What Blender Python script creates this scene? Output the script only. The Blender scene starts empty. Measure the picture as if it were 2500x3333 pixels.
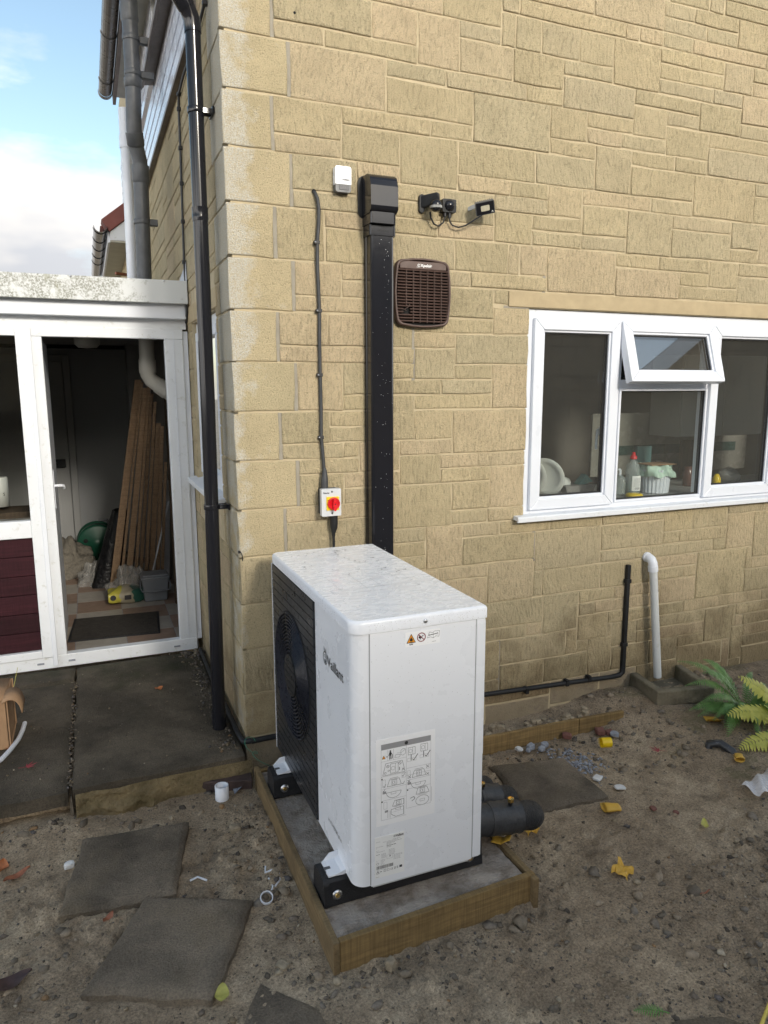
import bpy, bmesh, math, random
import numpy as np
from mathutils import Matrix, Vector, noise as mnoise

scene = bpy.context.scene
COL = scene.collection
random.seed(7)
RNG = np.random.RandomState(11)
R = math.radians

# ------------------------------------------------------------------ camera
cam_d = bpy.data.cameras.new('camera')
cam = bpy.data.objects.new('camera', cam_d)
COL.objects.link(cam)
YAW, PITCH, ROLL = 0.388442, -0.170795, -0.0027056
def cam_axes():
    cy, sy, cp, sp = math.cos(YAW), math.sin(YAW), math.cos(PITCH), math.sin(PITCH)
    f = Vector((sy*cp, cy*cp, sp)); r = Vector((cy, -sy, 0)); u = r.cross(f)
    cr, sr = math.cos(ROLL), math.sin(ROLL)
    return r*cr + u*sr, u*cr - r*sr, f
_r, _u, _f = cam_axes()
cam.matrix_world = Matrix(((_r.x, _u.x, -_f.x, -0.617193), (_r.y, _u.y, -_f.y, -3.321178),
                           (_r.z, _u.z, -_f.z, 1.690045), (0, 0, 0, 1)))
cam_d.sensor_fit = 'VERTICAL'
cam_d.sensor_height = 24.0
cam_d.sensor_width = 18.0
cam_d.lens = 24.0*2326.6185/3333.0
cam_d.clip_start = 0.05
cam_d.clip_end = 600
scene.camera = cam

# ------------------------------------------------------------------ exposure, sky, sun
scene.view_settings.view_transform = 'Standard'
scene.view_settings.look = 'None'
scene.view_settings.gamma = 1.0
scene.view_settings.use_curve_mapping = False
scene.view_settings.exposure = 0.92
SUN_EL, SUN_AZ = R(22), R(171)          # azimuth measured from +Y towards +X
world = bpy.data.worlds.new('World')
scene.world = world
world.use_nodes = True
wt = world.node_tree
for n in list(wt.nodes): wt.nodes.remove(n)
def wn(t, **p):
    n = wt.nodes.new(t)
    for k, v in p.items(): setattr(n, k, v)
    return n
w_out = wn('ShaderNodeOutputWorld'); w_bg = wn('ShaderNodeBackground')
w_sky = wn('ShaderNodeTexSky', sky_type='NISHITA', sun_disc=False, sun_elevation=SUN_EL, sun_rotation=SUN_AZ)
w_sky.air_density = 1.0; w_sky.dust_density = 1.2; w_sky.ozone_density = 1.5
w_tc = wn('ShaderNodeTexCoord'); w_map = wn('ShaderNodeMapping'); w_no = wn('ShaderNodeTexNoise')
w_map.inputs['Scale'].default_value = (1.0, 1.0, 2.6)
w_map.inputs['Location'].default_value = (3.1, 0.3, 2.2)
w_no.inputs['Scale'].default_value = 2.1; w_no.inputs['Detail'].default_value = 7; w_no.inputs['Roughness'].default_value = .55
w_sep = wn('ShaderNodeSeparateXYZ')
w_h = wn('ShaderNodeMapRange'); w_h.inputs['From Min'].default_value = .14; w_h.inputs['From Max'].default_value = .42
w_h.inputs['To Min'].default_value = .2; w_h.inputs['To Max'].default_value = -.10
w_add = wn('ShaderNodeMath', operation='ADD')
w_ramp = wn('ShaderNodeValToRGB')
w_ramp.color_ramp.elements[0].position = .48; w_ramp.color_ramp.elements[1].position = .66
w_cr = wn('ShaderNodeValToRGB')
w_cr.color_ramp.elements[0].position = .35; w_cr.color_ramp.elements[0].color = (8.2, 8.4, 8.9, 1)
w_cr.color_ramp.elements[1].position = .65; w_cr.color_ramp.elements[1].color = (15.8, 14.7, 13.0, 1)
w_n2 = wn('ShaderNodeTexNoise'); w_n2.inputs['Scale'].default_value = 3.7; w_n2.inputs['Detail'].default_value = 4
w_mix = wn('ShaderNodeMix', data_type='RGBA')
w_gain = wn('ShaderNodeMix', data_type='RGBA', blend_type='MULTIPLY'); w_gain.inputs[0].default_value = 1
w_gain.inputs[7].default_value = (1.05, 1.0, .86, 1)
L = wt.links.new
L(w_tc.outputs['Generated'], w_map.inputs['Vector']); L(w_map.outputs[0], w_no.inputs['Vector']); L(w_map.outputs[0], w_n2.inputs['Vector'])
L(w_tc.outputs['Generated'], w_sep.inputs[0]); L(w_sep.outputs['Z'], w_h.inputs['Value'])
L(w_no.outputs['Fac'], w_add.inputs[0]); L(w_h.outputs[0], w_add.inputs[1]); L(w_add.outputs[0], w_ramp.inputs[0])
L(w_n2.outputs['Fac'], w_cr.inputs[0])
w_dot = wn('ShaderNodeVectorMath', operation='DOT_PRODUCT')        # clouds towards the sun are the brighter ones
w_dot.inputs[1].default_value = (math.sin(SUN_AZ)*math.cos(SUN_EL), math.cos(SUN_AZ)*math.cos(SUN_EL), math.sin(SUN_EL))
w_br = wn('ShaderNodeMapRange'); w_br.inputs['From Min'].default_value = -.9; w_br.inputs['From Max'].default_value = 1.0
w_br.inputs['To Min'].default_value = .30; w_br.inputs['To Max'].default_value = 2.0
w_cl = wn('ShaderNodeVectorMath', operation='SCALE')
L(w_tc.outputs['Generated'], w_dot.inputs[0]); L(w_dot.outputs['Value'], w_br.inputs['Value'])
L(w_cr.outputs[0], w_cl.inputs[0]); L(w_br.outputs[0], w_cl.inputs['Scale'])
L(w_sky.outputs[0], w_gain.inputs[6]); L(w_gain.outputs[2], w_mix.inputs[6])
L(w_cl.outputs[0], w_mix.inputs[7]); L(w_ramp.outputs[0], w_mix.inputs[0])
L(w_mix.outputs[2], w_bg.inputs['Color']); L(w_bg.outputs[0], w_out.inputs['Surface'])
w_bg.inputs['Strength'].default_value = 0.14

sun_d = bpy.data.lights.new('sun', 'SUN')
sun_d.energy = 1.4; sun_d.angle = R(8); sun_d.color = (1.0, .945, .85)
sun = bpy.data.objects.new('sun', sun_d); COL.objects.link(sun)
_d = Vector((math.sin(SUN_AZ)*math.cos(SUN_EL), math.cos(SUN_AZ)*math.cos(SUN_EL), math.sin(SUN_EL)))
sun.rotation_euler = _d.to_track_quat('Z', 'Y').to_euler()

# ------------------------------------------------------------------ material helpers
def nd(nt, typ, ins=None, **props):
    n = nt.nodes.new(typ)
    for k, v in props.items(): setattr(n, k, v)
    for k, v in (ins or {}).items():
        s = n.inputs[k]
        if isinstance(v, bpy.types.NodeSocket): nt.links.new(v, s)
        else: s.default_value = v
    return n
def newmat(name):
    m = bpy.data.materials.new(name); m.use_nodes = True
    return m, m.node_tree, m.node_tree.nodes['Principled BSDF']
def ramp(nt, fac, stops):
    n = nt.nodes.new('ShaderNodeValToRGB'); nt.links.new(fac, n.inputs[0])
    e = n.color_ramp.elements
    while len(e) < len(stops): e.new(.5)
    for q, (p, c) in zip(e, stops):
        q.position = p
        q.color = (c, c, c, 1) if isinstance(c, (int, float)) else tuple(c) + (1,)
    return n.outputs[0]
def mixc(nt, fac, a, b, mode='MIX'):
    n = nt.nodes.new('ShaderNodeMix'); n.data_type = 'RGBA'; n.blend_type = mode
    for i, v in ((0, fac), (6, a), (7, b)):
        if isinstance(v, bpy.types.NodeSocket): nt.links.new(v, n.inputs[i])
        elif i == 0: n.inputs[0].default_value = v
        else: n.inputs[i].default_value = tuple(v) + (1,) if len(v) == 3 else v
    return n.outputs[2]
def mth(nt, op, a, b=0.0, c=0.0):
    n = nt.nodes.new('ShaderNodeMath'); n.operation = op
    for i, v in enumerate((a, b, c)):
        if isinstance(v, bpy.types.NodeSocket): nt.links.new(v, n.inputs[i])
        else: n.inputs[i].default_value = v
    return n.outputs[0]
def pos(nt, kind='Object', scale=(1, 1, 1)):
    tc = nd(nt, 'ShaderNodeTexCoord')
    mp = nd(nt, 'ShaderNodeMapping', {'Vector': tc.outputs[kind], 'Scale': scale})
    return mp.outputs[0]
def wpos(nt):
    return nd(nt, 'ShaderNodeNewGeometry').outputs['Position']
def noi(nt, vec, scale, detail=4, rough=.55, dist=0.0):
    return nd(nt, 'ShaderNodeTexNoise', {'Vector': vec, 'Scale': scale, 'Detail': detail, 'Roughness': rough, 'Distortion': dist}).outputs['Fac']
def bump(nt, b, height, strength=.3, dist=.01, normal=None):
    n = nd(nt, 'ShaderNodeBump', {'Height': height, 'Strength': strength, 'Distance': dist})
    if normal is not None: nt.links.new(normal, n.inputs['Normal'])
    if b is not None: nt.links.new(n.outputs[0], b.inputs['Normal'])
    return n.outputs[0]
def simple(name, col, rough=.5, var=.15, vs=6.0, bs=0.0, bst=.2, bd=.004, metal=0.0, dirt=None, dcol=(.1, .09, .07), ds=7.0, spec=.5, rv=.09):
    """plain surface: colour with mottling, fine relief, optional dirt blotches"""
    m, nt, b = newmat(name)
    p = wpos(nt)
    c = ramp(nt, noi(nt, p, vs, 5), [(.25, [x*(1-var) for x in col]), (.75, [min(1, x*(1+var)) for x in col])])
    if dirt:
        f = ramp(nt, noi(nt, p, ds, 7, .68), [(1-dirt, 0.0), (min(1, 1-dirt+.22), .85)])
        c = mixc(nt, f, c, dcol)
    nt.links.new(c, b.inputs['Base Color'])
    b.inputs['Metallic'].default_value = metal
    b.inputs['Specular IOR Level'].default_value = spec
    r = ramp(nt, noi(nt, p, vs*2.3, 4), [(.3, max(.02, rough-rv)), (.7, min(1, rough+rv))])
    nt.links.new(r, b.inputs['Roughness'])
    if bs: bump(nt, b, noi(nt, p, bs, 5, .6), bst, bd)
    return m

def stone_mat(name, stops, ridge=1.0, grain=.8, frost=False):
    m, nt, b = newmat(name)
    tc = nd(nt, 'ShaderNodeTexCoord'); oi = nd(nt, 'ShaderNodeObjectInfo')
    rnd = oi.outputs['Random']
    off = nd(nt, 'ShaderNodeCombineXYZ', {'X': mth(nt, 'MULTIPLY', rnd, 91.0), 'Y': 0.0, 'Z': mth(nt, 'MULTIPLY', rnd, 37.0)})
    ang = nd(nt, 'ShaderNodeCombineXYZ', {'X': 0.0, 'Y': mth(nt, 'MULTIPLY', mth(nt, 'POWER', mth(nt, 'SUBTRACT', mth(nt, 'FRACT', mth(nt, 'MULTIPLY', rnd, 13.7)), .5), 3.0), 1.9), 'Z': 0.0})
    mp = nd(nt, 'ShaderNodeMapping', {'Vector': tc.outputs['Object'], 'Rotation': ang.outputs[0]})
    v0 = nd(nt, 'ShaderNodeVectorMath', {0: mp.outputs[0], 1: off.outputs[0]}, operation='ADD').outputs[0]
    vs = nd(nt, 'ShaderNodeMapping', {'Vector': v0, 'Scale': (1, 1, .26)}).outputs[0]
    vs2 = nd(nt, 'ShaderNodeMapping', {'Vector': v0, 'Scale': (1, 1, .4)}).outputs[0]
    p = wpos(nt)
    rid = noi(nt, vs, 78, 2, .5, .35)
    rid2 = noi(nt, vs2, 105, 3, .6)
    gr = noi(nt, p, 175, 4, .7)
    blot = noi(nt, p, 5.0, 5, .6)
    c = ramp(nt, rnd, stops)
    c = mixc(nt, 1.0, c, ramp(nt, blot, [(.25, (.86, .85, .83)), (.75, (1.08, 1.07, 1.06))]), 'MULTIPLY')
    c = mixc(nt, 1.0, c, ramp(nt, gr, [(.33, .60), (.45, .99), (.75, 1.15)]), 'MULTIPLY')
    if ridge > .1:
        c = mixc(nt, 1.0, c, ramp(nt, rid, [(.35, .84), (.45, 1.0), (.7, 1.06)]), 'MULTIPLY')
    if frost:                                   # worn, pale speckled patches near the arris
        sp = nd(nt, 'ShaderNodeSeparateXYZ', {0: p})
        near = nd(nt, 'ShaderNodeMapRange', {'Value': sp.outputs['X'], 'From Min': 0.0, 'From Max': .19, 'To Min': .27, 'To Max': -.16}).outputs[0]
        zz = nd(nt, 'ShaderNodeMapRange', {'Value': sp.outputs['Z'], 'From Min': .9, 'From Max': 2.0, 'To Min': -.22, 'To Max': 0.03}).outputs[0]
        ff = mth(nt, 'ADD', mth(nt, 'ADD', noi(nt, p, 9, 4, .6), near), zz)
        spk = noi(nt, p, 170, 2, .6)
        fm = mth(nt, 'MULTIPLY', ramp(nt, ff, [(.50, 0.0), (.66, 1.0)]), ramp(nt, spk, [(.4, .25), (.6, .95)]))
        c = mixc(nt, fm, c, (.66, .64, .57))
    # damp and splashed soil at the foot of the wall: ragged, follows the noise
    sz = nd(nt, 'ShaderNodeSeparateXYZ', {0: p}).outputs['Z']
    hgt = nd(nt, 'ShaderNodeMapRange', {'Value': sz, 'From Min': -.1, 'From Max': .75, 'To Min': .34, 'To Max': -.2}).outputs[0]
    st = ramp(nt, mth(nt, 'ADD', noi(nt, p, 3.3, 6, .62), hgt), [(.5, 0.0), (.78, .8)])
    c = mixc(nt, st, c, mixc(nt, 1.0, c, (.46, .43, .40), 'MULTIPLY'))
    nt.links.new(c, b.inputs['Base Color'])
    b.inputs['Roughness'].default_value = .92
    b.inputs['Specular IOR Level'].default_value = .2
    h = mth(nt, 'ADD', mth(nt, 'MULTIPLY', rid, ridge), mth(nt, 'ADD', mth(nt, 'MULTIPLY', rid2, ridge*.45), mth(nt, 'MULTIPLY', gr, grain)))
    bump(nt, b, h, 1.0, .018)
    return m

MAT = {}
MAT['stone'] = stone_mat('tooled stone', [(0, (.53, .45, .285)), (.25, (.59, .49, .31)), (.45, (.555, .475, .31)), (.65, (.635, .515, .34)), (.85, (.605, .505, .315)), (1, (.55, .47, .315))])
MAT['quoin'] = stone_mat('quoin stone', [(0, (.545, .465, .295)), (.5, (.585, .49, .31)), (1, (.61, .515, .33))], ridge=.06, grain=.7, frost=True)
MAT['mortar'] = simple('mortar', (.47, .395, .265), .95, .15, 12, 130, .5, .006, spec=.15)
MAT['lintel'] = simple('lintel stone', (.43, .345, .215), .9, .14, 9, 160, .35, .005, spec=.2)
MAT['plinth'] = simple('plinth stone', (.30, .25, .175), .95, .3, 7, 110, .7, .01, dirt=.5, dcol=(.15, .125, .1), spec=.15)
MAT['upvc'] = simple('white plastic', (.70, .73, .785), .34, .03, 4, dirt=.34, dcol=(.55, .55, .52), ds=13)
MAT['upvc_dirty'] = simple('weathered white plastic', (.69, .715, .745), .45, .04, 5, dirt=.42, dcol=(.40, .40, .34), ds=26)
MAT['seal'] = simple('black seal', (.015, .015, .017), .5)
MAT['black'] = simple('black plastic', (.012, .0125, .016), .13, .04, 14, rv=.015, spec=.38)
MAT['matblack'] = simple('matt black plastic', (.016, .017, .019), .5, .25, 18, 140, .2, .003, spec=.3)
MAT['cable'] = simple('grey black cable', (.035, .037, .04), .55, .2, 30)
MAT['greypipe'] = simple('weathered grey pipe', (.070, .075, .082), .42, .25, 16, 120, .15, .003, dirt=.36, dcol=(.17, .17, .17), ds=60)
MAT['brown'] = simple('brown plastic', (.085, .052, .042), .5, .2, 18, 100, .1, .002, dirt=.3, dcol=(.16, .12, .1), ds=40)
MAT['void'] = simple('dark hollow', (.006, .006, .006), .9)
MAT['white'] = simple('white enamel', (.80, .82, .86), .3, .02, 3)
MAT['grille'] = simple('anthracite plastic', (.022, .024, .028), .33, .15, 10)
MAT['ring'] = simple('blue black plastic', (.022, .025, .036), .3, .15, 10)
MAT['rubber'] = simple('recycled rubber', (.010, .0105, .013), .55, .3, 60, 210, .6, .004)
MAT['steel'] = simple('zinc steel', (.62, .63, .65), .32, .08, 20, metal=1)
MAT['alu'] = simple('aluminium', (.72, .74, .77), .35, .05, 20, metal=.7)
MAT['brass'] = simple('brass', (.72, .50, .18), .22, .06, 20, metal=1)
MAT['lag'] = simple('pipe lagging foam', (.013, .014, .017), .5, .3, 50, 190, 1.0, .014)
MAT['tape'] = simple('grey lagging tape', (.036, .038, .042), .5, .25, 20, 30, .5, .012)
MAT['paper'] = simple('white print paper', (.88, .885, .90), .35, .02, 4)
MAT['plate'] = simple('rating plate paper', (.86, .865, .855), .4, .02, 4)
MAT['ink'] = simple('black print', (.02, .02, .022), .5, 0, 4)
MAT['inkgrey'] = simple('grey print', (.30, .30, .31), .5, 0, 4)
MAT['orange'] = simple('orange print', (.80, .32, .02), .4, .03, 4)
MAT['redprint'] = simple('dark red print', (.22, .02, .03), .5, 0, 4)
MAT['red'] = simple('red plastic', (.62, .012, .018), .28, .06, 30)
MAT['yellow'] = simple('yellow plastic', (.80, .55, .01), .35, .06, 20)
MAT['greybox'] = simple('light grey plastic', (.55, .57, .59), .4, .04, 20)
MAT['sensorgrey'] = simple('dark grey plastic', (.10, .105, .11), .4, .1, 20)
MAT['lens'] = simple('lamp lens', (.50, .47, .36), .25, .05, 40)
MAT['concrete'] = simple('fresh concrete', (.40, .35, .30), .88, .3, 6, 90, .9, .012, dirt=.56, dcol=(.15, .115, .08), ds=11, spec=.25)
MAT['flag'] = simple('worn flagstone', (.115, .093, .068), .8, .42, 4.5, 75, .8, .010, dirt=.42, dcol=(.135, .112, .082), ds=5, spec=.3)
MAT['foundation'] = simple('rough footing', (.19, .15, .085), .95, .45, 9, 60, 1.0, .02, dirt=.5, dcol=(.075, .065, .03), ds=7, spec=.15)
MAT['gully'] = simple('mossy concrete', (.20, .175, .125), .93, .3, 8, 80, .9, .01, dirt=.5, dcol=(.06, .062, .03), ds=6, spec=.2)
MAT['leaf_red'] = simple('red leaf', (.27, .035, .045), .5, .25, 60)
MAT['leaf_orange'] = simple('orange leaf', (.36, .125, .04), .5, .35, 50)
MAT['leaf_brown'] = simple('brown leaf', (.27, .10, .05), .55, .35, 50)
MAT['leaf_dark'] = simple('dark rotting leaf', (.05, .025, .022), .5, .35, 50)
MAT['leaf_yellow'] = simple('yellow green leaf', (.42, .40, .10), .5, .2, 50)
MAT['scrap'] = simple('yellow backing paper', (.58, .35, .05), .5, .12, 40, 30, .2, .004, dirt=.36, dcol=(.28, .19, .07), ds=30)
MAT['chip'] = simple('white plaster', (.62, .63, .63), .7, .12, 40, 80, .4, .004)
MAT['greymortar'] = simple('blue grey mortar', (.27, .29, .33), .9, .25, 30, 90, .6, .006)
MAT['redclay'] = simple('red clay', (.16, .07, .055), .85, .25, 20, 70, .4, .005)
MAT['rubble'] = simple('pale limestone rubble', (.30, .25, .175), .92, .3, 20, 60, .8, .01, dirt=.5, dcol=(.15, .12, .085), ds=30)
MAT['card'] = simple('brown card', (.36, .22, .12), .75, .12, 12, 60, .15, .003)
MAT['cladding'] = simple('white cladding', (.72, .75, .82), .22, .06, 5)
MAT['verge'] = simple('painted red tile', (.19, .055, .042), .6, .15, 8, 50, .2, .004)
MAT['gutter'] = simple('grey brown gutter', (.12, .115, .108), .32, .12, 9)
MAT['fascia'] = simple('brown grey fascia', (.17, .145, .13), .55, .15, 9)
MAT['soffit'] = simple('cream soffit', (.50, .49, .42), .6, .12, 7, dirt=.3, dcol=(.25, .24, .2))
MAT['greenwire'] = simple('green wire', (.03, .22, .13), .4, .1, 30)
MAT['yellowcord'] = simple('yellow cord', (.62, .5, .10), .6, .1, 60)
MAT['lead'] = simple('lead flashing', (.48, .50, .54), .45, .25, 25, 30, .5, .01, dirt=.35, dcol=(.2, .2, .22), ds=20)

def fascia_mat():
    m, nt, b = newmat('lichen stained board'); p = wpos(nt)
    s = nd(nt, 'ShaderNodeSeparateXYZ', {0: p})
    right = nd(nt, 'ShaderNodeMapRange', {'Value': s.outputs['X'], 'From Min': -.45, 'From Max': -.05, 'To Min': 0.02, 'To Max': -.16}).outputs[0]
    f1 = ramp(nt, mth(nt, 'ADD', noi(nt, p, 9, 9, .72), right), [(.44, 0.0), (.54, .85)])
    sp = ramp(nt, noi(nt, p, 85, 3, .6), [(.42, 0.1), (.55, 1.0)])
    c = mixc(nt, mth(nt, 'MULTIPLY', f1, sp), (.62, .64, .645), (.20, .205, .165))
    f2 = ramp(nt, mth(nt, 'ADD', noi(nt, nd(nt, 'ShaderNodeMapping', {'Vector': p, 'Scale': (1, 1, .35)}).outputs[0], 13, 6, .6), right), [(.58, 0.0), (.7, .8)])
    c = mixc(nt, f2, c, (.20, .20, .11))
    nt.links.new(c, b.inputs['Base Color']); b.inputs['Roughness'].default_value = .5
    bump(nt, b, f1, .2, .002)
    return m
MAT['mossboard'] = fascia_mat()

def timber_mat(name, c0, c1, axis='X', dirt=.3, dark=(.07, .05, .03)):
    m, nt, b = newmat(name); p = wpos(nt)
    sc = {'X': (.05, 1, 1), 'Y': (1, .05, 1), 'Z': (1, 1, .05)}[axis]
    v = nd(nt, 'ShaderNodeMapping', {'Vector': p, 'Scale': sc}).outputs[0]
    g = noi(nt, v, 75, 5, .6, .6)
    saw = noi(nt, nd(nt, 'ShaderNodeMapping', {'Vector': p, 'Scale': tuple(1.0 if k < .5 else .04 for k in sc)}).outputs[0], 190, 2)
    c = ramp(nt, g, [(.3, c0), (.7, c1)])
    c = mixc(nt, 1.0, c, ramp(nt, saw, [(.35, .8), (.6, 1.08)]), 'MULTIPLY')
    c = mixc(nt, 1.0, c, ramp(nt, nd(nt, 'ShaderNodeObjectInfo').outputs['Random'], [(0, .78), (1, 1.18)]), 'MULTIPLY')
    f = ramp(nt, noi(nt, p, 6, 6, .65), [(1-dirt, 0.0), (1-dirt+.3, .85)])
    c = mixc(nt, f, c, dark)
    nt.links.new(c, b.inputs['Base Color']); b.inputs['Roughness'].default_value = .8; b.inputs['Specular IOR Level'].default_value = .25
    bump(nt, b, mth(nt, 'ADD', g, mth(nt, 'MULTIPLY', saw, .5)), .5, .004)
    return m
MAT['timber_x'] = timber_mat('sawn timber along', (.15, .10, .045), (.27, .185, .08), 'X', .46)
MAT['timber_y'] = timber_mat('sawn timber across', (.135, .095, .05), (.23, .165, .085), 'Y', .50)
MAT['plank'] = timber_mat('stored plank', (.22, .145, .09), (.34, .235, .15), 'Z', .16)
MAT['darkwood'] = timber_mat('dark wood', (.05, .035, .022), (.10, .07, .045), 'Z', .3)
MAT['maroon'] = timber_mat('maroon woodgrain board', (.020, .0045, .007), (.036, .008, .012), 'X', .2, (.05, .02, .022))

def glass_mat(name, tint=(.93, .95, .94), dusty=.03, veil=1.0, refl=.065):
    m, nt, b = newmat(name); nt.nodes.remove(b)
    out = nt.nodes['Material Output']
    lw = nd(nt, 'ShaderNodeLayerWeight', {'Blend': .5}).outputs['Facing']; fr = mth(nt, 'ADD', mth(nt, 'MULTIPLY', mth(nt, 'POWER', lw, 5.0), .85), refl)
    tr = nd(nt, 'ShaderNodeBsdfTransparent', {'Color': tint + (1,)}); gl = nd(nt, 'ShaderNodeBsdfGlossy', {'Roughness': .015, 'Color': (1, 1, 1, 1)})
    p = wpos(nt)
    df = nd(nt, 'ShaderNodeBsdfDiffuse', {'Color': (.5, .5, .48, 1)})
    mx = nd(nt, 'ShaderNodeMixShader', {0: fr, 1: tr.outputs[0], 2: gl.outputs[0]})
    dm = ramp(nt, noi(nt, p, 150, 6, .75), [(.3, .02*veil), (.55, .03*veil), (.85, dusty+.03*veil)])
    mx2 = nd(nt, 'ShaderNodeMixShader', {0: dm, 1: mx.outputs[0], 2: df.outputs[0]})
    nt.links.new(mx2.outputs[0], out.inputs['Surface'])
    return m
MAT['glass'] = glass_mat('window glass')
MAT['glass_clear'] = glass_mat('porch glass', dusty=0.0, veil=0.0)
MAT['glass_wet'] = glass_mat('rain spotted glass', dusty=.12, refl=.17)

def film_mat(name, col, op=.35, rough=.2):
    m, nt, b = newmat(name); nt.nodes.remove(b); out = nt.nodes['Material Output']
    p = wpos(nt)
    pr = nd(nt, 'ShaderNodeBsdfPrincipled', {'Base Color': col + (1,), 'Roughness': rough})
    bump(nt, pr, noi(nt, p, 26, 4, .6, 1.0), .7, .01)
    tr = nd(nt, 'ShaderNodeBsdfTransparent')
    mx = nd(nt, 'ShaderNodeMixShader', {0: op, 1: tr.outputs[0], 2: pr.outputs[0]})
    nt.links.new(mx.outputs[0], out.inputs['Surface'])
    return m
MAT['film'] = film_mat('clear plastic film', (.34, .33, .31), .45)
MAT['bottle'] = film_mat('clear bottle', (.5, .56, .55), .4, .08)

def water_mat():
    m, nt, b = newmat('water drop')
    b.inputs['Base Color'].default_value = (.93, .95, .98, 1); b.inputs['Roughness'].default_value = .25  # white base colour paints in the bright glint of each drop
    b.inputs['Alpha'].default_value = .75; b.inputs['Specular IOR Level'].default_value = 1.0
    return m
MAT['water'] = water_mat()

def wet_top_mat():
    m, nt, b = newmat('wet white lid'); p = wpos(nt)
    v = nd(nt, 'ShaderNodeMapping', {'Vector': p, 'Scale': (1, 1.9, 1), 'Rotation': (0, 0, .35)}).outputs[0]
    n1 = noi(nt, v, 15, 3, .5, 1.4); n2 = noi(nt, p, 130, 2, .5)
    c = ramp(nt, n1, [(.35, (.87, .88, .895)), (.6, (.90, .905, .91))])
    nt.links.new(c, b.inputs['Base Color'])
    nt.links.new(ramp(nt, n1, [(.42, .16), (.6, .34)]), b.inputs['Roughness'])
    b.inputs['Specular IOR Level'].default_value = .6
    h = mth(nt, 'ADD', ramp(nt, n1, [(.44, 0.0), (.52, 1.0)]), mth(nt, 'MULTIPLY', n2, .06))
    bump(nt, b, h, .22, .004)
    return m
MAT['wet'] = wet_top_mat()

def soil_mat():
    m, nt, b = newmat('damp soil'); p = wpos(nt)
    big = noi(nt, p, 1.7, 5, .6); mid = noi(nt, p, 9, 6, .65); fine = noi(nt, p, 120, 4, .7); grit = noi(nt, p, 330, 2, .6)
    c = ramp(nt, mid, [(.28, (.22, .172, .118)), (.5, (.37, .295, .205)), (.75, (.50, .405, .285))])
    c = mixc(nt, ramp(nt, big, [(.42, 0.0), (.58, .9)]), c, mixc(nt, 1.0, c, (.70, .68, .67), 'MULTIPLY'))
    c = mixc(nt, 1.0, c, ramp(nt, fine, [(.32, .55), (.5, 1.05), (.72, 1.65)]), 'MULTIPLY')
    c = mixc(nt, ramp(nt, grit, [(.70, 0.0), (.76, .6)]), c, (.46, .38, .28))
    s = nd(nt, 'ShaderNodeSeparateXYZ', {0: p})
    gx = nd(nt, 'ShaderNodeMapRange', {'Value': s.outputs['X'], 'From Min': 1.5, 'From Max': 2.3, 'To Min': -.2, 'To Max': .07}).outputs[0]
    c = mixc(nt, ramp(nt, mth(nt, 'ADD', noi(nt, p, 4.5, 7, .7), gx), [(.57, 0.0), (.7, .6)]), c, (.055, .06, .018))
    nt.links.new(c, b.inputs['Base Color'])
    b.inputs['Roughness'].default_value = .82; b.inputs['Specular IOR Level'].default_value = .3
    bump(nt, b, mth(nt, 'ADD', mth(nt, 'MULTIPLY', fine, .7), mth(nt, 'ADD', mid, mth(nt, 'MULTIPLY', grit, .35))), 1.0, .012)
    return m
MAT['soil'] = soil_mat()
def pave_mat(name='mossy paving', c0=(.052, .044, .032), c1=(.108, .09, .066), moss=(.030, .036, .014), y0=.7, y1=1.4, mo=.5):
    m, nt, b = newmat(name); p = wpos(nt)
    mid = noi(nt, p, 6, 7, .65); fine = noi(nt, p, 150, 4, .7); grit = noi(nt, p, 260, 2, .6)
    c = ramp(nt, mid, [(.3, c0), (.7, c1)])
    c = mixc(nt, ramp(nt, noi(nt, p, 2.6, 6, .62), [(.46, 0.0), (.64, .8)]), c, tuple(x*1.55 for x in c1))
    s = nd(nt, 'ShaderNodeSeparateXYZ', {0: p})
    g = nd(nt, 'ShaderNodeMapRange', {'Value': s.outputs['Y'], 'From Min': y0, 'From Max': y1, 'To Min': -.12, 'To Max': .16}).outputs[0]
    c = mixc(nt, ramp(nt, mth(nt, 'ADD', noi(nt, p, 3.4, 7, .66), g), [(mo, 0.0), (mo+.22, .75)]), c, moss)
    c = mixc(nt, 1.0, c, ramp(nt, fine, [(.3, .62), (.5, 1.0), (.8, 1.5)]), 'MULTIPLY')
    c = mixc(nt, ramp(nt, grit, [(.73, 0.0), (.78, .5)]), c, (.4, .36, .28))
    nt.links.new(c, b.inputs['Base Color']); b.inputs['Roughness'].default_value = .8; b.inputs['Specular IOR Level'].default_value = .3
    bump(nt, b, mth(nt, 'ADD', mid, mth(nt, 'MULTIPLY', fine, .8)), 1.0, .016)
    return m
MAT['flag'] = pave_mat('worn flagstone', (.092, .077, .058), (.195, .162, .122), (.21, .168, .11), -5, -4, .66)
MAT['pave'] = pave_mat()
def pebble_mat():
    m, nt, b = newmat('pebble'); p = wpos(nt)
    a = nd(nt, 'ShaderNodeVertexColor', layer_name='tone')
    c = mixc(nt, 1.0, a.outputs[0], ramp(nt, noi(nt, p, 90, 4, .7), [(.3, .65), (.7, 1.2)]), 'MULTIPLY')
    nt.links.new(c, b.inputs['Base Color']); b.inputs['Roughness'].default_value = .8
    bump(nt, b, noi(nt, p, 200, 3), .4, .004)
    return m
MAT['pebble'] = pebble_mat()
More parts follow.
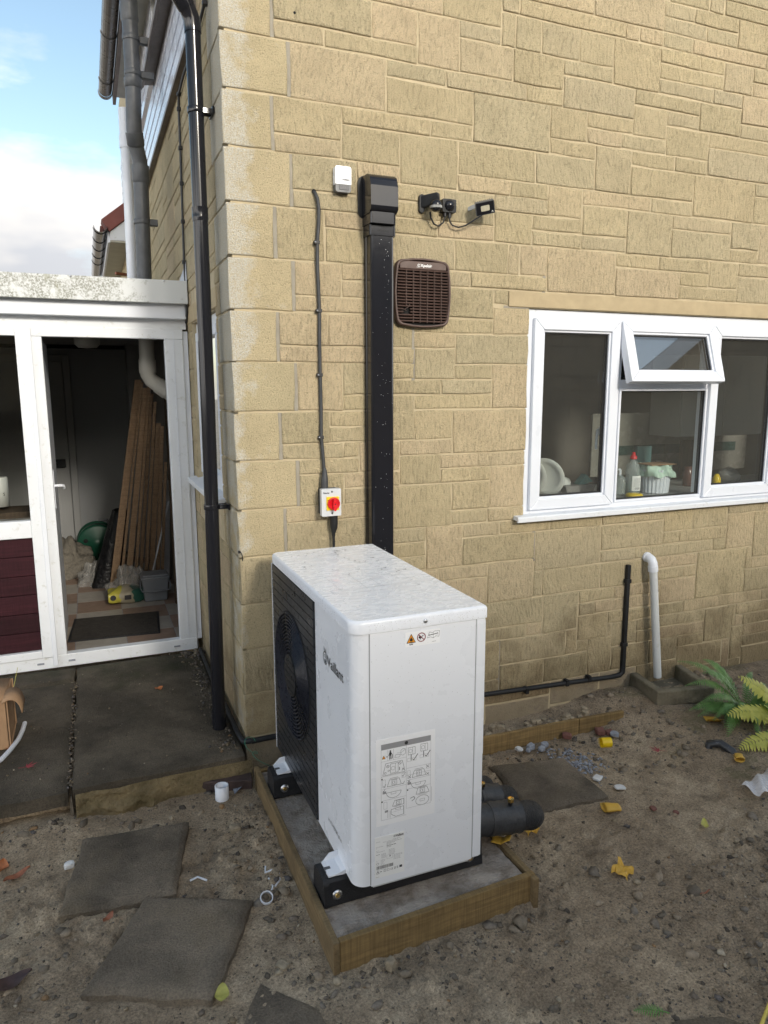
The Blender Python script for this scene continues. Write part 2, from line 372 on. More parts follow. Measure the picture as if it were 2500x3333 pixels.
def leaf_mat(name, c0, c1, tl=.25):
    m, nt, b = newmat(name); p = wpos(nt)
    c = ramp(nt, noi(nt, p, 30, 3), [(.3, c0), (.7, c1)])
    nt.links.new(c, b.inputs['Base Color']); b.inputs['Roughness'].default_value = .5
    t = nd(nt, 'ShaderNodeBsdfTranslucent', {'Color': c})
    mx = nd(nt, 'ShaderNodeMixShader', {0: tl, 1: b.outputs[0], 2: t.outputs[0]})
    nt.links.new(mx.outputs[0], nt.nodes['Material Output'].inputs['Surface'])
    return m
MAT['fern'] = leaf_mat('fern green', (.085, .20, .045), (.16, .31, .085))
MAT['yfern'] = leaf_mat('yellow fern', (.42, .43, .07), (.58, .56, .12))
MAT['hedge'] = leaf_mat('hedge green', (.03, .06, .015), (.07, .12, .03))
# ------------------------------------------------------------------ mesh helpers
class MB:
    def __init__(s): s.v, s.f, s.mi, s.sm = [], [], [], []
    def add(s, vs, fs, mi=0, sm=False):
        o = len(s.v); s.v += [tuple(p) for p in vs]
        for f in fs: s.f.append([i+o for i in f]); s.mi.append(mi); s.sm.append(sm)
        return s
    def box(s, x0, x1, y0, y1, z0, z1, mi=0):
        vs = [(x, y, z) for z in (z0, z1) for y in (y0, y1) for x in (x0, x1)]
        return s.add(vs, [(0, 2, 3, 1), (4, 5, 7, 6), (0, 1, 5, 4), (2, 6, 7, 3), (0, 4, 6, 2), (1, 3, 7, 5)], mi)
    def hexa(s, p, mi=0):        # 8 corners: bottom ring then top ring
        return s.add(p, [(3, 2, 1, 0), (4, 5, 6, 7), (0, 1, 5, 4), (1, 2, 6, 5), (2, 3, 7, 6), (3, 0, 4, 7)], mi)
    def prism(s, poly, fn, lo, hi, mi=0, sm=False, caps=True):
        n = len(poly); vs = [fn(u, v, lo) for u, v in poly]+[fn(u, v, hi) for u, v in poly]
        s.add(vs, [(i, (i+1) % n, n+(i+1) % n, n+i) for i in range(n)], mi, sm)
        if caps: s.add(vs, [tuple(range(n))[::-1], tuple(range(n, 2*n))], mi)
        return s
    def tube(s, pts, r, n=12, mi=0, caps=True, sq=1.0):
        pts = [Vector(p) for p in pts]; rs = r if isinstance(r, (list, tuple)) else [r]*len(pts)
        rings = []; up = None
        for i, p in enumerate(pts):
            t = (pts[min(i+1, len(pts)-1)]-pts[max(i-1, 0)]).normalized()
            if up is None:
                up = Vector((0, 0, 1)) if abs(t.z) < .9 else Vector((0, 1, 0))
            a = t.cross(up).normalized(); bb = a.cross(t).normalized(); up = bb
            rings.append([p+(a*math.cos(2*math.pi*k/n)+bb*math.sin(2*math.pi*k/n)*sq)*rs[i] for k in range(n)])
        vs = [q for ring in rings for q in ring]; fs = []
        for i in range(len(pts)-1):
            for k in range(n): fs.append((i*n+k, i*n+(k+1) % n, (i+1)*n+(k+1) % n, (i+1)*n+k))
        s.add(vs, fs, mi, True)
        if caps:
            s.add(rings[0], [tuple(range(n))[::-1]], mi); s.add(rings[-1], [tuple(range(n))], mi)
        return s
    def lathe(s, prof, c, axis='Z', n=24, mi=0, sm=True):
        c = Vector(c)
        def P(r, h, a):
            x, y = r*math.cos(a), r*math.sin(a)
            return c+Vector({'Z': (x, y, h), 'Y': (x, -h, y), 'X': (-h, x, y)}[axis])   # Y: towards -y, X: towards -x
        vs = [P(r, h, 2*math.pi*k/n) for r, h in prof for k in range(n)]
        return s.add(vs, [(i*n+k, i*n+(k+1) % n, (i+1)*n+(k+1) % n, (i+1)*n+k) for i in range(len(prof)-1) for k in range(n)], mi, sm)
    def grid(s, nu, nv, fn, mi=0, sm=True):
        vs = [fn(i/(nu-1), j/(nv-1)) for j in range(nv) for i in range(nu)]
        return s.add(vs, [(j*nu+i, j*nu+i+1, (j+1)*nu+i+1, (j+1)*nu+i) for j in range(nv-1) for i in range(nu-1)], mi, sm)
    def mesh(s, name, mats):
        me = bpy.data.meshes.new(name)
        me.from_pydata(s.v, [], s.f)
        for m in (mats if isinstance(mats, (list, tuple)) else [mats]): me.materials.append(MAT[m] if isinstance(m, str) else m)
        me.polygons.foreach_set('material_index', s.mi); me.polygons.foreach_set('use_smooth', s.sm)
        me.validate(); me.update()
        return me
ROOTLOC = {}
def link(o, parent=None):
    COL.objects.link(o)
    if parent is not None:
        o.parent = parent
        o.matrix_parent_inverse = Matrix.Translation(-ROOTLOC.get(parent.name, Vector((0, 0, 0))))
    return o
def build(name, mb, mats, parent=None, bevel=0, seg=2, recalc=True):
    me = mb if isinstance(mb, bpy.types.Mesh) else mb.mesh(name, mats)
    if recalc and not isinstance(mb, bpy.types.Mesh):
        bm = bmesh.new(); bm.from_mesh(me); bmesh.ops.recalc_face_normals(bm, faces=bm.faces); bm.to_mesh(me); bm.free()
    o = bpy.data.objects.new(name, me)
    link(o, parent)
    if bevel:
        b = o.modifiers.new('bevel', 'BEVEL'); b.width = bevel; b.segments = seg; b.limit_method = 'ANGLE'; b.angle_limit = R(35)
    return o
def tag(o, label=None, cat=None, group=None, kind=None):
    if label: o['label'] = label
    if cat: o['category'] = cat
    if group: o['group'] = group
    if kind or cat: o['kind'] = kind or 'thing'
    return o
def thing(name, loc, label, cat, group=None):
    o = bpy.data.objects.new(name, None); COL.objects.link(o); o.location = loc; o.empty_display_size = .05
    ROOTLOC[o.name] = Vector(loc)
    return tag(o, label, cat, group)
def structure(name, mb, mats, **k): return tag(build(name, mb, mats, **k), kind='structure')
def copy_tree(o, delta, label=None):
    c = o.copy(); COL.objects.link(c); c.location = o.location+Vector(delta)
    if label: c['label'] = label
    for ch in [x for x in bpy.data.objects if x.parent == o]:
        d = ch.copy(); COL.objects.link(d); d.parent = c
        for g in [x for x in bpy.data.objects if x.parent == ch]:
            e = g.copy(); COL.objects.link(e); e.parent = d
    return c
def rrect(x0, x1, y0, y1, r, n=5, corners=(1, 1, 1, 1)):
    """rounded rectangle outline; corners (x0y0, x1y0, x1y1, x0y1) may be radii"""
    out = []
    for (cx, cy, sx, sy, a0, k) in ((x0, y0, 1, 1, 180, 0), (x1, y0, -1, 1, 270, 1), (x1, y1, -1, -1, 0, 2), (x0, y1, 1, -1, 90, 3)):
        q = r*corners[k]
        if q <= 0: out.append((cx, cy)); continue
        for i in range(n+1):
            a = R(a0+90*i/n); out.append((cx+sx*q+q*math.cos(a), cy+sy*q+q*math.sin(a)))
    return out
FXZ = lambda u, v, w: (u, w, v)      # outline in x,z; extrude along y
FYZ = lambda u, v, w: (w, u, v)
FXY = lambda u, v, w: (u, v, w)
_font_cache = {}
def text_mesh(s, size, bold=0.0, align='LEFT'):
    cu = bpy.data.curves.new('txt', 'FONT'); cu.body = s; cu.size = size; cu.offset = bold; cu.align_x = align; cu.resolution_u = 2
    o = bpy.data.objects.new('txt', cu); COL.objects.link(o)
    dg = bpy.context.evaluated_depsgraph_get(); dg.update()
    me = bpy.data.meshes.new_from_object(o.evaluated_get(dg))
    bpy.data.objects.remove(o); bpy.data.curves.remove(cu)
    return me
def add_text(mb, s, size, fn, bold=0.0, mi=0, sx=1.0, align='LEFT', width=None):
    me = text_mesh(s, size, bold, align)
    if width: sx = width/max(v.co.x for v in me.vertices)
    mb.add([fn(v.co.x*sx, v.co.y) for v in me.vertices], [tuple(p.vertices) for p in me.polygons], mi)
    bpy.data.meshes.remove(me)
def stroke(mb, pts, w, fn, mi=0):
    """a printed line of width w along pts (2-D), mapped by fn(u, v)"""
    for (x0, y0), (x1, y1) in zip(pts[:-1], pts[1:]):
        l = math.hypot(x1-x0, y1-y0) or 1e-6; nx, ny = -(y1-y0)/l*w/2, (x1-x0)/l*w/2
        mb.add([fn(x0+nx, y0+ny), fn(x0-nx, y0-ny), fn(x1-nx, y1-ny), fn(x1+nx, y1+ny)], [(0, 1, 2, 3)], mi)
def rectpts(x0, y0, x1, y1): return [(x0, y0), (x1, y0), (x1, y1), (x0, y1), (x0, y0)]
def circpts(cx, cy, r, n=20, a0=0, a1=360, ry=None): return [(cx+r*math.cos(R(a0+(a1-a0)*i/n)), cy+(ry or r)*math.sin(R(a0+(a1-a0)*i/n))) for i in range(n+1)]
def smooth01(a, b, x):
    t = np.clip((x-a)/(b-a), 0, 1); return t*t*(3-2*t)
# value noise, vectorised
_LAT = np.random.RandomState(5).rand(256, 256)
def vnoise(x, y):
    xi = np.floor(x).astype(int); yi = np.floor(y).astype(int); fx = x-xi; fy = y-yi
    fx = fx*fx*(3-2*fx); fy = fy*fy*(3-2*fy)
    g = lambda i, j: _LAT[(xi+i) % 256, (yi+j) % 256]
    return (g(0, 0)*(1-fx)+g(1, 0)*fx)*(1-fy)+(g(0, 1)*(1-fx)+g(1, 1)*fx)*fy
def fbm(x, y, f, o=5, g=.55):
    a, t, n = 1.0, 0.0, 0.0
    for i in range(o):
        t = t+a*(vnoise(x*f+17.3*i, y*f+9.1*i)-.5); n += a; a *= g; f *= 2.03
    return t/n

# ------------------------------------------------------------------ ground
def ground_z(x, y, rough=True):
    x = np.asarray(x, float); y = np.asarray(y, float)
    z = -.2+0*x
    z = z+.055*smooth01(1.75, 2.5, x)*smooth01(-2.2, -.7, y)
    z = z+.06*np.exp(-((x-2.16)**2/.05+(y+.12)**2/.04))            # heap below the gully
    z = z-.05*np.exp(-((x-1.93)**2/.05+(y+.62)**2/.03))              # hollow
    z = z-.03*np.exp(-((x-2.02)**2/.012+(y+1.0)**2/.03))
    z = z+.035*np.exp(-((x+.93)**2/.05+(y+.20)**2/.02))
    z = z+.03*np.exp(-((x-.0)**2/.02+(y+.75)**2/.3))*0.5
    z = z+.02*fbm(x, y, 2.2, 3)
    if rough:
        amp = .5+1.3*smooth01(-.05, .18, fbm(x+4, y+2, 1.6, 3))
        z = z+amp*(.034*fbm(x, y, 13, 5, .62)+.016*np.maximum(0, fbm(x+9, y, 36, 3, .6))*2)
    return z
def gz(x, y): return float(ground_z(x, y, False))
def grid_mesh(name, x0, x1, nx, y0, y1, ny, zf):
    X, Y = np.meshgrid(np.linspace(x0, x1, nx), np.linspace(y0, y1, ny))
    Z = zf(X, Y); co = np.stack([X, Y, Z], -1).reshape(-1, 3)
    i = np.arange((ny-1)*(nx-1)); r, c = i//(nx-1), i % (nx-1); a = r*nx+c
    q = np.stack([a, a+1, a+nx+1, a+nx], -1)
    me = bpy.data.meshes.new(name)
    me.vertices.add(len(co)); me.vertices.foreach_set('co', co.ravel())
    me.loops.add(q.size); me.loops.foreach_set('vertex_index', q.ravel())
    me.polygons.add(len(q)); me.polygons.foreach_set('loop_start', np.arange(len(q))*4); me.polygons.foreach_set('loop_total', np.full(len(q), 4))
    me.polygons.foreach_set('use_smooth', np.ones(len(q), bool))
    me.update(); me.validate()
    return me
me = grid_mesh('garden_soil', -2.6, 4.4, 560, -3.5, .3, 310, ground_z); me.materials.append(MAT['soil'])
tag(build('garden_soil', me, None), kind='structure')
mb = MB(); mb.grid(2, 2, lambda u, v: (-150+300*u, -150+300*v, -.42)); structure('ground', mb, 'soil')

# ------------------------------------------------------------------ stone walls
ROWH, Z14 = .229/3, .21
STONES = "69,113,10,13,0,0;30,76,36,39,0,0;113,158,15,18,0,0;23,68,9,11,0,0;0,30,24,27,1,0;0,30,30,33,1,0;0,30,18,21,1,0;0,30,36,39,1,0;0,30,12,15,1,0;166,212,6,9,0,0;87,136,4,6,0,0;121,173,2,4,0,0;122,167,35,38,0,0;0,28,3,6,1,0;0,28,-3,0,1,0;168,213,26,29,0,0;288,330,2,6,0,0;81,136,24,26,0,0;0,23,39,42,1,0;83,114,32,35,0,0;208,260,-7,-5,0,0;120,166,7,9,0,0;136,180,-6,-4,0,0;0,22,33,36,1,0;145,190,-1,1,0,0;0,22,27,30,1,0;0,23,9,12,1,0;0,22,21,24,1,0;22,45,27,30,0,0;0,22,15,18,1,0;67,113,27,29,0,0;30,53,18,21,0,0;265,312,32,35,0,0;136,166,4,7,0,0;114,158,21,23,0,0;335,370,5,9,0,0;333,377,-6,-3,0,0;212,259,7,9,0,0;172,213,4,6,0,0;92,114,39,42,0,0;23,69,11,12,0,0;69,91,16,19,0,0;22,54,34,36,0,0;219,251,29,32,0,0;279,347,1,2,0,0;205,236,40,43,0,0;30,61,31,33,0,0;76,122,36,38,0,0;23,69,40,42,0,0;114,159,33,35,0,0;98,120,7,10,0,0;180,216,-5,-3,0,0;238,300,6,7,0,0;136,180,-4,-3,0,0;136,158,18,21,0,0;173,198,1,4,0,0;22,46,16,18,0,0;54,83,33,35,0,0;22,46,22,24,0,0;136,158,11,14,0,0;242,298,0,1,0,0;213,259,26,28,0,0;196,220,33,36,0,0;30,53,12,14,0,0;113,144,27,29,0,0;145,175,-3,-1,0,0;124,145,-2,1,0,0;30,53,25,27,0,0;276,315,-6,-4,0,0;276,315,-4,-2,0,0;175,206,-3,-1,0,0;46,69,22,24,0,0;106,135,30,32,0,0;22,69,21,22,0,0;159,196,33,35,0,0;330,373,2,4,0,0;210,259,2,3,0,0;45,67,27,29,0,0;174,220,38,40,0,0;220,265,33,35,0,0;251,296,29,31,0,0;62,98,7,8,0,0;105,137,42,44,0,0;70,106,6,7,0,0;213,245,4,6,0,0;62,98,8,9,0,0;114,144,39,41,0,0;124,162,1,2,0,0;83,106,13,15,0,0;319,346,29,32,0,0;69,92,40,42,0,0;180,208,-7,-5,0,0;244,276,-5,-3,0,0;274,330,35,37,0,0;91,114,20,22,0,0;333,385,-7,-6,0,0;91,136,18,19,0,0;304,348,26,28,0,0;69,90,22,24,0,0;30,79,24,25,0,0;144,174,39,41,0,0;91,113,16,18,0,0;113,136,11,13,0,0;224,253,-3,-1,0,0;189,219,30,32,0,0;298,322,-2,1,0,0;216,244,-5,-3,0,0;212,259,9,10,0,0;311,335,6,9,0,0;22,53,15,16,0,0;30,61,14,15,0,0;135,158,29,31,0,0;191,237,44,46,0,0;325,375,0,1,0,0;259,288,2,4,0,0;136,158,23,25,0,0;69,106,19,20,0,0;206,224,-3,0,0,0;256,298,-1,0,0,0;90,136,23,24,0,0;127,191,44,45,0,0;68,98,9,10,0,0;243,274,36,38,0,0;282,311,8,10,0,0;167,190,36,38,0,0;160,183,41,43,0,0;53,69,19,21,0,0;297,337,39,41,0,0;167,189,31,33,0,0;106,136,6,7,0,0;266,297,38,40,0,0;333,377,-3,-2,0,0;176,212,9,10,0,0;333,377,-2,-1,0,0;198,220,0,2,0,0;143,176,9,10,0,0;183,205,41,43,0,0;332,376,-1,0,0,0;290,332,44,46,0,0;83,113,15,16,0,0;249,288,5,6,0,0;312,343,32,34,0,0;38,62,8,9,0,0;220,243,37,39,0,0;106,136,13,14,0,0;81,122,26,27,0,0;224,259,3,4,0,0;147,212,43,44,0,0;253,276,-3,-1,0,0;259,282,8,10,0,0;122,168,26,27,0,0;151,168,27,29,0,0;220,253,1,2,0,0;69,83,14,16,0,0;272,311,7,8,0,0;128,158,14,15,0,0;106,136,19,20,0,0;281,304,27,29,0,0;30,69,30,31,0,0;145,160,41,43,0,0;46,69,16,17,0,0;296,319,30,32,0,0;46,69,17,18,0,0;45,77,29,30,0,0;53,80,25,26,0,0;282,304,41,43,0,0;53,80,26,27,0,0;224,242,-1,1,0,0;69,106,30,31,0,0;61,106,31,32,0,0;22,54,33,34,0,0;120,143,9,10,0,0;69,91,20,21,0,0;260,288,-7,-6,0,0;103,135,29,30,0,0;335,370,4,5,0,0;198,224,3,4,0,0;90,114,22,23,0,0;69,91,21,22,0,0;113,135,10,11,0,0;135,158,10,11,0,0;106,128,14,15,0,0;158,180,-7,-6,0,0;77,103,29,30,0,0;249,277,4,5,0,0;212,238,6,7,0,0;259,304,26,27,0,0;315,333,-7,-5,0,0;288,315,-7,-6,0,0;114,136,20,21,0,0;253,279,1,2,0,0;135,167,31,32,0,0;158,189,29,30,0,0;114,144,32,33,0,0;61,83,32,33,0,0;322,333,-4,-1,0,0;158,189,30,31,0,0;53,69,12,13,0,0;53,69,13,14,0,0;243,281,28,29,0,0;53,69,18,19,0,0;189,219,29,30,0,0;23,46,39,40,0,0;311,339,9,10,0,0;213,243,28,29,0,0;189,235,32,33,0,0;137,145,41,43,0,0;304,346,28,29,0,0;61,69,14,16,0,0;99,122,35,36,0,0;251,296,31,32,0,0;144,167,32,33,0,0;268,278,46,48,0,0;276,298,-2,-1,0,0;54,105,42,43,0,0;76,107,38,39,0,0;69,83,13,14,0,0;167,196,35,36,0,0;235,265,32,33,0,0;54,99,35,36,0,0;144,151,27,29,0,0;220,250,35,36,0,0;114,137,41,42,0,0;152,174,38,39,0,0;315,322,-5,-2,0,0;190,220,37,38,0,0;213,243,36,37,0,0;190,213,36,37,0,0;259,281,27,28,0,0;190,198,-1,1,0,0;250,274,35,36,0,0;296,319,29,30,0,0;174,205,40,41,0,0;312,341,34,35,0,0;260,276,-6,-5,0,0;243,266,38,39,0,0;242,256,-1,0,0,0;236,264,42,43,0,0;166,172,4,6,0,0;275,297,40,41,0,0;237,258,43,44,0,0;297,338,38,39,0,0;198,210,2,3,0,0;221,237,43,44,0,0;162,173,1,2,0,0;237,258,45,46,0,0;264,282,42,43,0,0;304,335,41,42,0,0;267,290,44,45,0,0;53,61,15,16,0,0;137,147,43,44,0,0;259,272,7,8,0,0;304,334,42,43,0,0;236,275,40,41,0,0;237,267,44,45,0,0;136,145,25,26,0,0;240,268,46,47,0,0;107,152,38,39,0,0;278,329,47,48,0,0;277,288,4,5,0,0;258,290,45,46,0,0;212,221,43,44,0,0;220,266,39,40,0,0;300,311,6,7,0,0;330,335,4,6,0,0;322,333,-5,-4,0,0;245,249,4,6,0,0;198,206,-1,0,0,0;279,330,46,47,0,0;274,330,37,38,0,0;258,313,43,44,0,0;322,325,-1,1,0,0;236,282,41,42,0,0;325,332,-1,0,0,0;220,224,0,1,0,0;79,81,24,25,0,0;46,92,39,40,0,0;0,38,6,9,1,1;0,38,0,3,1,1;0,38,-6,-3,1,1;108,145,-3,-2,0,1;0,44,50,51,0,1;44,80,49,51,0,1;80,108,50,51,0,1;108,144,48,51,0,1;144,196,49,51,0,1;196,240,48,51,0,1;240,268,50,51,0,1;268,296,48,51,0,1;296,324,49,51,0,1;324,368,49,51,0,1;368,412,49,51,0,1;412,430,49,51,0,1;0,44,49,50,0,1;80,108,48,50,0,1;240,268,49,50,0,1;0,52,46,49,0,1;52,80,46,49,0,1;144,172,47,49,0,1;172,196,47,49,0,1;240,268,47,49,0,1;296,324,48,49,0,1;324,368,48,49,0,1;368,396,47,49,0,1;396,430,47,49,0,1;80,108,47,48,0,1;108,144,46,48,0,1;196,240,46,48,0,1;329,368,47,48,0,1;80,108,46,47,0,1;144,172,45,47,0,1;172,196,46,47,0,1;330,374,46,47,0,1;374,430,46,47,0,1;0,52,44,46,0,1;52,96,45,46,0,1;96,132,45,46,0,1;132,144,45,46,0,1;172,191,45,46,0,1;332,376,45,46,0,1;376,404,44,46,0,1;404,430,45,46,0,1;52,104,43,45,0,1;104,127,44,45,0,1;332,376,43,45,0,1;404,430,44,45,0,1;0,28,42,44,0,1;28,52,43,44,0,1;313,332,43,44,0,1;376,404,43,44,0,1;404,430,42,44,0,1;28,54,42,43,0,1;334,362,42,43,0,1;362,404,42,43,0,1;335,363,41,42,0,1;363,415,40,42,0,1;415,430,40,42,0,1;337,363,39,41,0,1;363,415,38,40,0,1;415,430,38,40,0,1;338,363,36,39,0,1;330,338,36,38,0,1;363,391,37,38,0,1;391,419,37,38,0,1;419,430,35,38,0,1;363,391,36,37,0,1;391,419,35,37,0,1;330,382,35,36,0,1;382,391,34,36,0,1;341,369,34,35,0,1;369,382,32,35,0,1;391,430,33,35,0,1;343,369,32,34,0,1;382,391,32,34,0,1;391,419,31,33,0,1;419,430,32,33,0,1;346,391,31,32,0,1;419,430,30,32,0,1;346,390,29,31,0,1;390,419,29,31,0,1;419,430,29,30,0,1;346,398,28,29,0,1;398,430,28,29,0,1;348,384,26,28,0,1;384,430,27,28,0,1;384,412,26,27,0,1;412,430,26,27,0,1;353,381,23,25,0,1;381,430,23,25,0,1;353,389,22,23,0,1;389,417,22,23,0,1;417,430,22,23,0,1;353,405,20,22,0,1;405,430,19,22,0,1;353,381,19,20,0,1;381,405,18,20,0,1;353,381,17,19,0,1;405,430,17,19,0,1;381,405,15,18,0,1;353,381,14,17,0,1;405,430,15,17,0,1;381,409,13,15,0,1;409,430,13,15,0,1;353,381,12,14,0,1;381,430,11,13,0,1;353,381,10,12,0,1;381,430,9,11,0,1;339,381,9,10,0,1;370,414,7,9,0,1;414,430,8,9,0,1;38,62,6,8,0,1;414,430,6,8,0,1;62,70,4,7,0,1;370,414,4,7,0,1;28,62,5,6,0,1;70,87,4,6,0,1;414,430,3,6,0,1;28,62,3,5,0,1;62,106,1,4,0,1;106,121,3,4,0,1;373,401,2,4,0,1;401,414,2,4,0,1;38,62,1,3,0,1;106,121,2,3,0,1;414,430,1,3,0,1;106,124,0,2,0,1;347,391,1,2,0,1;391,414,1,2,0,1;38,74,-2,1,0,1;74,106,-1,1,0,1;375,419,0,1,0,1;419,430,-1,1,0,1;28,38,-3,0,0,1;106,124,-2,0,0,1;376,404,-1,0,0,1;404,419,-2,0,0,1;74,106,-3,-1,0,1;377,404,-3,-1,0,1;419,430,-3,-1,0,1;38,74,-4,-2,0,1;106,108,-4,-2,0,1;404,419,-4,-2,0,1;74,106,-5,-3,0,1;108,136,-6,-3,0,1;377,404,-6,-3,0,1;419,430,-6,-3,0,1;38,74,-6,-4,0,1;106,108,-6,-4,0,1;404,419,-6,-4,0,1;74,106,-7,-5,0,1;0,28,-7,-6,0,1;28,64,-7,-6,0,1;64,74,-7,-6,0,1;106,158,-7,-6,0,1;385,430,-7,-6,0,1"
def stone_mesh(w, h, d=.035, r=.0048, jit=.0022, prot=0.0, rng=random):
    """one dressed block facing -y: uneven outline, rounded arris, centred on its own origin"""
    o = []
    hw, hh = w/2, h/2
    for (sx, sz) in ((-1, -1), (0, -1), (1, -1), (1, 0), (1, 1), (0, 1), (-1, 1), (-1, 0)):
        o.append((sx*hw+rng.uniform(-jit, jit), sz*hh+rng.uniform(-jit, jit)))
    def inset(p, k): return (p[0]-math.copysign(min(k, abs(p[0])*.5), p[0]) if abs(p[0]) > .01 else p[0], p[1]-math.copysign(min(k, abs(p[1])*.5), p[1]) if abs(p[1]) > .01 else p[1])
    A = [(p[0], d, p[1]) for p in o]; B = [(p[0], r*.9-prot, p[1]) for p in o]
    Cc = [(q[0], r*.22-prot, q[1]) for q in (inset(p, r*.45) for p in o)]
    D = [(q[0], -prot+rng.uniform(0, .0012), q[1]) for q in (inset(p, r*1.25+rng.uniform(0, .003)) for p in o)]
    f = []
    for k in range(8):
        j = (k+1) % 8
        for a in (0, 8, 16): f.append((a+k, a+j, a+8+j, a+8+k))
    f.append(tuple(range(24, 32)))
    m = MB(); m.add(A+B+Cc+D, f, 0, False); m.sm = [i % 3 > 0 and i < 24 for i in range(25)]
    return m
hs = thing('stone_wall', (0, 0, 0), 'honey coloured coursed stone wall carrying the vent, black trunking and kitchen window', 'wall')
rest = MB(); rest_low = MB()
for t in STONES.split(';'):
    a, b, c, d, k, far = map(int, t.split(','))
    w, h = (b-a)/100-.009, (d-c)*ROWH-.009
    x, z = (a+b)/200, Z14+(c+d)/2*ROWH
    if c <= 24 and d >= 24 and a >= 120 and b <= 160: h -= .012; z -= .006
    if a == 0: w += .005; x -= .0025
    if z < -.06 and x < 2.42:      # footing courses below the damp course stand back
        m = stone_mesh(w, h, jit=.004, prot=-.003); mt = 'plinth'
    else:
        m = stone_mesh(w-(.008 if k == 1 else 0), h, prot=random.uniform(-.001, .004) if k == 0 else .002, jit=.0034); mt = 'quoin' if k == 1 else 'stone'
    if far:
        (rest_low if mt == 'plinth' else rest).add([(p[0]+x, p[1], p[2]+z) for p in m.v], m.f)
    else:
        o = build('stone', m, mt, hs); o.location = (x-(.004 if k == 1 else 0), 0, z)
o = build('far_stone', rest, 'stone', hs); tag(o, kind='stuff')
o = build('footing_stone', rest_low, 'plinth', hs); tag(o, kind='stuff')
mb = MB()                                            # the mortar bed, cut round the window opening
WX0, WX1, WZ0, WZ1 = 1.575, 3.52, .955, 2.108
for q in ((0.02, WX0, -.6, 5.3), (WX1, 4.4, -.6, 5.3), (WX0, WX1, -.6, WZ0), (WX0, WX1, WZ1, 5.3)):
    mb.box(q[0], q[1], .0052, .10, q[2], q[3])
build('mortar', mb, 'mortar', hs)
mb = MB().box(1.447, 4.3, -.004, .09, 2.111, 2.190)
tag(build('window_lintel', mb, 'lintel', hs, bevel=.004), 'smooth sandy lintel over the kitchen window')
mb = MB(); mb.box(1.508, 1.572, .0045, .03, .975, 1.043); build('mortar_patch', mb, 'plinth', hs, bevel=.003)
GP = simple('grey repointing', (.30, .275, .225), .95, .15, 14, 130, .5, .006, spec=.15)
def point(*q): build('pointing_strip', MB().box(*q), GP, hs)
for a_, z0, z1 in ((1.663, 2.188, 2.41), (.904, 1.71, 1.985), (1.653, .732, .935), (1.443, -.04, .285)): point(a_-.0085, a_+.0085, .0030, .02, z0, z1)
point(1.42, 1.575, .0030, .02, 2.1035, 2.1155); point(1.64, 1.74, .003, .02, .727, .738)
for t in STONES.split(';'):
    a, b, c, d, k, far = map(int, t.split(','))
    if k == 1 and c >= -3: point(b/100-.0135, b/100+.005, .0034, .02, Z14+c*ROWH+.004, Z14+d*ROWH-.004)
# drilled hole and old patches on the face
mb = MB(); mb.lathe([(.0001, .0045), (.006, .0045)], (.327, .0, 3.30), 'Y', 10); build('drilled_hole', mb, 'void', hs)

# return wall round the corner (faces -x)
sw = thing('side_wall', (0, .1, 0), 'stone side wall receding behind the black downpipe to the porch', 'wall')
mb = MB()
RW0, RW1, RZ0, RZ1 = .40, 1.30, 1.095, 2.085          # its window opening, y and z
for q in ((0.02, RW0, -.6, 5.3), (RW1, 7.2, -.6, 5.3), (RW0, RW1, -.6, RZ0), (RW0, RW1, RZ1, 5.3)):
    mb.box(.0065, .10, q[0]+(.08 if q[0] < .1 else 0), q[1], q[2], q[3])
build('mortar', mb, 'mortar', sw)
rr = random.Random(5)
far = MB(); nst = 0
def side_stone(y0, y1, z0, z1, mt):
    global nst
    if y1-y0 < .03: return
    m = stone_mesh(y1-y0-.010, z1-z0-.010, rng=rr)
    m.v = [(p[1], -p[0], p[2]) for p in m.v]          # face -y -> face -x
    yc, zc = (y0+y1)/2, (z0+z1)/2
    if y0 < 3.3 and nst < 285:
        nst += 1; o = build('stone', m, mt, sw); o.location = (0, yc, zc)
    else: far.add([(p[0], p[1]+yc, p[2]+zc) for p in m.v], m.f)
for c in range(-3, 15):
    za = Z14+c*.229; zb = za+.229
    if zb < -.3: continue
    q = .30 if c % 2 else .22
    q = {0: .22, 1: .30}[(c) % 2]
    m = stone_mesh(q-.008, .219, rng=rr); m.v = [(p[1], -p[0], p[2]) for p in m.v]
    o = build('stone', m, 'quoin', sw); o.location = (0, q/2+.036, (za+zb)/2)
    y = q+.034
    while y < 7.0:
        L_ = rr.choice([.30, .38, .46, .54])
        y2 = min(y+L_, 7.05)
        for lo, hi in ((RW0, RW1),):
            if za < RZ1-.02 and zb > RZ0+.02:
                if y < lo < y2: y2 = lo
                if lo <= y < hi-.001: y = hi; y2 = hi+.14
        k = rr.random()
        if k < .3: side_stone(y, y2, za, zb, 'stone')
        else:
            s = za+ROWH*(1 if k < .65 else 2)
            side_stone(y, y2, za, s, 'stone'); side_stone(y, y2, s, zb, 'stone')
        y = y2
o = build('far_stone', far, 'stone', sw); tag(o, kind='stuff')
mb = MB().box(-.003, .09, .34, 1.46, 2.09, 2.19); build('window_lintel', mb, 'lintel', sw, bevel=.004)
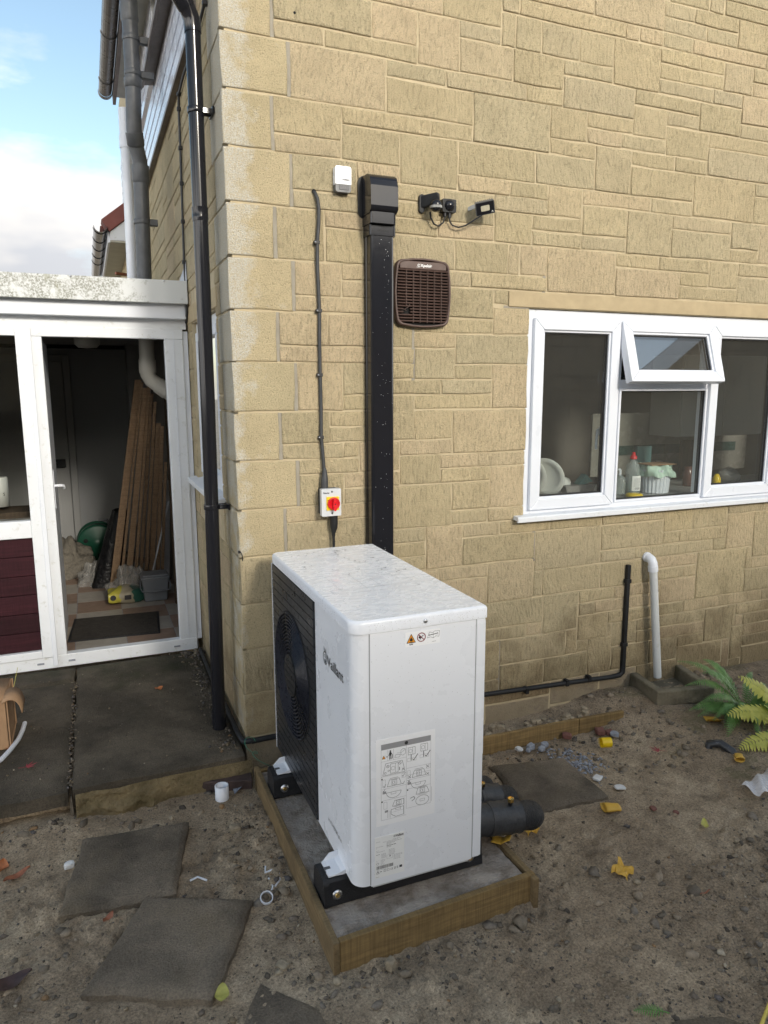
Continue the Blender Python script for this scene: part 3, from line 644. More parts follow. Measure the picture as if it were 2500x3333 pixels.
# ------------------------------------------------------------------ kitchen window
def frame_ring(mb, x0, x1, z0, z1, w, y0, y1, mi=0):
    """mitred rectangular frame in the x,z plane between y0 (front) and y1"""
    o = [(x0, z0), (x1, z0), (x1, z1), (x0, z1)]; i = [(x0+w, z0+w), (x1-w, z0+w), (x1-w, z1-w), (x0+w, z1-w)]
    g = .0006
    for k in range(4):
        j = (k+1) % 4
        dx, dz = o[j][0]-o[k][0], o[j][1]-o[k][1]; l = math.hypot(dx, dz); dx, dz = dx/l*g, dz/l*g
        a, b, c, d = (o[k][0]+dx, o[k][1]+dz), (o[j][0]-dx, o[j][1]-dz), (i[j][0]-dx, i[j][1]-dz), (i[k][0]+dx, i[k][1]+dz)
        mb.hexa([(a[0], y0, a[1]), (b[0], y0, b[1]), (c[0], y0, c[1]), (d[0], y0, d[1]), (a[0], y1, a[1]), (b[0], y1, b[1]), (c[0], y1, c[1]), (d[0], y1, d[1])], mi)
    return mb
def sash(name, parent, x0, x1, z0, z1, w, y0, y1, tilt=0.0, glass='glass', label=None):
    """opening light: mitred frame, glazing bead, black seal, two panes"""
    M = Matrix.Translation((0, y0, z1)) @ Matrix.Rotation(-tilt, 4, 'X') @ Matrix.Translation((0, -y0, -z1))
    def tf(mb): mb.v = [tuple(M @ Vector(p)) for p in mb.v]; return mb
    s = build(name, tf(frame_ring(MB(), x0, x1, z0, z1, w, y0, y1)), 'upvc', parent, bevel=.004)
    if label: s['label'] = label
    build('bead', tf(frame_ring(MB(), x0+w-.001, x1-w+.001, z0+w-.001, z1-w+.001, .013, y0+.012, y0+.03)), 'upvc', s, bevel=.003)
    build('seal', tf(frame_ring(MB(), x0+w+.010, x1-w-.010, z0+w+.010, z1-w-.010, .008, y0+.022, y0+.050)), 'seal', s)
    g = MB()
    for yy in (y0+.028, y0+.048): g.grid(2, 2, lambda u, v: (x0+w+.008+(x1-x0-2*w-.016)*u, yy, z0+w+.008+(z1-z0-2*w-.016)*v), sm=False)
    build('pane', tf(g), glass, s)
    return s
kw = thing('kitchen_window', (2.4, .03, .97), 'white plastic kitchen window with its top light propped open', 'window')
f = MB()
FX0, FX1, FZ0, FZ1 = 1.578, 3.515, .985, 2.106
f.box(FX0, FX0+.052, .020, .085, FZ0, FZ1); f.box(FX1-.052, FX1, .020, .085, FZ0, FZ1)
f.box(FX0+.052, FX1-.052, .020, .085, FZ1-.052, FZ1); f.box(FX0+.052, FX1-.052, .020, .085, FZ0, FZ0+.055)
build('frame', f, 'upvc', kw, bevel=.003)
for x in (2.172, 2.868):
    build('mullion', MB().box(x, x+.05, .021, .084, FZ0+.055, FZ1-.052), 'upvc', kw, bevel=.003)
build('transom', MB().box(2.222, 2.868, .021, .084, 1.675, 1.737), 'upvc', kw, bevel=.003)
sash('casement', kw, 1.613, 2.186, 1.020, 2.060, .060, -.004, .05)
sash('casement', kw, 2.884, 3.480, 1.018, 2.056, .060, -.004, .05)
sash('top_light', kw, 2.190, 2.882, 1.712, 2.062, .060, -.008, .045, tilt=R(17), glass='glass_wet', label='top light swung outwards')
fx = build('fixed_pane', MB().grid(2, 2, lambda u, v: (2.214+.662*u, .048, 1.034+.648*v), sm=False).grid(2, 2, lambda u, v: (2.214+.662*u, .030, 1.034+.648*v), sm=False), 'glass', kw)
build('seal', frame_ring(MB(), 2.219, 2.871, 1.038, 1.677, .008, .024, .052), 'seal', kw)
build('bead', frame_ring(MB(), 2.210, 2.880, 1.026, 1.687, .014, .012, .030), 'upvc', kw, bevel=.003)
build('casement_handle', MB().box(2.135, 2.15, .062, .085, 1.42, 1.47).tube([(2.142, .085, 1.455), (2.142, .105, 1.45), (2.138, .108, 1.40), (2.136, .105, 1.335)], .008, 8), 'upvc', kw)
build('window_stay', MB().tube([(2.24, .05, 1.745), (2.24, -.07, 1.79)], .004, 6).box(2.30, 2.42, .024, .05, 1.737, 1.745).box(2.55, 2.68, .024, .05, 1.737, 1.745), 'seal', kw)
sill = MB().prism([(.10, 1.004), (-.046, .996), (-.052, .990), (-.052, .9655), (-.046, .963), (-.040, .963), (-.038, .975), (.10, .979)], FYZ, 1.512, 3.56)
build('sill', sill, 'upvc_dirty', kw, bevel=.002)
build('sealant', MB().box(1.570, 1.5785, .004, .03, .99, 2.105), 'chip', kw, bevel=.002)

# ------------------------------------------------------------------ kitchen behind the glass
mb = MB()
mb.box(1.3, 4.6, 2.9, 2.95, 0, 2.45); mb.box(4.6, 4.65, .1, 2.9, 0, 2.45); mb.box(1.25, 1.3, .11, 2.9, 0, 2.45)
structure('kitchen_wall', mb, simple('kitchen wall paint', (.20, .185, .155), .8, .06, 3))
structure('kitchen_ceiling', MB().box(1.25, 4.65, .1, 2.95, 2.45, 2.5), simple('kitchen ceiling paint', (.3, .3, .28), .8, .04, 3))
structure('kitchen_floor', MB().box(1.25, 4.65, .1, 2.95, -.05, 0), simple('kitchen floor vinyl', (.2, .17, .14), .6, .2, 8))
structure('kitchen_partition', MB().box(1.31, 2.2, 1.55, 1.6, 0, 2.44), simple('brown kitchen door', (.09, .065, .045), .5, .2, 3))
wk = tag(build('worktop', MB().box(1.3, 4.6, .10, .72, .985, 1.025), simple('worktop', (.30, .30, .29), .4, .1, 20), bevel=.004), 'pale grey worktop along the inside of the kitchen window', 'worktop')
cb = thing('wall_cupboard', (3.8, .62, 1.4), 'white kitchen wall cupboard seen through the right hand casement', 'cupboard')
KW = simple('cupboard white', (.36, .36, .345), .4, .03, 4)
build('carcass', MB().box(3.42, 4.25, .78, 1.08, 1.33, 1.93), KW, cb)
build('door', MB().box(3.425, 3.83, .76, .778, 1.335, 1.925), KW, cb, bevel=.004)
build('door', MB().box(3.84, 4.245, .76, .778, 1.335, 1.925), KW, cb, bevel=.004)
tl = thing('tiled_splashback', (3.5, 1.1, 1.05), 'cream tiled splashback with a dark green patterned border row', 'tiles')
mtile = simple('cream tile', (.26, .25, .22), .25, .05, 6); mgt = simple('green border tile', (.03, .07, .06), .3, .6, 60)
for i in range(9):
    for j in range(2):
        x0 = 3.0+.152*i; z0 = 1.025+.152*j
        if j == 0: build('tile', MB().box(x0, x0+.148, 1.10, 1.108, z0, z0+.148), mtile, tl)
    build('tile', MB().box(x0, x0+.148, 1.098, 1.108, 1.177, 1.25), mgt, tl)
build('tile_panel', MB().box(2.9, 4.5, 1.1085, 1.13, 1.02, 1.5), mtile, tl)

china = simple('white china', (.74, .74, .70), .18, .03, 6)
def plate(x, y, z, r, lab):
    m = MB().lathe([(.0001, 0), (r*.6, 0), (r*.72, .008), (r, .022), (r, .026), (r*.7, .012), (r*.58, .005), (.0001, .005)], (0, 0, 0), 'X', 28)
    q = Matrix.Translation((x, y, z)) @ Matrix.Rotation(R(-18), 4, 'Y') @ Matrix.Rotation(R(38), 4, 'Z')
    m.v = [tuple(q @ Vector(p)) for p in m.v]
    return tag(build('dinner_plate', m, china), lab, 'plate', 'plates in the dish rack')
plate(1.885, .24, 1.175, .120, 'largest white plate upright in the dish rack, nearest the glass')
plate(1.80, .31, 1.18, .125, 'white plate half hidden behind the largest plate in the rack')
rk = thing('dish_rack', (1.85, .26, 1.03), 'white wire dish rack behind the left casement', 'dish rack')
m = MB()
for z in (1.035, 1.075): m.tube([(1.66, .16, z), (2.02, .16, z), (2.02, .40, z), (1.66, .40, z), (1.66, .16, z)], .003, 6)
build('rim', m, 'upvc', rk)
m = MB()
for i in range(16): m.tube([(1.67+.0225*i, .16, 1.031), (1.67+.0225*i, .16, 1.077)], .0022, 5)
tag(build('wires', m, 'upvc', rk), kind='stuff')
bw = MB().lathe([(.0001, 0), (.05, .0), (.075, .03), (.088, .06), (.084, .06), (.068, .03), (.0001, .008)], (1.98, .30, 1.10), 'Z', 24)
q = Matrix.Translation((1.98, .3, 1.12)) @ Matrix.Rotation(R(130), 4, 'Y') @ Matrix.Translation((-1.98, -.3, -1.10)); bw.v = [tuple(q @ Vector(p)) for p in bw.v]
tag(build('cereal_bowl', bw, china), 'white bowl upturned at the right end of the dish rack', 'bowl')
tr = MB().prism([(1.98, 1.115), (2.0, 1.045), (2.17, 1.045), (2.2, 1.115)], FXZ, .17, .34)
tag(build('cutlery_tray', tr, simple('grey tray', (.22, .21, .20), .4), bevel=.006), 'grey plastic drainer tray to the right of the dish rack', 'tray')
tag(build('scourer', MB().prism([(2.08, 1.10), (2.15, 1.175), (2.2, 1.13)], FXZ, .2, .25), simple('teal scourer', (.10, .22, .20), .8, .2, 60)), 'teal green scourer poking up out of the grey tray', 'scourer')
sp = thing('soap_dispenser', (2.446, .25, 1.03), 'clear pump bottle of hand soap behind the fixed pane', 'soap bottle')
build('bottle', MB().lathe([(.0001, 1.027), (.036, 1.027), (.038, 1.04), (.038, 1.12), (.03, 1.14), (.013, 1.15), (.013, 1.155)], (2.446, .25, 0), 'Z', 20), 'bottle', sp)
build('pump', MB().tube([(2.446, .25, 1.15), (2.446, .25, 1.185)], .010, 10).tube([(2.446, .25, 1.187), (2.425, .235, 1.190), (2.415, .23, 1.183)], .006, 8), 'upvc', sp)
wb = thing('washing_up_bottle', (2.556, .26, 1.03), 'washing up liquid bottle with a red cap and white back label', 'bottle')
build('bottle', MB().lathe([(.0001, 1.027), (.045, 1.027), (.05, 1.05), (.05, 1.10), (.042, 1.14), (.046, 1.17), (.038, 1.21), (.016, 1.245), (.014, 1.255)], (2.556, .26, 0), 'Z', 22), 'bottle', wb)
build('liquid', MB().lathe([(.0001, 1.03), (.042, 1.03), (.046, 1.05), (.046, 1.09), (.0001, 1.095)], (2.556, .26, 0), 'Z', 18), simple('green liquid', (.05, .12, .08), .2), wb)
build('cap', MB().lathe([(.022, 1.248), (.022, 1.262), (.012, 1.272), (.009, 1.29), (.0001, 1.292)], (2.556, .26, 0), 'Z', 16), 'red', wb)
lb = MB().grid(8, 2, lambda u, v: (2.556+.0512*math.sin(R(-42+80*u)), .26-.0512*math.cos(R(-42+80*u)), 1.05+.095*v)); build('back_label', lb, 'plate', wb)
lp = MB()
for i in range(9): stroke(lp, [(-.03, 1.128-.006*i), (.022-.006*(i % 3), 1.128-.006*i)], .0016, lambda u, v: (2.556+u, .26-.0525, v))
for i in range(12): stroke(lp, [(-.022+.0035*i, 1.058), (-.022+.0035*i, 1.073)], .0012+.001*(i % 2), lambda u, v: (2.556+u, .26-.0525, v))
build('print', lp, 'inkgrey', wb)
cd = thing('compost_caddy', (2.745, .27, 1.03), 'white ribbed caddy lined with a pale green bag', 'caddy')
n = 48
def rib(a, r): return r+(.0025 if int(a*n/(2*math.pi)) % 2 else -.0015)
m = MB().grid(n*2+1, 2, lambda u, v: ((2.745+(rib(u*6.2831, .086)+.012*v)*math.cos(u*6.2832), .27+(rib(u*6.2831, .086)+.012*v)*math.sin(u*6.2832), 1.027+.15*v)), sm=False)
build('tub', m, 'upvc', cd)
def bagfn(u, v):
    a = u*6.2832; rr_ = .103+.012*math.sin(5*a+v*3)+.006*math.sin(11*a)+(.012 if v < .5 else 0)
    low = 1.135-.035*max(0, math.cos(a-.2))**3
    return (2.745+rr_*math.cos(a)*(1-.25*max(0, v-.7)), .27+rr_*math.sin(a)*(1-.25*max(0, v-.7)), low+(1.205-low)*v+.006*math.sin(7*a))
m = MB().grid(60, 8, bagfn); build('liner_bag', m, simple('pale green bag film', (.50, .66, .55), .4, .1, 30, 30, .4, .01), cd)
build('letter_on_top', MB().box(2.65, 2.86, .2, .34, 1.206, 1.211), 'card', cd)
sg = MB().lathe([(.0001, 0), (.05, 0), (.055, .012), (.045, .022), (.0001, .024)], (2.47, .14, 1.026), 'Z', 18)
tag(build('sponge', sg, 'yellow'), 'yellow sponge lying at the foot of the soap bottles', 'sponge')
tag(build('paper_stand', MB().box(2.80, 2.92, .5, .52, 1.03, 1.30).lathe([(.0001, 0), (.04, 0), (.04, .01), (.0001, .01)], (2.86, .5, 1.14), 'Y', 20), simple('teal board', (.08, .17, .17), .5)), 'teal board standing at the back behind the green lined caddy', 'board')
yb = thing('yellow_bottle', (3.26, .25, 1.03), 'small yellow squeeze bottle behind the right casement', 'bottle')
build('bottle', MB().lathe([(.0001, 1.027), (.03, 1.027), (.026, 1.09), (.012, 1.12), (.0001, 1.122)], (3.262, .25, 0), 'Z', 14), 'yellow', yb)
tag(build('glass_jar', MB().lathe([(.0001, 1.027), (.035, 1.027), (.035, 1.12), (.03, 1.13), (.03, 1.16), (.0001, 1.16)], (3.16, .4, 0), 'Z', 16), simple('dark jar', (.12, .06, .05), .2)), 'dark sauce jar behind the yellow bottle', 'jar')
tag(build('produce_bag', MB().grid(14, 9, lambda u, v: (3.42+.10*math.cos(u*6.283)*math.sin(v*3.1416)*(1+.15*math.sin(9*u+4*v)), .3+.07*math.sin(u*6.283)*math.sin(v*3.1416), 1.09-.06*math.cos(v*3.1416)+.01*math.sin(13*u))), 'film'), 'crumpled clear food bag beside the yellow bottle', 'bag')
tag(build('chopping_board', MB().box(3.53, 3.78, .85, .87, 1.03, 1.30), 'darkwood', bevel=.004), 'brown chopping board leaning against the tiled splashback', 'board')
kt = thing('kettle', (3.06, .6, 1.03), 'shiny steel kettle on the worktop behind the caddy', 'kettle')
build('body', MB().lathe([(.0001, 0), (.07, 0), (.075, .03), (.06, .13), (.04, .16), (.0001, .165)], (3.06, .6, 1.027), 'Z', 20), 'steel', kt)
build('handle', MB().tube([(3.11, .6, 1.17), (3.15, .6, 1.15), (3.14, .6, 1.06)], .009, 8), 'matblack', kt)

# ------------------------------------------------------------------ window in the side wall
sd = thing('side_window', (.03, .85, 1.09), 'narrow white window in the side wall behind the downpipe', 'window')
f = MB()
for (a, b, c, d) in ((.40, 1.30, 1.12, 1.175), (.40, 1.30, 2.03, 2.084), (.40, .455, 1.175, 2.03), (1.235, 1.30, 1.175, 2.03)):
    f.box(.03, .09, a, b, c, d)
build('frame', f, 'upvc_dirty', sd, bevel=.003)
f = MB()
for (a, b, c, d) in ((.462, 1.228, 1.182, 1.235), (.462, 1.228, 1.97, 2.023), (.462, .515, 1.235, 1.97), (1.175, 1.228, 1.235, 1.97)):
    f.box(.012, .06, a, b, c, d)
cs = build('casement', f, 'upvc', sd, bevel=.004)
build('pane', MB().grid(2, 2, lambda u, v: (.036, .51+.67*u, 1.23+.745*v), sm=False), 'glass', cs)
build('seal', MB().box(.026, .033, 1.162, 1.1765, 1.235, 1.97).box(.026, .033, .5135, .528, 1.235, 1.97), 'seal', cs)
build('sill', MB().prism([(.09, 1.155), (-.050, 1.128), (-.050, 1.098), (.09, 1.118)], lambda u, v, w: (u, w, v), .33, 1.42), 'upvc_dirty', sd, bevel=.003)
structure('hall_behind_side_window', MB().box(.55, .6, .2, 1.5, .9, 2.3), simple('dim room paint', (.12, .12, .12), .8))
# ------------------------------------------------------------------ porch
PY = 1.45                                     # front plane of the porch frame
po = thing('porch', (-.6, PY, -.04), 'white framed lean-to porch with its door standing open', 'porch')
def bar(x0, x1, z0, z1, y0=PY, y1=PY+.06): return MB().box(x0, x1, y0, y1, z0, z1)
f = MB()
f.box(-2.2, -.035, PY, PY+.062, -.05, .032)                     # cill rail
f.box(-.148, -.034, PY+.002, PY+.06, .032, 2.0)                 # right jamb
f.box(-.905, -.845, PY+.002, PY+.06, .032, 2.0)                 # door post
f.box(-2.2, -.034, PY, PY+.062, 2.0, 2.062)                     # head
build('frame', f, 'upvc_dirty', po, bevel=.004)
f = MB(); f.box(-.095, -.091, PY-.0015, PY+.001, .03, 2.05); f.box(-.034, -.004, PY+.01, PY+.05, .02, 2.05)
build('cover_strip', f, 'upvc', po)
f = MB()
for (a, b, c, d) in ((-.985, -.925, .028, 2.045), (-2.2, -2.14, .028, 2.045)): f.box(a, b, PY-.014, PY+.05, c, d)
f.box(-2.14, -.985, PY-.014, PY+.05, 2.0, 2.045); f.box(-2.14, -.985, PY-.014, PY+.05, .80, .905); f.box(-2.14, -.985, PY-.014, PY+.05, .028, .075)
build('side_light_frame', f, 'upvc_dirty', po, bevel=.004)
build('post_cover', MB().box(-.926, -.90, PY-.022, PY+.0, -.03, 2.05), 'upvc', po, bevel=.003)
for i in range(6):
    build('panel_board', MB().box(-2.14, -.985, PY+.012+.001*(i % 2), PY+.03, .075+.121*i+.0015, .075+.121*(i+1)-.0015), 'maroon', po, bevel=.004)
build('panel_back', MB().box(-2.14, -.985, PY+.03, PY+.04, .075, .80), 'void', po)
build('side_light_pane', MB().grid(2, 2, lambda u, v: (-2.14+1.155*u, PY+.016, .905+1.095*v), sm=False), 'glass_clear', po)
build('soffit_board', MB().box(-2.2, -.012, PY+.004, PY+.04, 2.062, 2.20), 'upvc_dirty', po)
build('lower_fascia', MB().box(-2.3, -.016, PY-.06, PY-.03, 2.118, 2.222).box(-2.3, -.016, PY-.03, PY+.04, 2.118, 2.135), 'upvc', po, bevel=.006)
build('upper_fascia', MB().box(-2.3, -.006, PY-.11, PY-.085, 2.205, 2.342), 'mossboard', po, bevel=.004)
m = MB()
for x in (-.14, -.66, -1.2): m.lathe([(.007, -.001), (.006, .003), (.0001, .004)], (x, PY-.11, 2.335), 'Y', 8)
build('nail', m, 'steel', po)
build('roof', MB().box(-2.3, -.004, PY-.085, 4.6, 2.235, 2.325), simple('felt roof', (.06, .06, .06), .9, .3, 10), po)
for x in (-.19, -.84, -1.02):
    build('drain_cover', MB().box(x, x+.04, PY-.006, PY, -.018, -.006), 'greymortar', po, bevel=.002)
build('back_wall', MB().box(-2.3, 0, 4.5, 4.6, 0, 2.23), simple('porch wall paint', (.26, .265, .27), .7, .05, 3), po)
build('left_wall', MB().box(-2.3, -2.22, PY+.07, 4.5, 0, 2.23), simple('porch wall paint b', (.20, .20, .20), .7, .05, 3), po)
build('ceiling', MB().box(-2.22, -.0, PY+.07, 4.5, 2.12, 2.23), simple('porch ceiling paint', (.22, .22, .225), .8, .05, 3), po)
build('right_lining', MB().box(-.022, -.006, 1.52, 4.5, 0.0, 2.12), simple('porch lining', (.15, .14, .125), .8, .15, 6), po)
build('ceiling_batten', MB().box(-2.2, -.24, 4.44, 4.5, 2.085, 2.12), 'void', po)
build('boxing', MB().box(-.24, -.03, 4.2, 4.5, 0, 2.12), simple('grey boxing', (.25, .25, .25), .7), po)
# the door leaf, swung in against the post
dl = build('door_leaf', MB().box(-.893, -.853, PY+.03, PY+.74, .036, 1.99), 'upvc', po, bevel=.004); dl['label'] = 'white door leaf swung fully inwards'
build('handle', MB().box(-.853, -.842, PY+.07, PY+.11, .96, 1.20).tube([(-.842, PY+.09, 1.10), (-.808, PY+.09, 1.10), (-.795, PY+.105, 1.097), (-.792, PY+.125, 1.08)], .010, 10), 'upvc', dl)
build('edge_seal', MB().box(-.872, -.866, PY+.026, PY+.031, .04, 1.985), 'seal', dl)
# inner door on the back wall
idr = thing('inner_door', (-1.0, 4.49, 0), 'plain white inner door on the far wall of the dark porch', 'door')
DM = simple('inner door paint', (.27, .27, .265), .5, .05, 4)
build('leaf', MB().box(-1.52, -.83, 4.455, 4.495, 0.01, 1.95), DM, idr)
for (a, b, c, d) in ((-1.45, -1.20, 1.15, 1.85), (-1.14, -.90, 1.15, 1.85), (-1.45, -1.20, .15, .9), (-1.14, -.90, .15, .9), (-1.14, -.90, .93, 1.12)):
    build('panel', frame_ring(MB(), a, b, c, d, .02, 4.445, 4.456), DM, idr)
build('architrave', MB().box(-.825, -.76, 4.46, 4.5, 0, 2.02).box(-1.6, -.826, 4.46, 4.5, 1.955, 2.02), DM, idr, bevel=.006)
rl = build('rim_lock', MB().box(-.985, -.86, 4.41, 4.444, .93, 1.01), 'matblack', idr, bevel=.004)
build('knob', MB().lathe([(.0001, .05), (.022, .045), (.027, .025), (.012, .01), (.012, 0)], (-.955, 4.41, .965), 'Y', 14), 'matblack', rl)
# floor tiles: chequered terracotta and cream
fl = tag(build('porch_floor', MB().box(-2.22, -.022, PY+.062, 4.5, -.06, -.004), 'greymortar'), kind='structure')
tc = [simple('cream floor tile', (.31, .285, .25), .45, .12, 9, 30, .1, .003, dirt=.3, dcol=(.22, .19, .16)), simple('terracotta floor tile', (.23, .16, .12), .5, .18, 9, 30, .1, .003, dirt=.3, dcol=(.16, .1, .08)), simple('buff floor tile', (.31, .27, .22), .45, .14, 9)]
for i in range(7):
    for j in range(10):
        x0 = -2.10+.325*i; y0 = PY+.07+.305*j
        x1 = min(x0+.321, -.024); y1 = min(y0+.301, 4.5)
        k = 1 if (i+j) % 2 else (0 if random.random() < .7 else 2)
        build('tile', MB().box(x0, x1, y0, y1, -.004, .0), tc[k], fl)

# ------------------------------------------------------------------ things in the porch
mt = thing('door_mat', (-.53, 2.0, 0), 'dark brown ribbed door mat just inside the open porch door', 'mat')
q = Matrix.Rotation(R(-6), 4, 'Z')
def rotv(mb, c, a):
    q_ = Matrix.Translation(c) @ Matrix.Rotation(a, 4, 'Z') @ Matrix.Translation(-Vector(c)); mb.v = [tuple(q_ @ Vector(p)) for p in mb.v]; return mb
build('pile', rotv(MB().box(-.82, -.25, 1.76, 2.24, .001, .012), (-.53, 2, 0), R(-4)), simple('mat pile', (.030, .025, .02), .95, .5, 30, 220, 1.0, .006), mt)
build('edging', rotv(frame_ring(MB(), 0, 1, 0, 1, .1, 0, 1) if False else MB().box(-.835, -.82, 1.745, 2.255, .001, .009).box(-.25, -.235, 1.745, 2.255, .001, .009).box(-.82, -.25, 1.745, 1.76, .001, .009).box(-.82, -.25, 2.24, 2.255, .001, .009), (-.53, 2, 0), R(-4)), 'rubber', mt)
bk = thing('grey_bucket', (-.21, 2.60, 0), 'grey lidded caddy bucket standing beside the leaning planks', 'bucket')
BG = simple('grey bucket plastic', (.17, .185, .205), .4, .06, 10)
def tap(x0, x1, y0, y1, z0, z1, t): return MB().hexa([(x0+t, y0+t, z0), (x1-t, y0+t, z0), (x1-t, y1-t, z0), (x0+t, y1-t, z0), (x0, y0, z1), (x1, y0, z1), (x1, y1, z1), (x0, y1, z1)])
build('tub', tap(-.315, -.105, 2.52, 2.70, 0.002, .19, .018), BG, bk, bevel=.012, seg=3)
build('lid', MB().box(-.322, -.098, 2.512, 2.708, .186, .205).box(-.31, -.11, 2.52, 2.70, .205, .222), BG, bk, bevel=.007)
build('handle', MB().tube([(-.322, 2.60, .17), (-.326, 2.53, .12), (-.315, 2.505, .10), (-.21, 2.50, .092), (-.105, 2.505, .10), (-.094, 2.53, .12), (-.098, 2.60, .17)], .005, 8), BG, bk)
sk = thing('compost_sack', (-.45, 2.62, 0), 'yellow and green compost sack slumped on the tiles', 'sack')
def sackfn(u, v):
    a = u*6.2832; w = abs(math.cos(a))**.7*math.copysign(1, math.cos(a)); t = abs(math.sin(a))**.6*math.copysign(1, math.sin(a))
    L_ = v; thick = .065*(1-.55*abs(2*v-1)**3); half = .115*(1-.12*abs(2*v-1)**2)
    x = -.57+.30*L_; y = 2.60+half*w+.10*L_; z = .068*(1-.4*v)+thick*t+.012*math.sin(9*v+3*u*6.28)
    return (x, y, max(.002, z))
def sack_mat():
    m, nt, b = newmat('printed sack'); p = wpos(nt); s = nd(nt, 'ShaderNodeSeparateXYZ', {0: p})
    e = mth(nt, 'ADD', s.outputs['X'], mth(nt, 'MULTIPLY', noi(nt, p, 9, 2), .12))
    c = ramp(nt, mth(nt, 'ADD', mth(nt, 'MULTIPLY', e, 2.6), 1.5), [(.30, (.40, .36, .05)), (.34, (.38, .34, .05)), (.42, (.30, .27, .20)), (.62, (.28, .25, .18)), (.66, (.02, .08, .06)), (1, (.03, .10, .07))])
    c.node.color_ramp.interpolation = 'CONSTANT'
    nt.links.new(c, b.inputs['Base Color']); b.inputs['Roughness'].default_value = .35
    bump(nt, b, noi(nt, p, 22, 3, .5, .8), .6, .012); return m
build('bag', MB().grid(28, 16, sackfn), sack_mat(), sk)
build('printed_badge', MB().lathe([(.0001, 0), (.022, 0)], (-.535, 2.497, .075), 'Y', 18).box(-.45, -.40, 2.505, 2.506, .05, .085), 'ink', sk)
def crumple(c, sx, sy, sz, seed, n=22):
    r0 = Vector((seed*3.1, seed*1.7, seed))
    def fn(u, v):
        a = u*6.2832; b_ = v*1.65
        d = Vector((math.cos(a)*math.cos(b_), math.sin(a)*math.cos(b_), math.sin(b_)))
        k = 1+.34*mnoise.noise(d*2.2+r0)+.16*mnoise.noise(d*6+r0)
        return (c[0]+sx*d.x*k, c[1]+sy*d.y*k, max(c[2]+.002, c[2]+sz*d.z*k))
    return MB().grid(n*2, n, fn)
tag(build('clear_plastic_bag', crumple((-.40, 2.80, .0), .17, .12, .24, 2), 'film'), 'crumpled clear plastic bag behind the compost sack', 'bag')
tag(build('plastic_wrapping', crumple((-.66, 3.30, .0), .14, .12, .19, 5), 'film'), 'rounded clear plastic wrapping left of the black bin bag', 'wrapping')
tag(build('dust_sheet', crumple((-.93, 3.75, .0), .26, .22, .30, 8), simple('dust sheet cloth', (.14, .125, .10), .9, .15, 8, 18, 1.0, .04)), 'heaped grey brown dust sheet by the inner door', 'dust sheet')
tag(build('black_bag', MB().grid(30, 16, lambda u, v: (-.58+.16*v+(.12-.06*v)*math.cos(u*6.2832)*(1+.12*math.sin(7*u*6.28+5*v)), 3.2+.10*math.sin(u*6.2832), .003+.66*v)), simple('black bag film', (.008, .008, .009), .35, .2, 10, 22, .8, .02)), 'tall black bin bag leaning on the planks', 'bag')
hr = thing('hose_reel', (-.66, 3.95, 0), 'green garden hose reel behind the black bag', 'hose reel')
GM = simple('green reel plastic', (.010, .065, .038), .4, .1, 12)
build('drum_face', MB().lathe([(.0001, .03), (.05, .03), (.06, .012), (.165, .02), (.185, .0), (.185, -.03), (.0001, -.03)], (-.62, 3.95, .23), 'Y', 36), GM, hr)
build('drum_face', MB().lathe([(.0001, .03), (.165, .02), (.185, .0), (.185, -.02), (.0001, -.02)], (-.62, 4.15, .23), 'Y', 36), GM, hr)
build('hose_coil', MB().lathe([(.13, 0), (.17, -.02), (.17, -.15), (.13, -.17)], (-.62, 3.97, .23), 'Y', 30), simple('hose', (.02, .05, .03), .5), hr)
build('stand', MB().tube([(-.50, 3.9, .02), (-.50, 3.9, .40), (-.52, 3.92, .46), (-.60, 3.92, .46)], .014, 10), 'greypipe', hr)
for a in (40, 160, 280):
    build('slot', MB().lathe([(.0001, .0), (.02, 0)], (-.62+.11*math.cos(R(a)), 3.925, .23+.11*math.sin(R(a))), 'Y', 12), 'void', hr)
# planks leaning into the corner
for i in range(9):
    t = i/8
    w = (.062, .022, .050, .026, .030, .028, .046, .034, .026)[i]; bx = (-.52, -.462, -.405, -.345, -.305, -.262, -.212, -.160, -.125)[i]; tx = -.262+(bx+.52)*.40; by = 3.10-.02*(i % 3)-.05*t; ty = 2.32-.03*t-(0, .035, .01, .05, .02, .055, .0, .04, .015)[i]
    h = (1.76, 1.74, 1.70, 1.72, 1.66, 1.60, 1.44, 1.42, 1.15)[i]
    m = MB().hexa([(bx-w/2, by-.012, 0.002), (bx+w/2, by-.012, .002), (bx+w/2, by+.012, .002), (bx-w/2, by+.012, .002), (tx-w*.38, ty-.012, h), (tx+w*.38, ty-.012, h), (tx+w*.38, ty+.012, h), (tx-w*.38, ty+.012, h)])
    lab = ['wide brown plank leftmost of the bundle leaning in the porch', 'narrow plank second from the left of the leaning bundle', 'plank third from the left of the leaning bundle', 'plank fourth from the left of the leaning bundle', 'middle plank of the leaning bundle in the porch', 'plank right of the middle of the leaning bundle', 'third plank from the right of the leaning bundle, cut short', 'second plank from the right of the leaning bundle', 'shortest plank at the right edge of the leaning bundle'][i]
    tag(build('plank', m, 'plank', bevel=.002), lab, 'plank', 'planks leaning in the porch')
tag(build('white_board', MB().hexa([(-.21, 3.16, .002), (-.05, 3.1, .002), (-.05, 3.12, .002), (-.21, 3.18, .002), (-.12, 2.8, .95), (-.035, 2.75, .95), (-.035, 2.77, .95), (-.12, 2.82, .95)]), simple('white sheet board', (.42, .43, .45), .5)), 'white board leaning right of the planks behind the bucket', 'board')
tag(build('trim_strip', MB().hexa([(-.215, 2.92, .12), (-.205, 2.92, .12), (-.205, 2.93, .12), (-.215, 2.93, .12), (-.075, 2.6, .80), (-.062, 2.6, .80), (-.062, 2.61, .80), (-.075, 2.61, .80)]), 'upvc'), 'thin white trim strip leaning against the white board', 'trim')
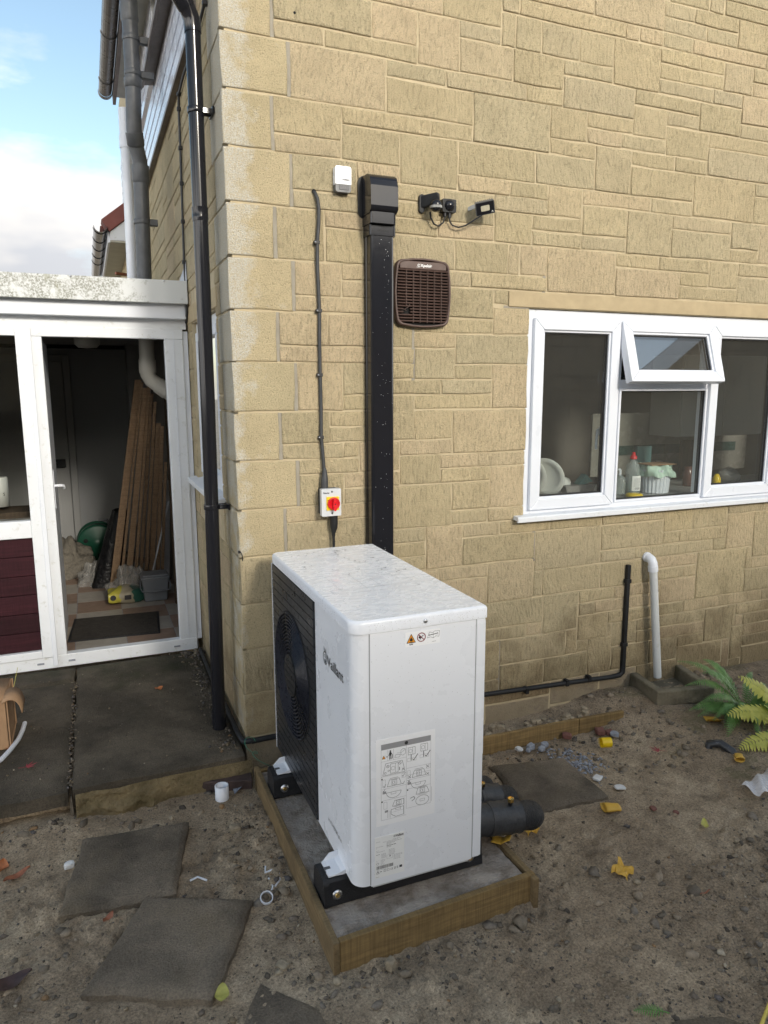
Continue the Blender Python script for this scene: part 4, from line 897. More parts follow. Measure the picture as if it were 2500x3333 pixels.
tag(build('dark_post', MB().box(-.075, -.03, 2.40, 2.45, .0, 1.75), 'darkwood', bevel=.003), 'dark timber post upright against the right porch wall', 'post')
lm = thing('ceiling_lamp', (-.59, 3.0, 2.05), 'round frosted ceiling lamp in the dark porch, unlit', 'lamp')
build('shade', MB().lathe([(.085, 2.12), (.098, 2.10), (.095, 2.045), (.07, 2.02), (.0001, 2.015)], (-.59, 3.0, 0), 'Z', 24), simple('frosted glass', (.55, .54, .50), .35), lm)
build('base', MB().lathe([(.09, 2.12), (.09, 2.105), (.0001, 2.105)], (-.59, 3.0, 0), 'Z', 24), 'upvc', lm)
# the soil stack inside the porch, and its continuation above the roof
ip = thing('white_soil_pipe', (-.22, 1.9, 1.7), 'white soil pipe cranked through the porch above the planks', 'pipe')
PM = simple('cream pipe', (.47, .46, .42), .4, .06, 5)
build('pipe', MB().tube([(-.22, 1.92, 2.14), (-.222, 1.92, 1.83), (-.222, 1.92, 1.79), (-.205, 1.92, 1.755), (-.09, 1.92, 1.665), (-.03, 1.92, 1.62)], .050, 20), PM, ip)
build('socket', MB().tube([(-.222, 1.92, 1.89), (-.222, 1.92, 1.80)], .056, 20), PM, ip)
build('socket', MB().tube([(-.16, 1.92, 1.72), (-.10, 1.92, 1.673)], .056, 20), PM, ip)
cn = thing('white_canister', (-1.18, 2.0, .9), 'white canister on the shelf behind the porch side light', 'canister')
build('tin', MB().lathe([(.0001, .925), (.055, .925), (.055, 1.115), (.05, 1.12), (.0001, 1.12)], (-1.2, 2.0, 0), 'Z', 20), simple('canister enamel', (.5, .5, .46), .35), cn)
m = MB(); add_text(m, 'S', .03, lambda u, v: (-1.175+u, 1.948, 1.0+v)); build('lettering', m, 'ink', cn)
tag(build('shelf', MB().box(-2.2, -.95, 1.85, 2.15, .86, .90), 'darkwood'), 'dark shelf behind the porch side light', 'shelf')

# ------------------------------------------------------------------ pipes, gutter and cladding above the porch
gp = thing('grey_soil_stack', (-.21, 1.9, 2.33), 'weathered grey soil stack rising above the porch roof', 'pipe')
build('pipe', MB().tube([(-.213, 1.9, 2.32), (-.196, 1.9, 3.10), (-.198, 1.9, 3.16), (-.222, 1.86, 3.26), (-.226, 1.84, 3.34), (-.216, 1.84, 3.6), (-.214, 1.84, 4.02)], .048, 20), 'greypipe', gp)
for a, b in (((-.197, 1.9, 3.02), (-.196, 1.9, 3.13)), ((-.217, 1.866, 3.235), (-.226, 1.84, 3.31)), ((-.2165, 1.84, 3.57), (-.216, 1.84, 3.63)), ((-.2145, 1.84, 3.95), (-.214, 1.84, 4.12))):
    build('socket', MB().tube([a, Vector(a).lerp(Vector(b), .1), b], [.0485, .0545, .0545], 20), 'greypipe', gp)
for z in (2.78, 3.86, 3.66):
    k = MB().lathe([(.050, z-.016), (.053, z-.016), (.053, z+.016), (.050, z+.016)], (-.205 if z < 3 else -.214, 1.9 if z < 3 else 1.84, 0), 'Z', 20)
    k.box(-.165, -.105 if z < 3 else -.085, 1.83 if z > 3 else 1.88, 1.87 if z > 3 else 1.92, z-.02, z+.02); build('bracket', k, 'greypipe', gp, bevel=.003)
wp = thing('white_downpipe', (-.27, 2.2, 2.33), 'white downpipe just behind the grey soil stack', 'pipe')
build('pipe', MB().tube([(-.272, 2.15, 2.3), (-.262, 2.15, 2.95), (-.262, 2.15, 3.55)], .036, 16), 'upvc', wp)
build('pipe_socket', MB().tube([(-.262, 2.15, 3.3), (-.262, 2.15, 3.38)], .041, 16), 'upvc', wp)
cl = thing('wall_cladding', (-.03, 2.5, 3.44), 'white plastic cladding boards above the stone side wall', 'cladding')
for i in range(11):
    z0 = 3.45+.10*i
    for (y0, y1) in (((.62, 1.83), (1.83, 7.0)) if 5 <= i else ((.62, 7.0),)):
        if i >= 4 and y0 < 1.0: continue
        if i >= 4: y0 = 2.42
        build('board', MB().prism([(0.0, z0), (-.030, z0+.008), (-.030, z0+.085), (-.012, z0+.092), (-.012, z0+.10), (0, z0+.10)], lambda u, v, w: (u, w, v), y0, y1), 'cladding', cl)
build('bottom_trim', MB().box(-.036, -.001, .60, 7.0, 3.425, 3.449), 'fascia', cl)
build('end_trim', MB().box(-.038, -.001, .585, .619, 3.425, 4.6), 'fascia', cl)
uw = thing('upper_window', (-.03, 1.6, 3.85), 'white upstairs window frame above the cladding', 'window')
f = MB()
for a in (.63, 1.22, 1.80, 2.36): f.box(-.028, .03, a, a+.055, 3.875, 4.9)
f.box(-.0285, .03, .62, 2.42, 3.86, 3.915)
build('frame', f, 'upvc', uw, bevel=.003)
build('pane', MB().grid(2, 2, lambda u, v: (-.004, .66+1.74*u, 3.9+v), sm=False), 'glass', uw)
build('sill', MB().prism([(.02, 3.865), (-.115, 3.845), (-.115, 3.81), (-.10, 3.81), (-.09, 3.83), (.02, 3.845)], lambda u, v, w: (u, w, v), .60, 2.46), 'fascia', uw, bevel=.002)
eg = thing('eaves_gutter', (-.35, 2.5, 3.9), 'grey half round gutter under the upper eaves', 'gutter')
def gut(y0, y1, x, z, r, n=10): return MB().prism([(x+r*math.cos(R(180+180*i/n)), z+r*math.sin(R(180+180*i/n))) for i in range(n+1)]+[(x+(r-.004)*math.cos(R(360-180*i/n)), z+(r-.004)*math.sin(R(360-180*i/n))) for i in range(n+1)], lambda u, v, w: (u, w, v), y0, y1, sm=False)
EG = (-.245, 4.42)
build('channel', gut(.9, 4.3, EG[0]-.03, EG[1], .058), 'gutter', eg)
build('stop_end', gut(4.3, 4.36, EG[0]-.03, EG[1], .064), 'gutter', eg)
for y in (1.4, 2.2, 3.1, 4.0): build('bracket', gut(y, y+.03, EG[0]-.03, EG[1], .064), 'gutter', eg)
build('fascia_board', MB().box(-.212, -.185, .9, 4.38, 4.33, 4.5), 'fascia', eg)
build('eaves_soffit', MB().box(-.184, -.001, .9, 4.38, 4.40, 4.42), 'soffit', eg)
tc_ = thing('thin_black_cable', (0, 1.3, 2.2), 'thin black cable clipped down the side wall beside the porch', 'cable')
cp = [(-.012, .20, 3.56), (-.012, .27, 3.40), (-.012, .52, 3.375), (-.012, 1.05, 3.385), (-.012, 1.27, 3.37), (-.012, 1.30, 3.30), (-.012, 1.31, 3.09), (-.012, 1.335, 2.9), (-.012, 1.36, 2.69), (-.012, 1.39, 2.46), (-.012, 1.37, 2.30), (-.012, 1.37, 2.16), (-.012, 1.43, 2.10)]
build('cable', MB().tube(cp, .0075, 8), 'cable', tc_)
for p in (cp[1], (-.012, .78, 3.381), cp[4], cp[5], cp[6], cp[7], cp[8], cp[9], cp[10]):
    build('clip', MB().box(-.023, -.001, p[1]-.012, p[1]+.012, p[2]-.011, p[2]+.011), 'seal', tc_, bevel=.003)
build_flash = MB().hexa([(-.012, 1.36, 2.33), (-.012, 1.95, 2.33), (-.012, 1.94, 2.335), (-.012, 1.37, 2.36), (-.005, 1.36, 2.33), (-.005, 1.95, 2.33), (-.005, 1.94, 2.335), (-.005, 1.37, 2.46)])
tag(build('lead_flashing', build_flash, 'lead'), 'crinkled pale lead flashing where the porch roof meets the side wall', 'flashing')
# far lean-to roof with a painted verge tile
lr = thing('lean_to_roof', (-.2, 4.6, 2.6), 'low lean-to roof end with a dull red verge and black gutter', 'roof')
build('verge_tile', MB().hexa([(-.395, 4.0, 3.215), (-.33, 4.0, 3.115), (-.155, 4.0, 3.255), (-.155, 4.0, 3.405), (-.395, 4.25, 3.225), (-.33, 4.25, 3.125), (-.155, 4.25, 3.265), (-.155, 4.25, 3.415)]), 'verge', lr, bevel=.006)
build('roof_slope', MB().hexa([(-.40, 4.25, 3.205), (-.37, 4.25, 3.18), (-.02, 4.25, 3.36), (-.02, 4.25, 3.41), (-.40, 7, 3.205), (-.37, 7, 3.18), (-.02, 7, 3.36), (-.02, 7, 3.41)]), 'verge', lr)
build('barge_board', MB().hexa([(-.325, 4.02, 3.045), (-.155, 4.02, 3.045), (-.155, 4.02, 3.25), (-.325, 4.02, 3.115), (-.325, 4.06, 3.045), (-.155, 4.06, 3.045), (-.155, 4.06, 3.25), (-.325, 4.06, 3.115)]), 'upvc_dirty', lr)
build('soffit', MB().box(-.325, -.155, 4.03, 7, 3.03, 3.045), 'soffit', lr)
build('fascia_board', MB().box(-.345, -.326, 4.06, 7, 3.03, 3.17), 'upvc', lr)
build('gutter_channel', gut(3.98, 7, -.405, 3.155, .058), 'black', lr)
for y in (4.05, 4.5, 4.95, 5.4, 5.85): build('gutter_bracket', gut(y, y+.03, -.405, 3.155, .064), 'black', lr)
build('gable_wall', MB().box(-.155, -.03, 4.07, 7, 2.3, 3.04), 'stone', lr)
build('overflow_pipe', MB().tube([(-.30, 4.0, 2.75), (-.16, 4.08, 2.75)], .014, 10), simple('copper', (.25, .1, .06), .4, metal=.6), lr)
# ------------------------------------------------------------------ fittings on the stone wall
FACE = -.002
dp = thing('black_downpipe', (-.086, .23, -.05), 'glossy black downpipe down the corner of the stone house', 'downpipe')
DX, DY = -.083, .23
build('pipe', MB().tube([(DX-.012, DY, -.05), (DX+.002, DY, 1.6), (DX+.008, DY, 3.28)], .034, 24), 'black', dp)
build('offset_bend', MB().tube([(DX+.008, DY, 3.25), (DX+.006, DY, 3.30), (DX-.015, DY-.01, 3.345), (DX-.10, DY-.04, 3.45), (DX-.25, DY-.1, 3.62)], .0375, 22), 'black', dp)
build('bend_collar', MB().tube([(DX-.015, DY-.01, 3.345), (DX-.055, DY-.025, 3.395)], .041, 22), 'black', dp)
build('coupling', MB().tube([(DX+.004, DY, 2.455), (DX+.004, DY, 2.47), (DX+.0045, DY, 2.475), (DX+.0045, DY, 2.50), (DX+.0045, DY, 2.515)], [.0355, .0375, .037, .037, .0385], 24), 'black', dp)
build('lower_socket', MB().tube([(DX-.0115, DY, -.048), (DX-.011, DY, .05)], .0365, 24), 'black', dp)
for z in (2.93, 1.117):
    k = MB().lathe([(.034, z-.013), (.038, z-.013), (.038, z+.013), (.034, z+.013)], (DX+(z-1.6)*.004, DY, 0), 'Z', 24)
    k.box(DX+.033, -.003, DY-.024, DY-.012, z-.012, z+.012); k.box(DX+.033, -.003, DY+.012, DY+.024, z-.012, z+.012); k.box(-.012, -.002, DY-.05, DY+.05, z-.014, z+.014)
    build('pipe_clip', k, 'black', dp, bevel=.002)

tk = thing('black_pipe_trunking', (.70, 0, .0), 'tall glossy black pipe trunking with a hooded top up the stone wall', 'trunking')
def trsec(x0, x1, d, r): return rrect(x0, x1, -d, FACE, r, 5, (1, 1, 0, 0))
build('channel', MB().prism([(.642, .004), (.642, -.024), (.646, -.027), (.646, -.072), (.650, -.079), (.658, -.083), (.752, -.083), (.760, -.079), (.764, -.072), (.764, -.027), (.768, -.024), (.768, .004)], FXY, .12, 2.40), 'black', tk, bevel=.003)
build('collar', MB().prism(trsec(.638, .772, .088, .014), FXY, 2.392, 2.455), 'black', tk, bevel=.004)
def hood():
    m = MB(); n = 14; secs = []
    for i in range(n+1):
        t = i/n; z = 2.445+.205*t
        d = .125*min(1, .70+.6*t) if t < .5 else .125
        w = 1.0
        if t > .72:
            q = (t-.72)/.28; d = .125*(math.sqrt(max(0, 1-(q*.92)**2))*.75+.25); w = 1-.22*(1-math.sqrt(max(0, 1-q**2)))
        secs.append((z, d, w))
    vs = []; k = None
    for z, d, w in secs:
        c = .722; hw = .073*w
        o = rrect(c-hw, c+hw, -d, FACE, .022, 5, (1, 1, 0, 0)); k = len(o)
        vs += [(u, v, z) for u, v in o]
    fs = [(i*k+j, i*k+(j+1) % k, (i+1)*k+(j+1) % k, (i+1)*k+j) for i in range(n) for j in range(k)]
    m.add(vs, fs, 0, True); m.add(vs, [tuple(range(n*k, n*k+k))], 0); return m
build('hood', MB().prism([(FACE, 2.484), (-.108, 2.484), (-.130, 2.500), (-.128, 2.600), (-.112, 2.640), (-.085, 2.655), (FACE, 2.660)], FYZ, .630, .764), 'black', tk, bevel=.026, seg=5)
build('hood_throat', MB().prism(rrect(.634, .761, -.114, FACE, .012, 4, (1, 1, 0, 0)), FXY, 2.44, 2.492), 'black', tk, bevel=.003)
build('back_plate', MB().prism(rrect(.612, .776, 2.475, 2.668, .035, 6), FXZ, -.010, FACE), 'matblack', tk, bevel=.002)
for x in (.672, .738): build('screw', MB().lathe([(.007, .0), (.007, .004), (.0001, .005)], (x, -.010, 2.6628), 'Y', 10), 'brass', tk)
m = MB(); add_text(m, 'inaba', .020, lambda u, v: (.705+u, -.0888, 2.428+v), align='CENTER'); add_text(m, 'denko', .020, lambda u, v: (.705+u, -.0888, 2.410+v), align='CENTER'); build('moulded_lettering', m, 'matblack', tk)
m = MB(); rd = random.Random(4)
def drop(m, p, r, nrm, rd=rd):
    """a clinging rain drop: a flattened dome on a face with outward normal nrm"""
    a = {'-y': ((1, 0, 0), (0, 0, 1)), '-x': ((0, 1, 0), (0, 0, 1)), '+z': ((1, 0, 0), (0, 1, 0))}[nrm]
    nn = {'-y': Vector((0, -1, 0)), '-x': Vector((-1, 0, 0)), '+z': Vector((0, 0, 1))}[nrm]
    e1, e2 = Vector(a[0]), Vector(a[1]); p = Vector(p); e = rd.uniform(.8, 1.3); vs = [p+nn*r*.55]
    for k in range(6): vs.append(p+(e1*math.cos(k*1.047)+e2*math.sin(k*1.047)*e)*r)
    m.add(vs, [(0, 1+k, 1+(k+1) % 6) for k in range(6)], 0, True)
for i in range(80): drop(m, (rd.gauss(.712, .022), -.0832, rd.uniform(.7, 2.38)), rd.uniform(.0006, .0014), '-y')
tag(build('rain_drops', m, 'water', tk), kind='stuff')

os_ = thing('outdoor_sensor', (.535, 0, 2.58), 'small white and grey outdoor sensor box on the stone wall', 'sensor')
build('cover', MB().prism(rrect(.493, .570, 2.612, 2.690, .010, 4, (0, 0, 1, 1)), FXZ, -.036, FACE), 'white', os_, bevel=.005, seg=3)
build('base', MB().prism(rrect(.494, .569, 2.578, 2.613, .012, 4, (1, 1, 0, 0)), FXZ, -.034, FACE), 'sensorgrey', os_, bevel=.004)
build('window', MB().box(.511, .558, -.0355, -.033, 2.588, 2.607), 'ring', os_, bevel=.001)
m = MB(); f_ = lambda u, v: (.527+u, -.0372, 2.629+v)
add_text(m, 'Vaillant', .0115, f_, .0003, width=.034); stroke(m, circpts(-.004, .003, .003, 10), .0009, f_); build('lettering', m, 'ink', os_)

ck = thing('clipped_cable', (.41, 0, 1.2), 'black cable clipped down the wall to the red isolator switch', 'cable')
cpt = [(.400, .02, 2.575), (.401, -.012, 2.57), (.412, -.016, 2.545), (.419, -.014, 2.50), (.417, -.014, 2.44), (.408, -.014, 2.35), (.407, -.014, 2.24), (.411, -.014, 2.13), (.413, -.014, 2.05), (.411, -.014, 1.9), (.411, -.014, 1.755), (.413, -.014, 1.6), (.411, -.014, 1.46), (.417, -.016, 1.38), (.421, -.022, 1.29), (.421, -.024, 1.25)]
build('cable', MB().tube(cpt, .0085, 10), 'cable', ck)
for x, z in ((.408, 2.353), (.412, 2.049), (.411, 1.755), (.411, 1.46)):
    c = build('cable_clip', MB().box(x-.016, x+.011, -.025, FACE, z-.008, z+.008), 'seal', ck, bevel=.002)
    build('nail', MB().lathe([(.0045, 0), (.0045, .002), (.0001, .003)], (x-.0115, -.025, z), 'Y', 10), 'steel', c)
build('wall_hole', MB().lathe([(.0001, .004), (.011, .004)], (.40, 0, 2.576), 'Y', 12), 'void', ck)
sb = thing('isolator_switch', (.44, 0, 1.14), 'grey isolator box with a red rotary knob on a yellow plate', 'switch')
build('back_box', MB().prism(rrect(.394, .483, 1.088, 1.214, .004, 3), FXZ, -.048, FACE), 'matblack', sb, bevel=.002)
build('cover', MB().prism(rrect(.388, .486, 1.084, 1.217, .005, 3), FXZ, -.078, -.048), 'greybox', sb, bevel=.003)
build('plate', MB().box(.411, .474, -.083, -.0785, 1.113, 1.179), 'yellow', sb, bevel=.001)
kn = build('knob', MB().lathe([(.030, .0), (.031, .006), (.030, .012), (.0265, .014), (.0255, .012), (.0001, .012)], (.445, -.083, 1.146), 'Y', 32), 'red', sb)
build('grip', MB().prism([(.445-.0055, 1.172), (.445+.0055, 1.172), (.445+.009, 1.153), (.445+.007, 1.117), (.445, 1.112), (.445-.007, 1.117), (.445-.009, 1.153)], FXZ, -.112, -.094), 'red', kn, bevel=.002)
build('grip_hole', MB().lathe([(.0001, .0), (.0035, 0)], (.445, -.1123, 1.146), 'Y', 10), 'void', kn)
for z in (1.203, 1.098): build('screw', MB().lathe([(.005, 0), (.005, .0015), (.0001, .0015)], (.44, -.078, z), 'Y', 10), 'sensorgrey', sb)
m = MB(); add_text(m, 'New-lec', .0125, lambda u, v: (.396+u, -.0784, 1.194+v), .0004, width=.031); stroke(m, circpts(.4185, 1.163, .002, 8), .002, lambda u, v: (u, -.0834, v)); build('lettering', m, 'ink', sb)
build('upper_gland', MB().tube([(.421, -.024, 1.312), (.421, -.026, 1.295), (.419, -.03, 1.265), (.418, -.032, 1.245), (.418, -.032, 1.216)], [.0095, .012, .0165, .0175, .0175], 14), 'cable', sb)
build('lower_gland', MB().tube([(.462, -.034, 1.086), (.462, -.034, 1.04), (.462, -.033, 1.02), (.460, -.032, .988), (.460, -.032, .975)], [.0195, .0195, .0185, .009, .0085], 14), 'matblack', sb)
build('tail_cable', MB().tube([(.460, -.032, .985), (.460, -.034, .80), (.46, -.10, .5)], .0072, 10), 'matblack', sb)

vg = thing('fan_vent_grille', (.94, 0, 2.0), 'brown louvred extractor vent cover with a broken slat', 'vent')
VX0, VX1, VZ0, VZ1 = .800, 1.082, 2.000, 2.302
def vout(k, n=8, bul=.010):
    o = []; r = .028
    x0, x1, z0, z1 = VX0+k, VX1-k, VZ0+k, VZ1-k
    cs = rrect(x0, x1, z0, z1, r, 5)
    for u, v in cs:
        cu, cv = (u-(x0+x1)/2)/((x1-x0)/2), (v-(z0+z1)/2)/((z1-z0)/2)
        o.append((u+bul*(cu if abs(cu) > .3 else 0)*(1-cv*cv)*.6, v+bul*(cv if abs(cv) > .3 else 0)*(1-cu*cu)*.9))
    # insert bulged mid points on the long sides
    out = []
    for a, b in zip(o, o[1:]+o[:1]):
        out.append(a)
        if math.hypot(a[0]-b[0], a[1]-b[1]) > .1:
            for t in (.25, .5, .75):
                mx, mz = a[0]+(b[0]-a[0])*t, a[1]+(b[1]-a[1])*t; nx, nz = mx-(x0+x1)/2, mz-(z0+z1)/2
                s = bul*4*t*(1-t)
                if abs(nx) > abs(nz): mx += s*math.copysign(1, nx)
                else: mz += s*math.copysign(1, nz)
                out.append((mx, mz))
    return out
O, I = vout(0), vout(.010); n = len(O)
m = MB(); vs = [(u, FACE, v) for u, v in O]+[(u, -.026, v) for u, v in O]+[(u*.985+.015*.941, -.032, v*.985+.015*2.151) for u, v in O]+[(u, -.032, v) for u, v in I]+[(u, -.012, v) for u, v in I]
m.add(vs, [(r*n+i, r*n+(i+1) % n, (r+1)*n+(i+1) % n, (r+1)*n+i) for r in range(4) for i in range(n)], 0, True)
build('surround', m, 'brown', vg)
build('dark_duct', MB().add([(u, -.0125, v) for u, v in I], [tuple(range(n))]), 'void', vg, recalc=False)
build('header', MB().box(.816, 1.066, -.031, -.014, 2.262, 2.299), 'brown', vg, bevel=.003)
for i in range(18):
    z = 2.014+.0141*i
    bw_ = .008*math.sin(math.pi*(z-2.0)/.30)
    xa, xb = .811-bw_, 1.071+bw_
    segs = [(xa, xb)] if i not in (3, 4) else [(xa, .835), (.872, xb)]
    m = MB()
    for a, b in segs: m.prism([(-.030, z), (-.032, z+.003), (-.026, z+.0075), (-.014, z+.0085), (-.014, z+.004)], FYZ, a, b)
    build('slat', m, 'brown', vg)
for i in range(6):
    x = .852+.038*i+.0
    build('vertical_bar', MB().box(x-.0013, x+.0013, -.029, -.013, 2.010 if i else 2.085, 2.263), 'brown', vg)
m = MB(); f_ = lambda u, v: (.925+u, -.0316, 2.274+v); add_text(m, 'Xpelair', .019, f_, .0004, width=.062); stroke(m, circpts(-.010, .006, .0065, 14), .0015, f_); stroke(m, circpts(-.010, .006, .003, 8, 40, 300), .0015, f_); stroke(m, [(-.022, -.002), (-.004, -.002)], .001, f_)
build('lettering', m, 'plate', vg)
m = MB().tube([(.84, -.03, 2.07), (.862, -.034, 2.085), (.866, -.033, 2.097)], .0018, 5).tube([(.85, -.03, 2.064), (.835, -.036, 2.072)], .0018, 5); build('snapped_bar', m, 'brown', vg)

pr_ = thing('motion_sensor', (.96, 0, 2.55), 'black motion sensor and junction box wired to the small floodlight', 'sensor')
build('arm', MB().prism(rrect(.925, .952, 2.528, 2.612, .012, 4), FXZ, -.016, FACE), 'matblack', pr_, bevel=.003)
build('hood', MB().hexa([(.928, -.012, 2.545), (1.005, -.085, 2.572), (1.015, -.045, 2.572), (.955, -.004, 2.545), (.928, -.012, 2.606), (.985, -.085, 2.612), (1.015, -.06, 2.612), (.955, -.004, 2.606)]), 'matblack', pr_, bevel=.008, seg=3)
build('ball', MB().lathe([(.0001, -.030), (.012, -.0275), (.022, -.020), (.029, -.006), (.030, .004), (.026, .016), (.016, .026), (.0001, .030)], (.985, -.072, 2.552), 'Z', 20), 'black', pr_)
build('lens', MB().lathe([(.0295, -.010), (.0305, .001)], (.985, -.0735, 2.548), 'Z', 20), simple('milky lens', (.32, .32, .31), .3), pr_)
build('junction_box', MB().prism(rrect(1.04, 1.113, 2.537, 2.598, .006, 4), FXZ, -.036, FACE), 'matblack', pr_, bevel=.004)
build('box_bulge', MB().lathe([(.0001, .018), (.012, .017), (.022, .010), (.027, 0)], (1.077, -.036, 2.568), 'Y', 20), 'black', pr_)
build('cable_gland', MB().tube([(1.058, -.022, 2.54), (1.058, -.022, 2.518)], .009, 10), 'seal', pr_)
build('cable_gland', MB().tube([(1.083, -.022, 2.54), (1.083, -.022, 2.514)], .009, 10), 'seal', pr_)
build('loop_cable', MB().tube([(.975, -.03, 2.53), (.978, -.03, 2.505), (.995, -.03, 2.478), (1.02, -.026, 2.470), (1.05, -.022, 2.490), (1.058, -.022, 2.518)], .0042, 8), 'matblack', pr_)
fl_ = thing('floodlight', (1.25, 0, 2.55), 'small black unlit floodlight angled out from the wall on a bracket', 'floodlight')
q = Matrix.Translation((1.245, -.085, 2.562)) @ Matrix.Rotation(R(-12), 4, 'Y') @ Matrix.Rotation(R(-24), 4, 'Z') @ Matrix.Rotation(R(22), 4, 'X')
def qt(mb): mb.v = [tuple(q @ Vector(p)) for p in mb.v]; return mb
build('body', qt(MB().prism(rrect(-.046, .046, -.031, .031, .004, 3), FXZ, -.010, .012)), 'sensorgrey', fl_, bevel=.003)
build('face', qt(MB().box(-.043, .043, -.0115, -.0095, -.028, .028)), 'black', fl_)
build('lamp_glass', qt(MB().prism(rrect(-.021, .021, -.013, .013, .004, 3), FXZ, -.0125, -.0112)), 'lens', fl_)
for i in range(9): build('cooling_fin', qt(MB().box(-.04+.01*i-.0015, -.04+.01*i+.0015, .012, .026, -.026, .030)), 'sensorgrey', fl_)
build('bracket', MB().hexa([(1.196, -.002, 2.560), (1.206, -.002, 2.560), (1.216, -.07, 2.562), (1.206, -.072, 2.562), (1.196, -.002, 2.578), (1.206, -.002, 2.578), (1.216, -.07, 2.582), (1.206, -.072, 2.582)]), 'greybox', fl_)
build('lead', MB().tube([(1.083, -.022, 2.516), (1.086, -.022, 2.498), (1.10, -.024, 2.480), (1.13, -.03, 2.472), (1.165, -.04, 2.482), (1.20, -.055, 2.505), (1.235, -.07, 2.528), (1.245, -.075, 2.545)], .0038, 8), 'matblack', fl_)
m = MB(); stroke(m, [(.030, -.024), (.034, -.016), (.038, -.024)], .002, lambda u, v: tuple(q @ Vector((u, -.0118, v)))); build('printed_mark', m, 'plate', fl_)

# waste pipe, conduit and gully
wpz = thing('waste_pipe', (2.53, -.05, -.1), 'dirty white waste pipe dropping into the gully', 'pipe')
build('pipe', MB().tube([(2.475, -.055, .62), (2.50, -.062, .36), (2.545, -.075, -.08)], .0235, 18), simple('algae stained pipe', (.58, .60, .60), .5, .05, 6, dirt=.42, dcol=(.30, .33, .20), ds=16), wpz)
build('elbow', MB().tube([(2.465, .0, .678), (2.465, -.028, .676), (2.466, -.046, .668), (2.469, -.055, .65), (2.474, -.056, .60)], .0275, 18), 'upvc', wpz)
build('elbow_collar', MB().tube([(2.470, -.0555, .633), (2.474, -.0565, .600)], .0298, 18), 'upvc', wpz)
build('wall_collar', MB().tube([(2.465, -.003, .678), (2.465, -.016, .678)], .0305, 18), 'upvc', wpz)
cdz = thing('black_conduit', (2.31, -.02, 0), 'slim black conduit left of the waste pipe running down to the damp course', 'conduit')
build('conduit', MB().box(2.309, 2.333, -.026, FACE, -.03, .645), 'matblack', cdz, bevel=.002)
for z in (.545, .145): build('clip', MB().box(2.300, 2.338, -.030, FACE, z-.012, z+.012), 'matblack', cdz, bevel=.002)
build('foot_bend', MB().tube([(2.321, -.018, .0), (2.318, -.018, -.035), (2.295, -.018, -.05), (2.25, -.018, -.05)], .015, 10), 'matblack', cdz)
lc = thing('low_level_cable', (1.6, -.02, -.02), 'thick black cable along the damp course of the stone wall', 'cable')
build('cable', MB().tube([(.02, -.022, -.028), (.4, -.022, -.022), (.9, -.022, -.012), (1.33, -.022, -.010), (1.65, -.022, -.024), (1.95, -.022, -.036), (2.25, -.022, -.05)], .014, 10), 'matblack', lc)
for x in (1.62, 1.9, 2.06): build('clip', MB().box(x-.01, x+.01, -.038, FACE, -.05, -.012), 'matblack', lc, bevel=.002)
sc = thing('side_cable', (-.02, .7, -.03), 'black pipe lying along the foot of the side wall', 'cable')
build('cable', MB().tube([(.02, -.022, -.026), (-.018, -.014, -.026), (-.024, .1, -.028), (-.026, .5, -.03), (-.03, .9, -.034), (-.028, 1.38, -.03)], .014, 10), 'matblack', sc)
gb = thing('gully_surround', (2.5, -.17, -.14), 'mossy concrete gully surround at the foot of the wall', 'gully')
A_, B_ = Vector((2.335, -.300, 0)), Vector((2.70, -.375, 0)); C_, D_ = Vector((2.78, -.03, 0)), Vector((2.385, -.008, 0))
def wallseg(p, q_, t, inward, z0, z1):
    d = (q_-p).normalized(); nrm = Vector((-d.y, d.x, 0))*t
    o = [p, q_, q_+nrm, p+nrm]
    return MB().hexa([(v.x, v.y, z0) for v in o]+[(v.x, v.y, z1) for v in o])
for p, q_ in ((A_, B_), (B_, C_), (D_, A_)):
    build('kerb_side', wallseg(p, q_, .048, 1, -.24, -.048+random.uniform(-.004, .004)), 'gully', gb, bevel=.010, seg=3)
build('gully_bottom', MB().hexa([(A_.x, A_.y, -.2), (B_.x, B_.y, -.2), (C_.x, C_.y, -.2), (D_.x, D_.y, -.2), (A_.x, A_.y, -.135), (B_.x, B_.y, -.135), (C_.x, C_.y, -.135), (D_.x, D_.y, -.135)]), 'gully', gb)
# ------------------------------------------------------------------ concrete base and feet
bs = thing('concrete_base', (.37, -.77, -.2), 'fresh concrete base in timber shuttering under the heat pump', 'base')
BX0, BX1, BY0, BY1, BZ = .022, .765, -1.345, -.19, -.088
me = grid_mesh('concrete_fill', BX0-.004, BX1+.004, 90, BY0-.002, BY1+.004, 140, lambda X, Y: BZ-.012+.020*fbm(X, Y, 5, 4)+.010*fbm(X, Y, 34, 3))
for v in me.vertices: v.co.y += (v.co.x-BX0)*.046*max(0, (BY1-v.co.y)/(BY1-BY0)); v.co.x -= .012*max(0, (v.co.x-.70)/.065)*max(0, (v.co.y-BY0)/(BY1-BY0))
me.materials.append(MAT['concrete'])
build('concrete_fill', me, None, bs)
def plank(name, p, q_, t, z0, z1a, z1b, mat_):
    p, q_ = Vector(p), Vector(q_); d = (q_-p).normalized(); nrm = Vector((-d.y, d.x))*t
    o = [p, q_, q_+nrm, p+nrm]; zz = [z1a, z1b, z1b, z1a]
    return build(name, MB().hexa([(v.x, v.y, z0) for v in o]+[(v.x, v.y, z) for v, z in zip(o, zz)]), mat_, bs, bevel=.003)
plank('shutter_board', (BX0-.022, -.17), (BX0-.022, -1.372), .022, -.29, -.082, -.080, 'timber_y')
plank('shutter_board', (BX0+.001, -1.368), (.800, -1.330), .024, -.29, -.082, -.080, 'timber_x')
plank('shutter_board', (.802, -1.352), (.772, -.17), .024, -.29, -.084, -.082, 'timber_y')
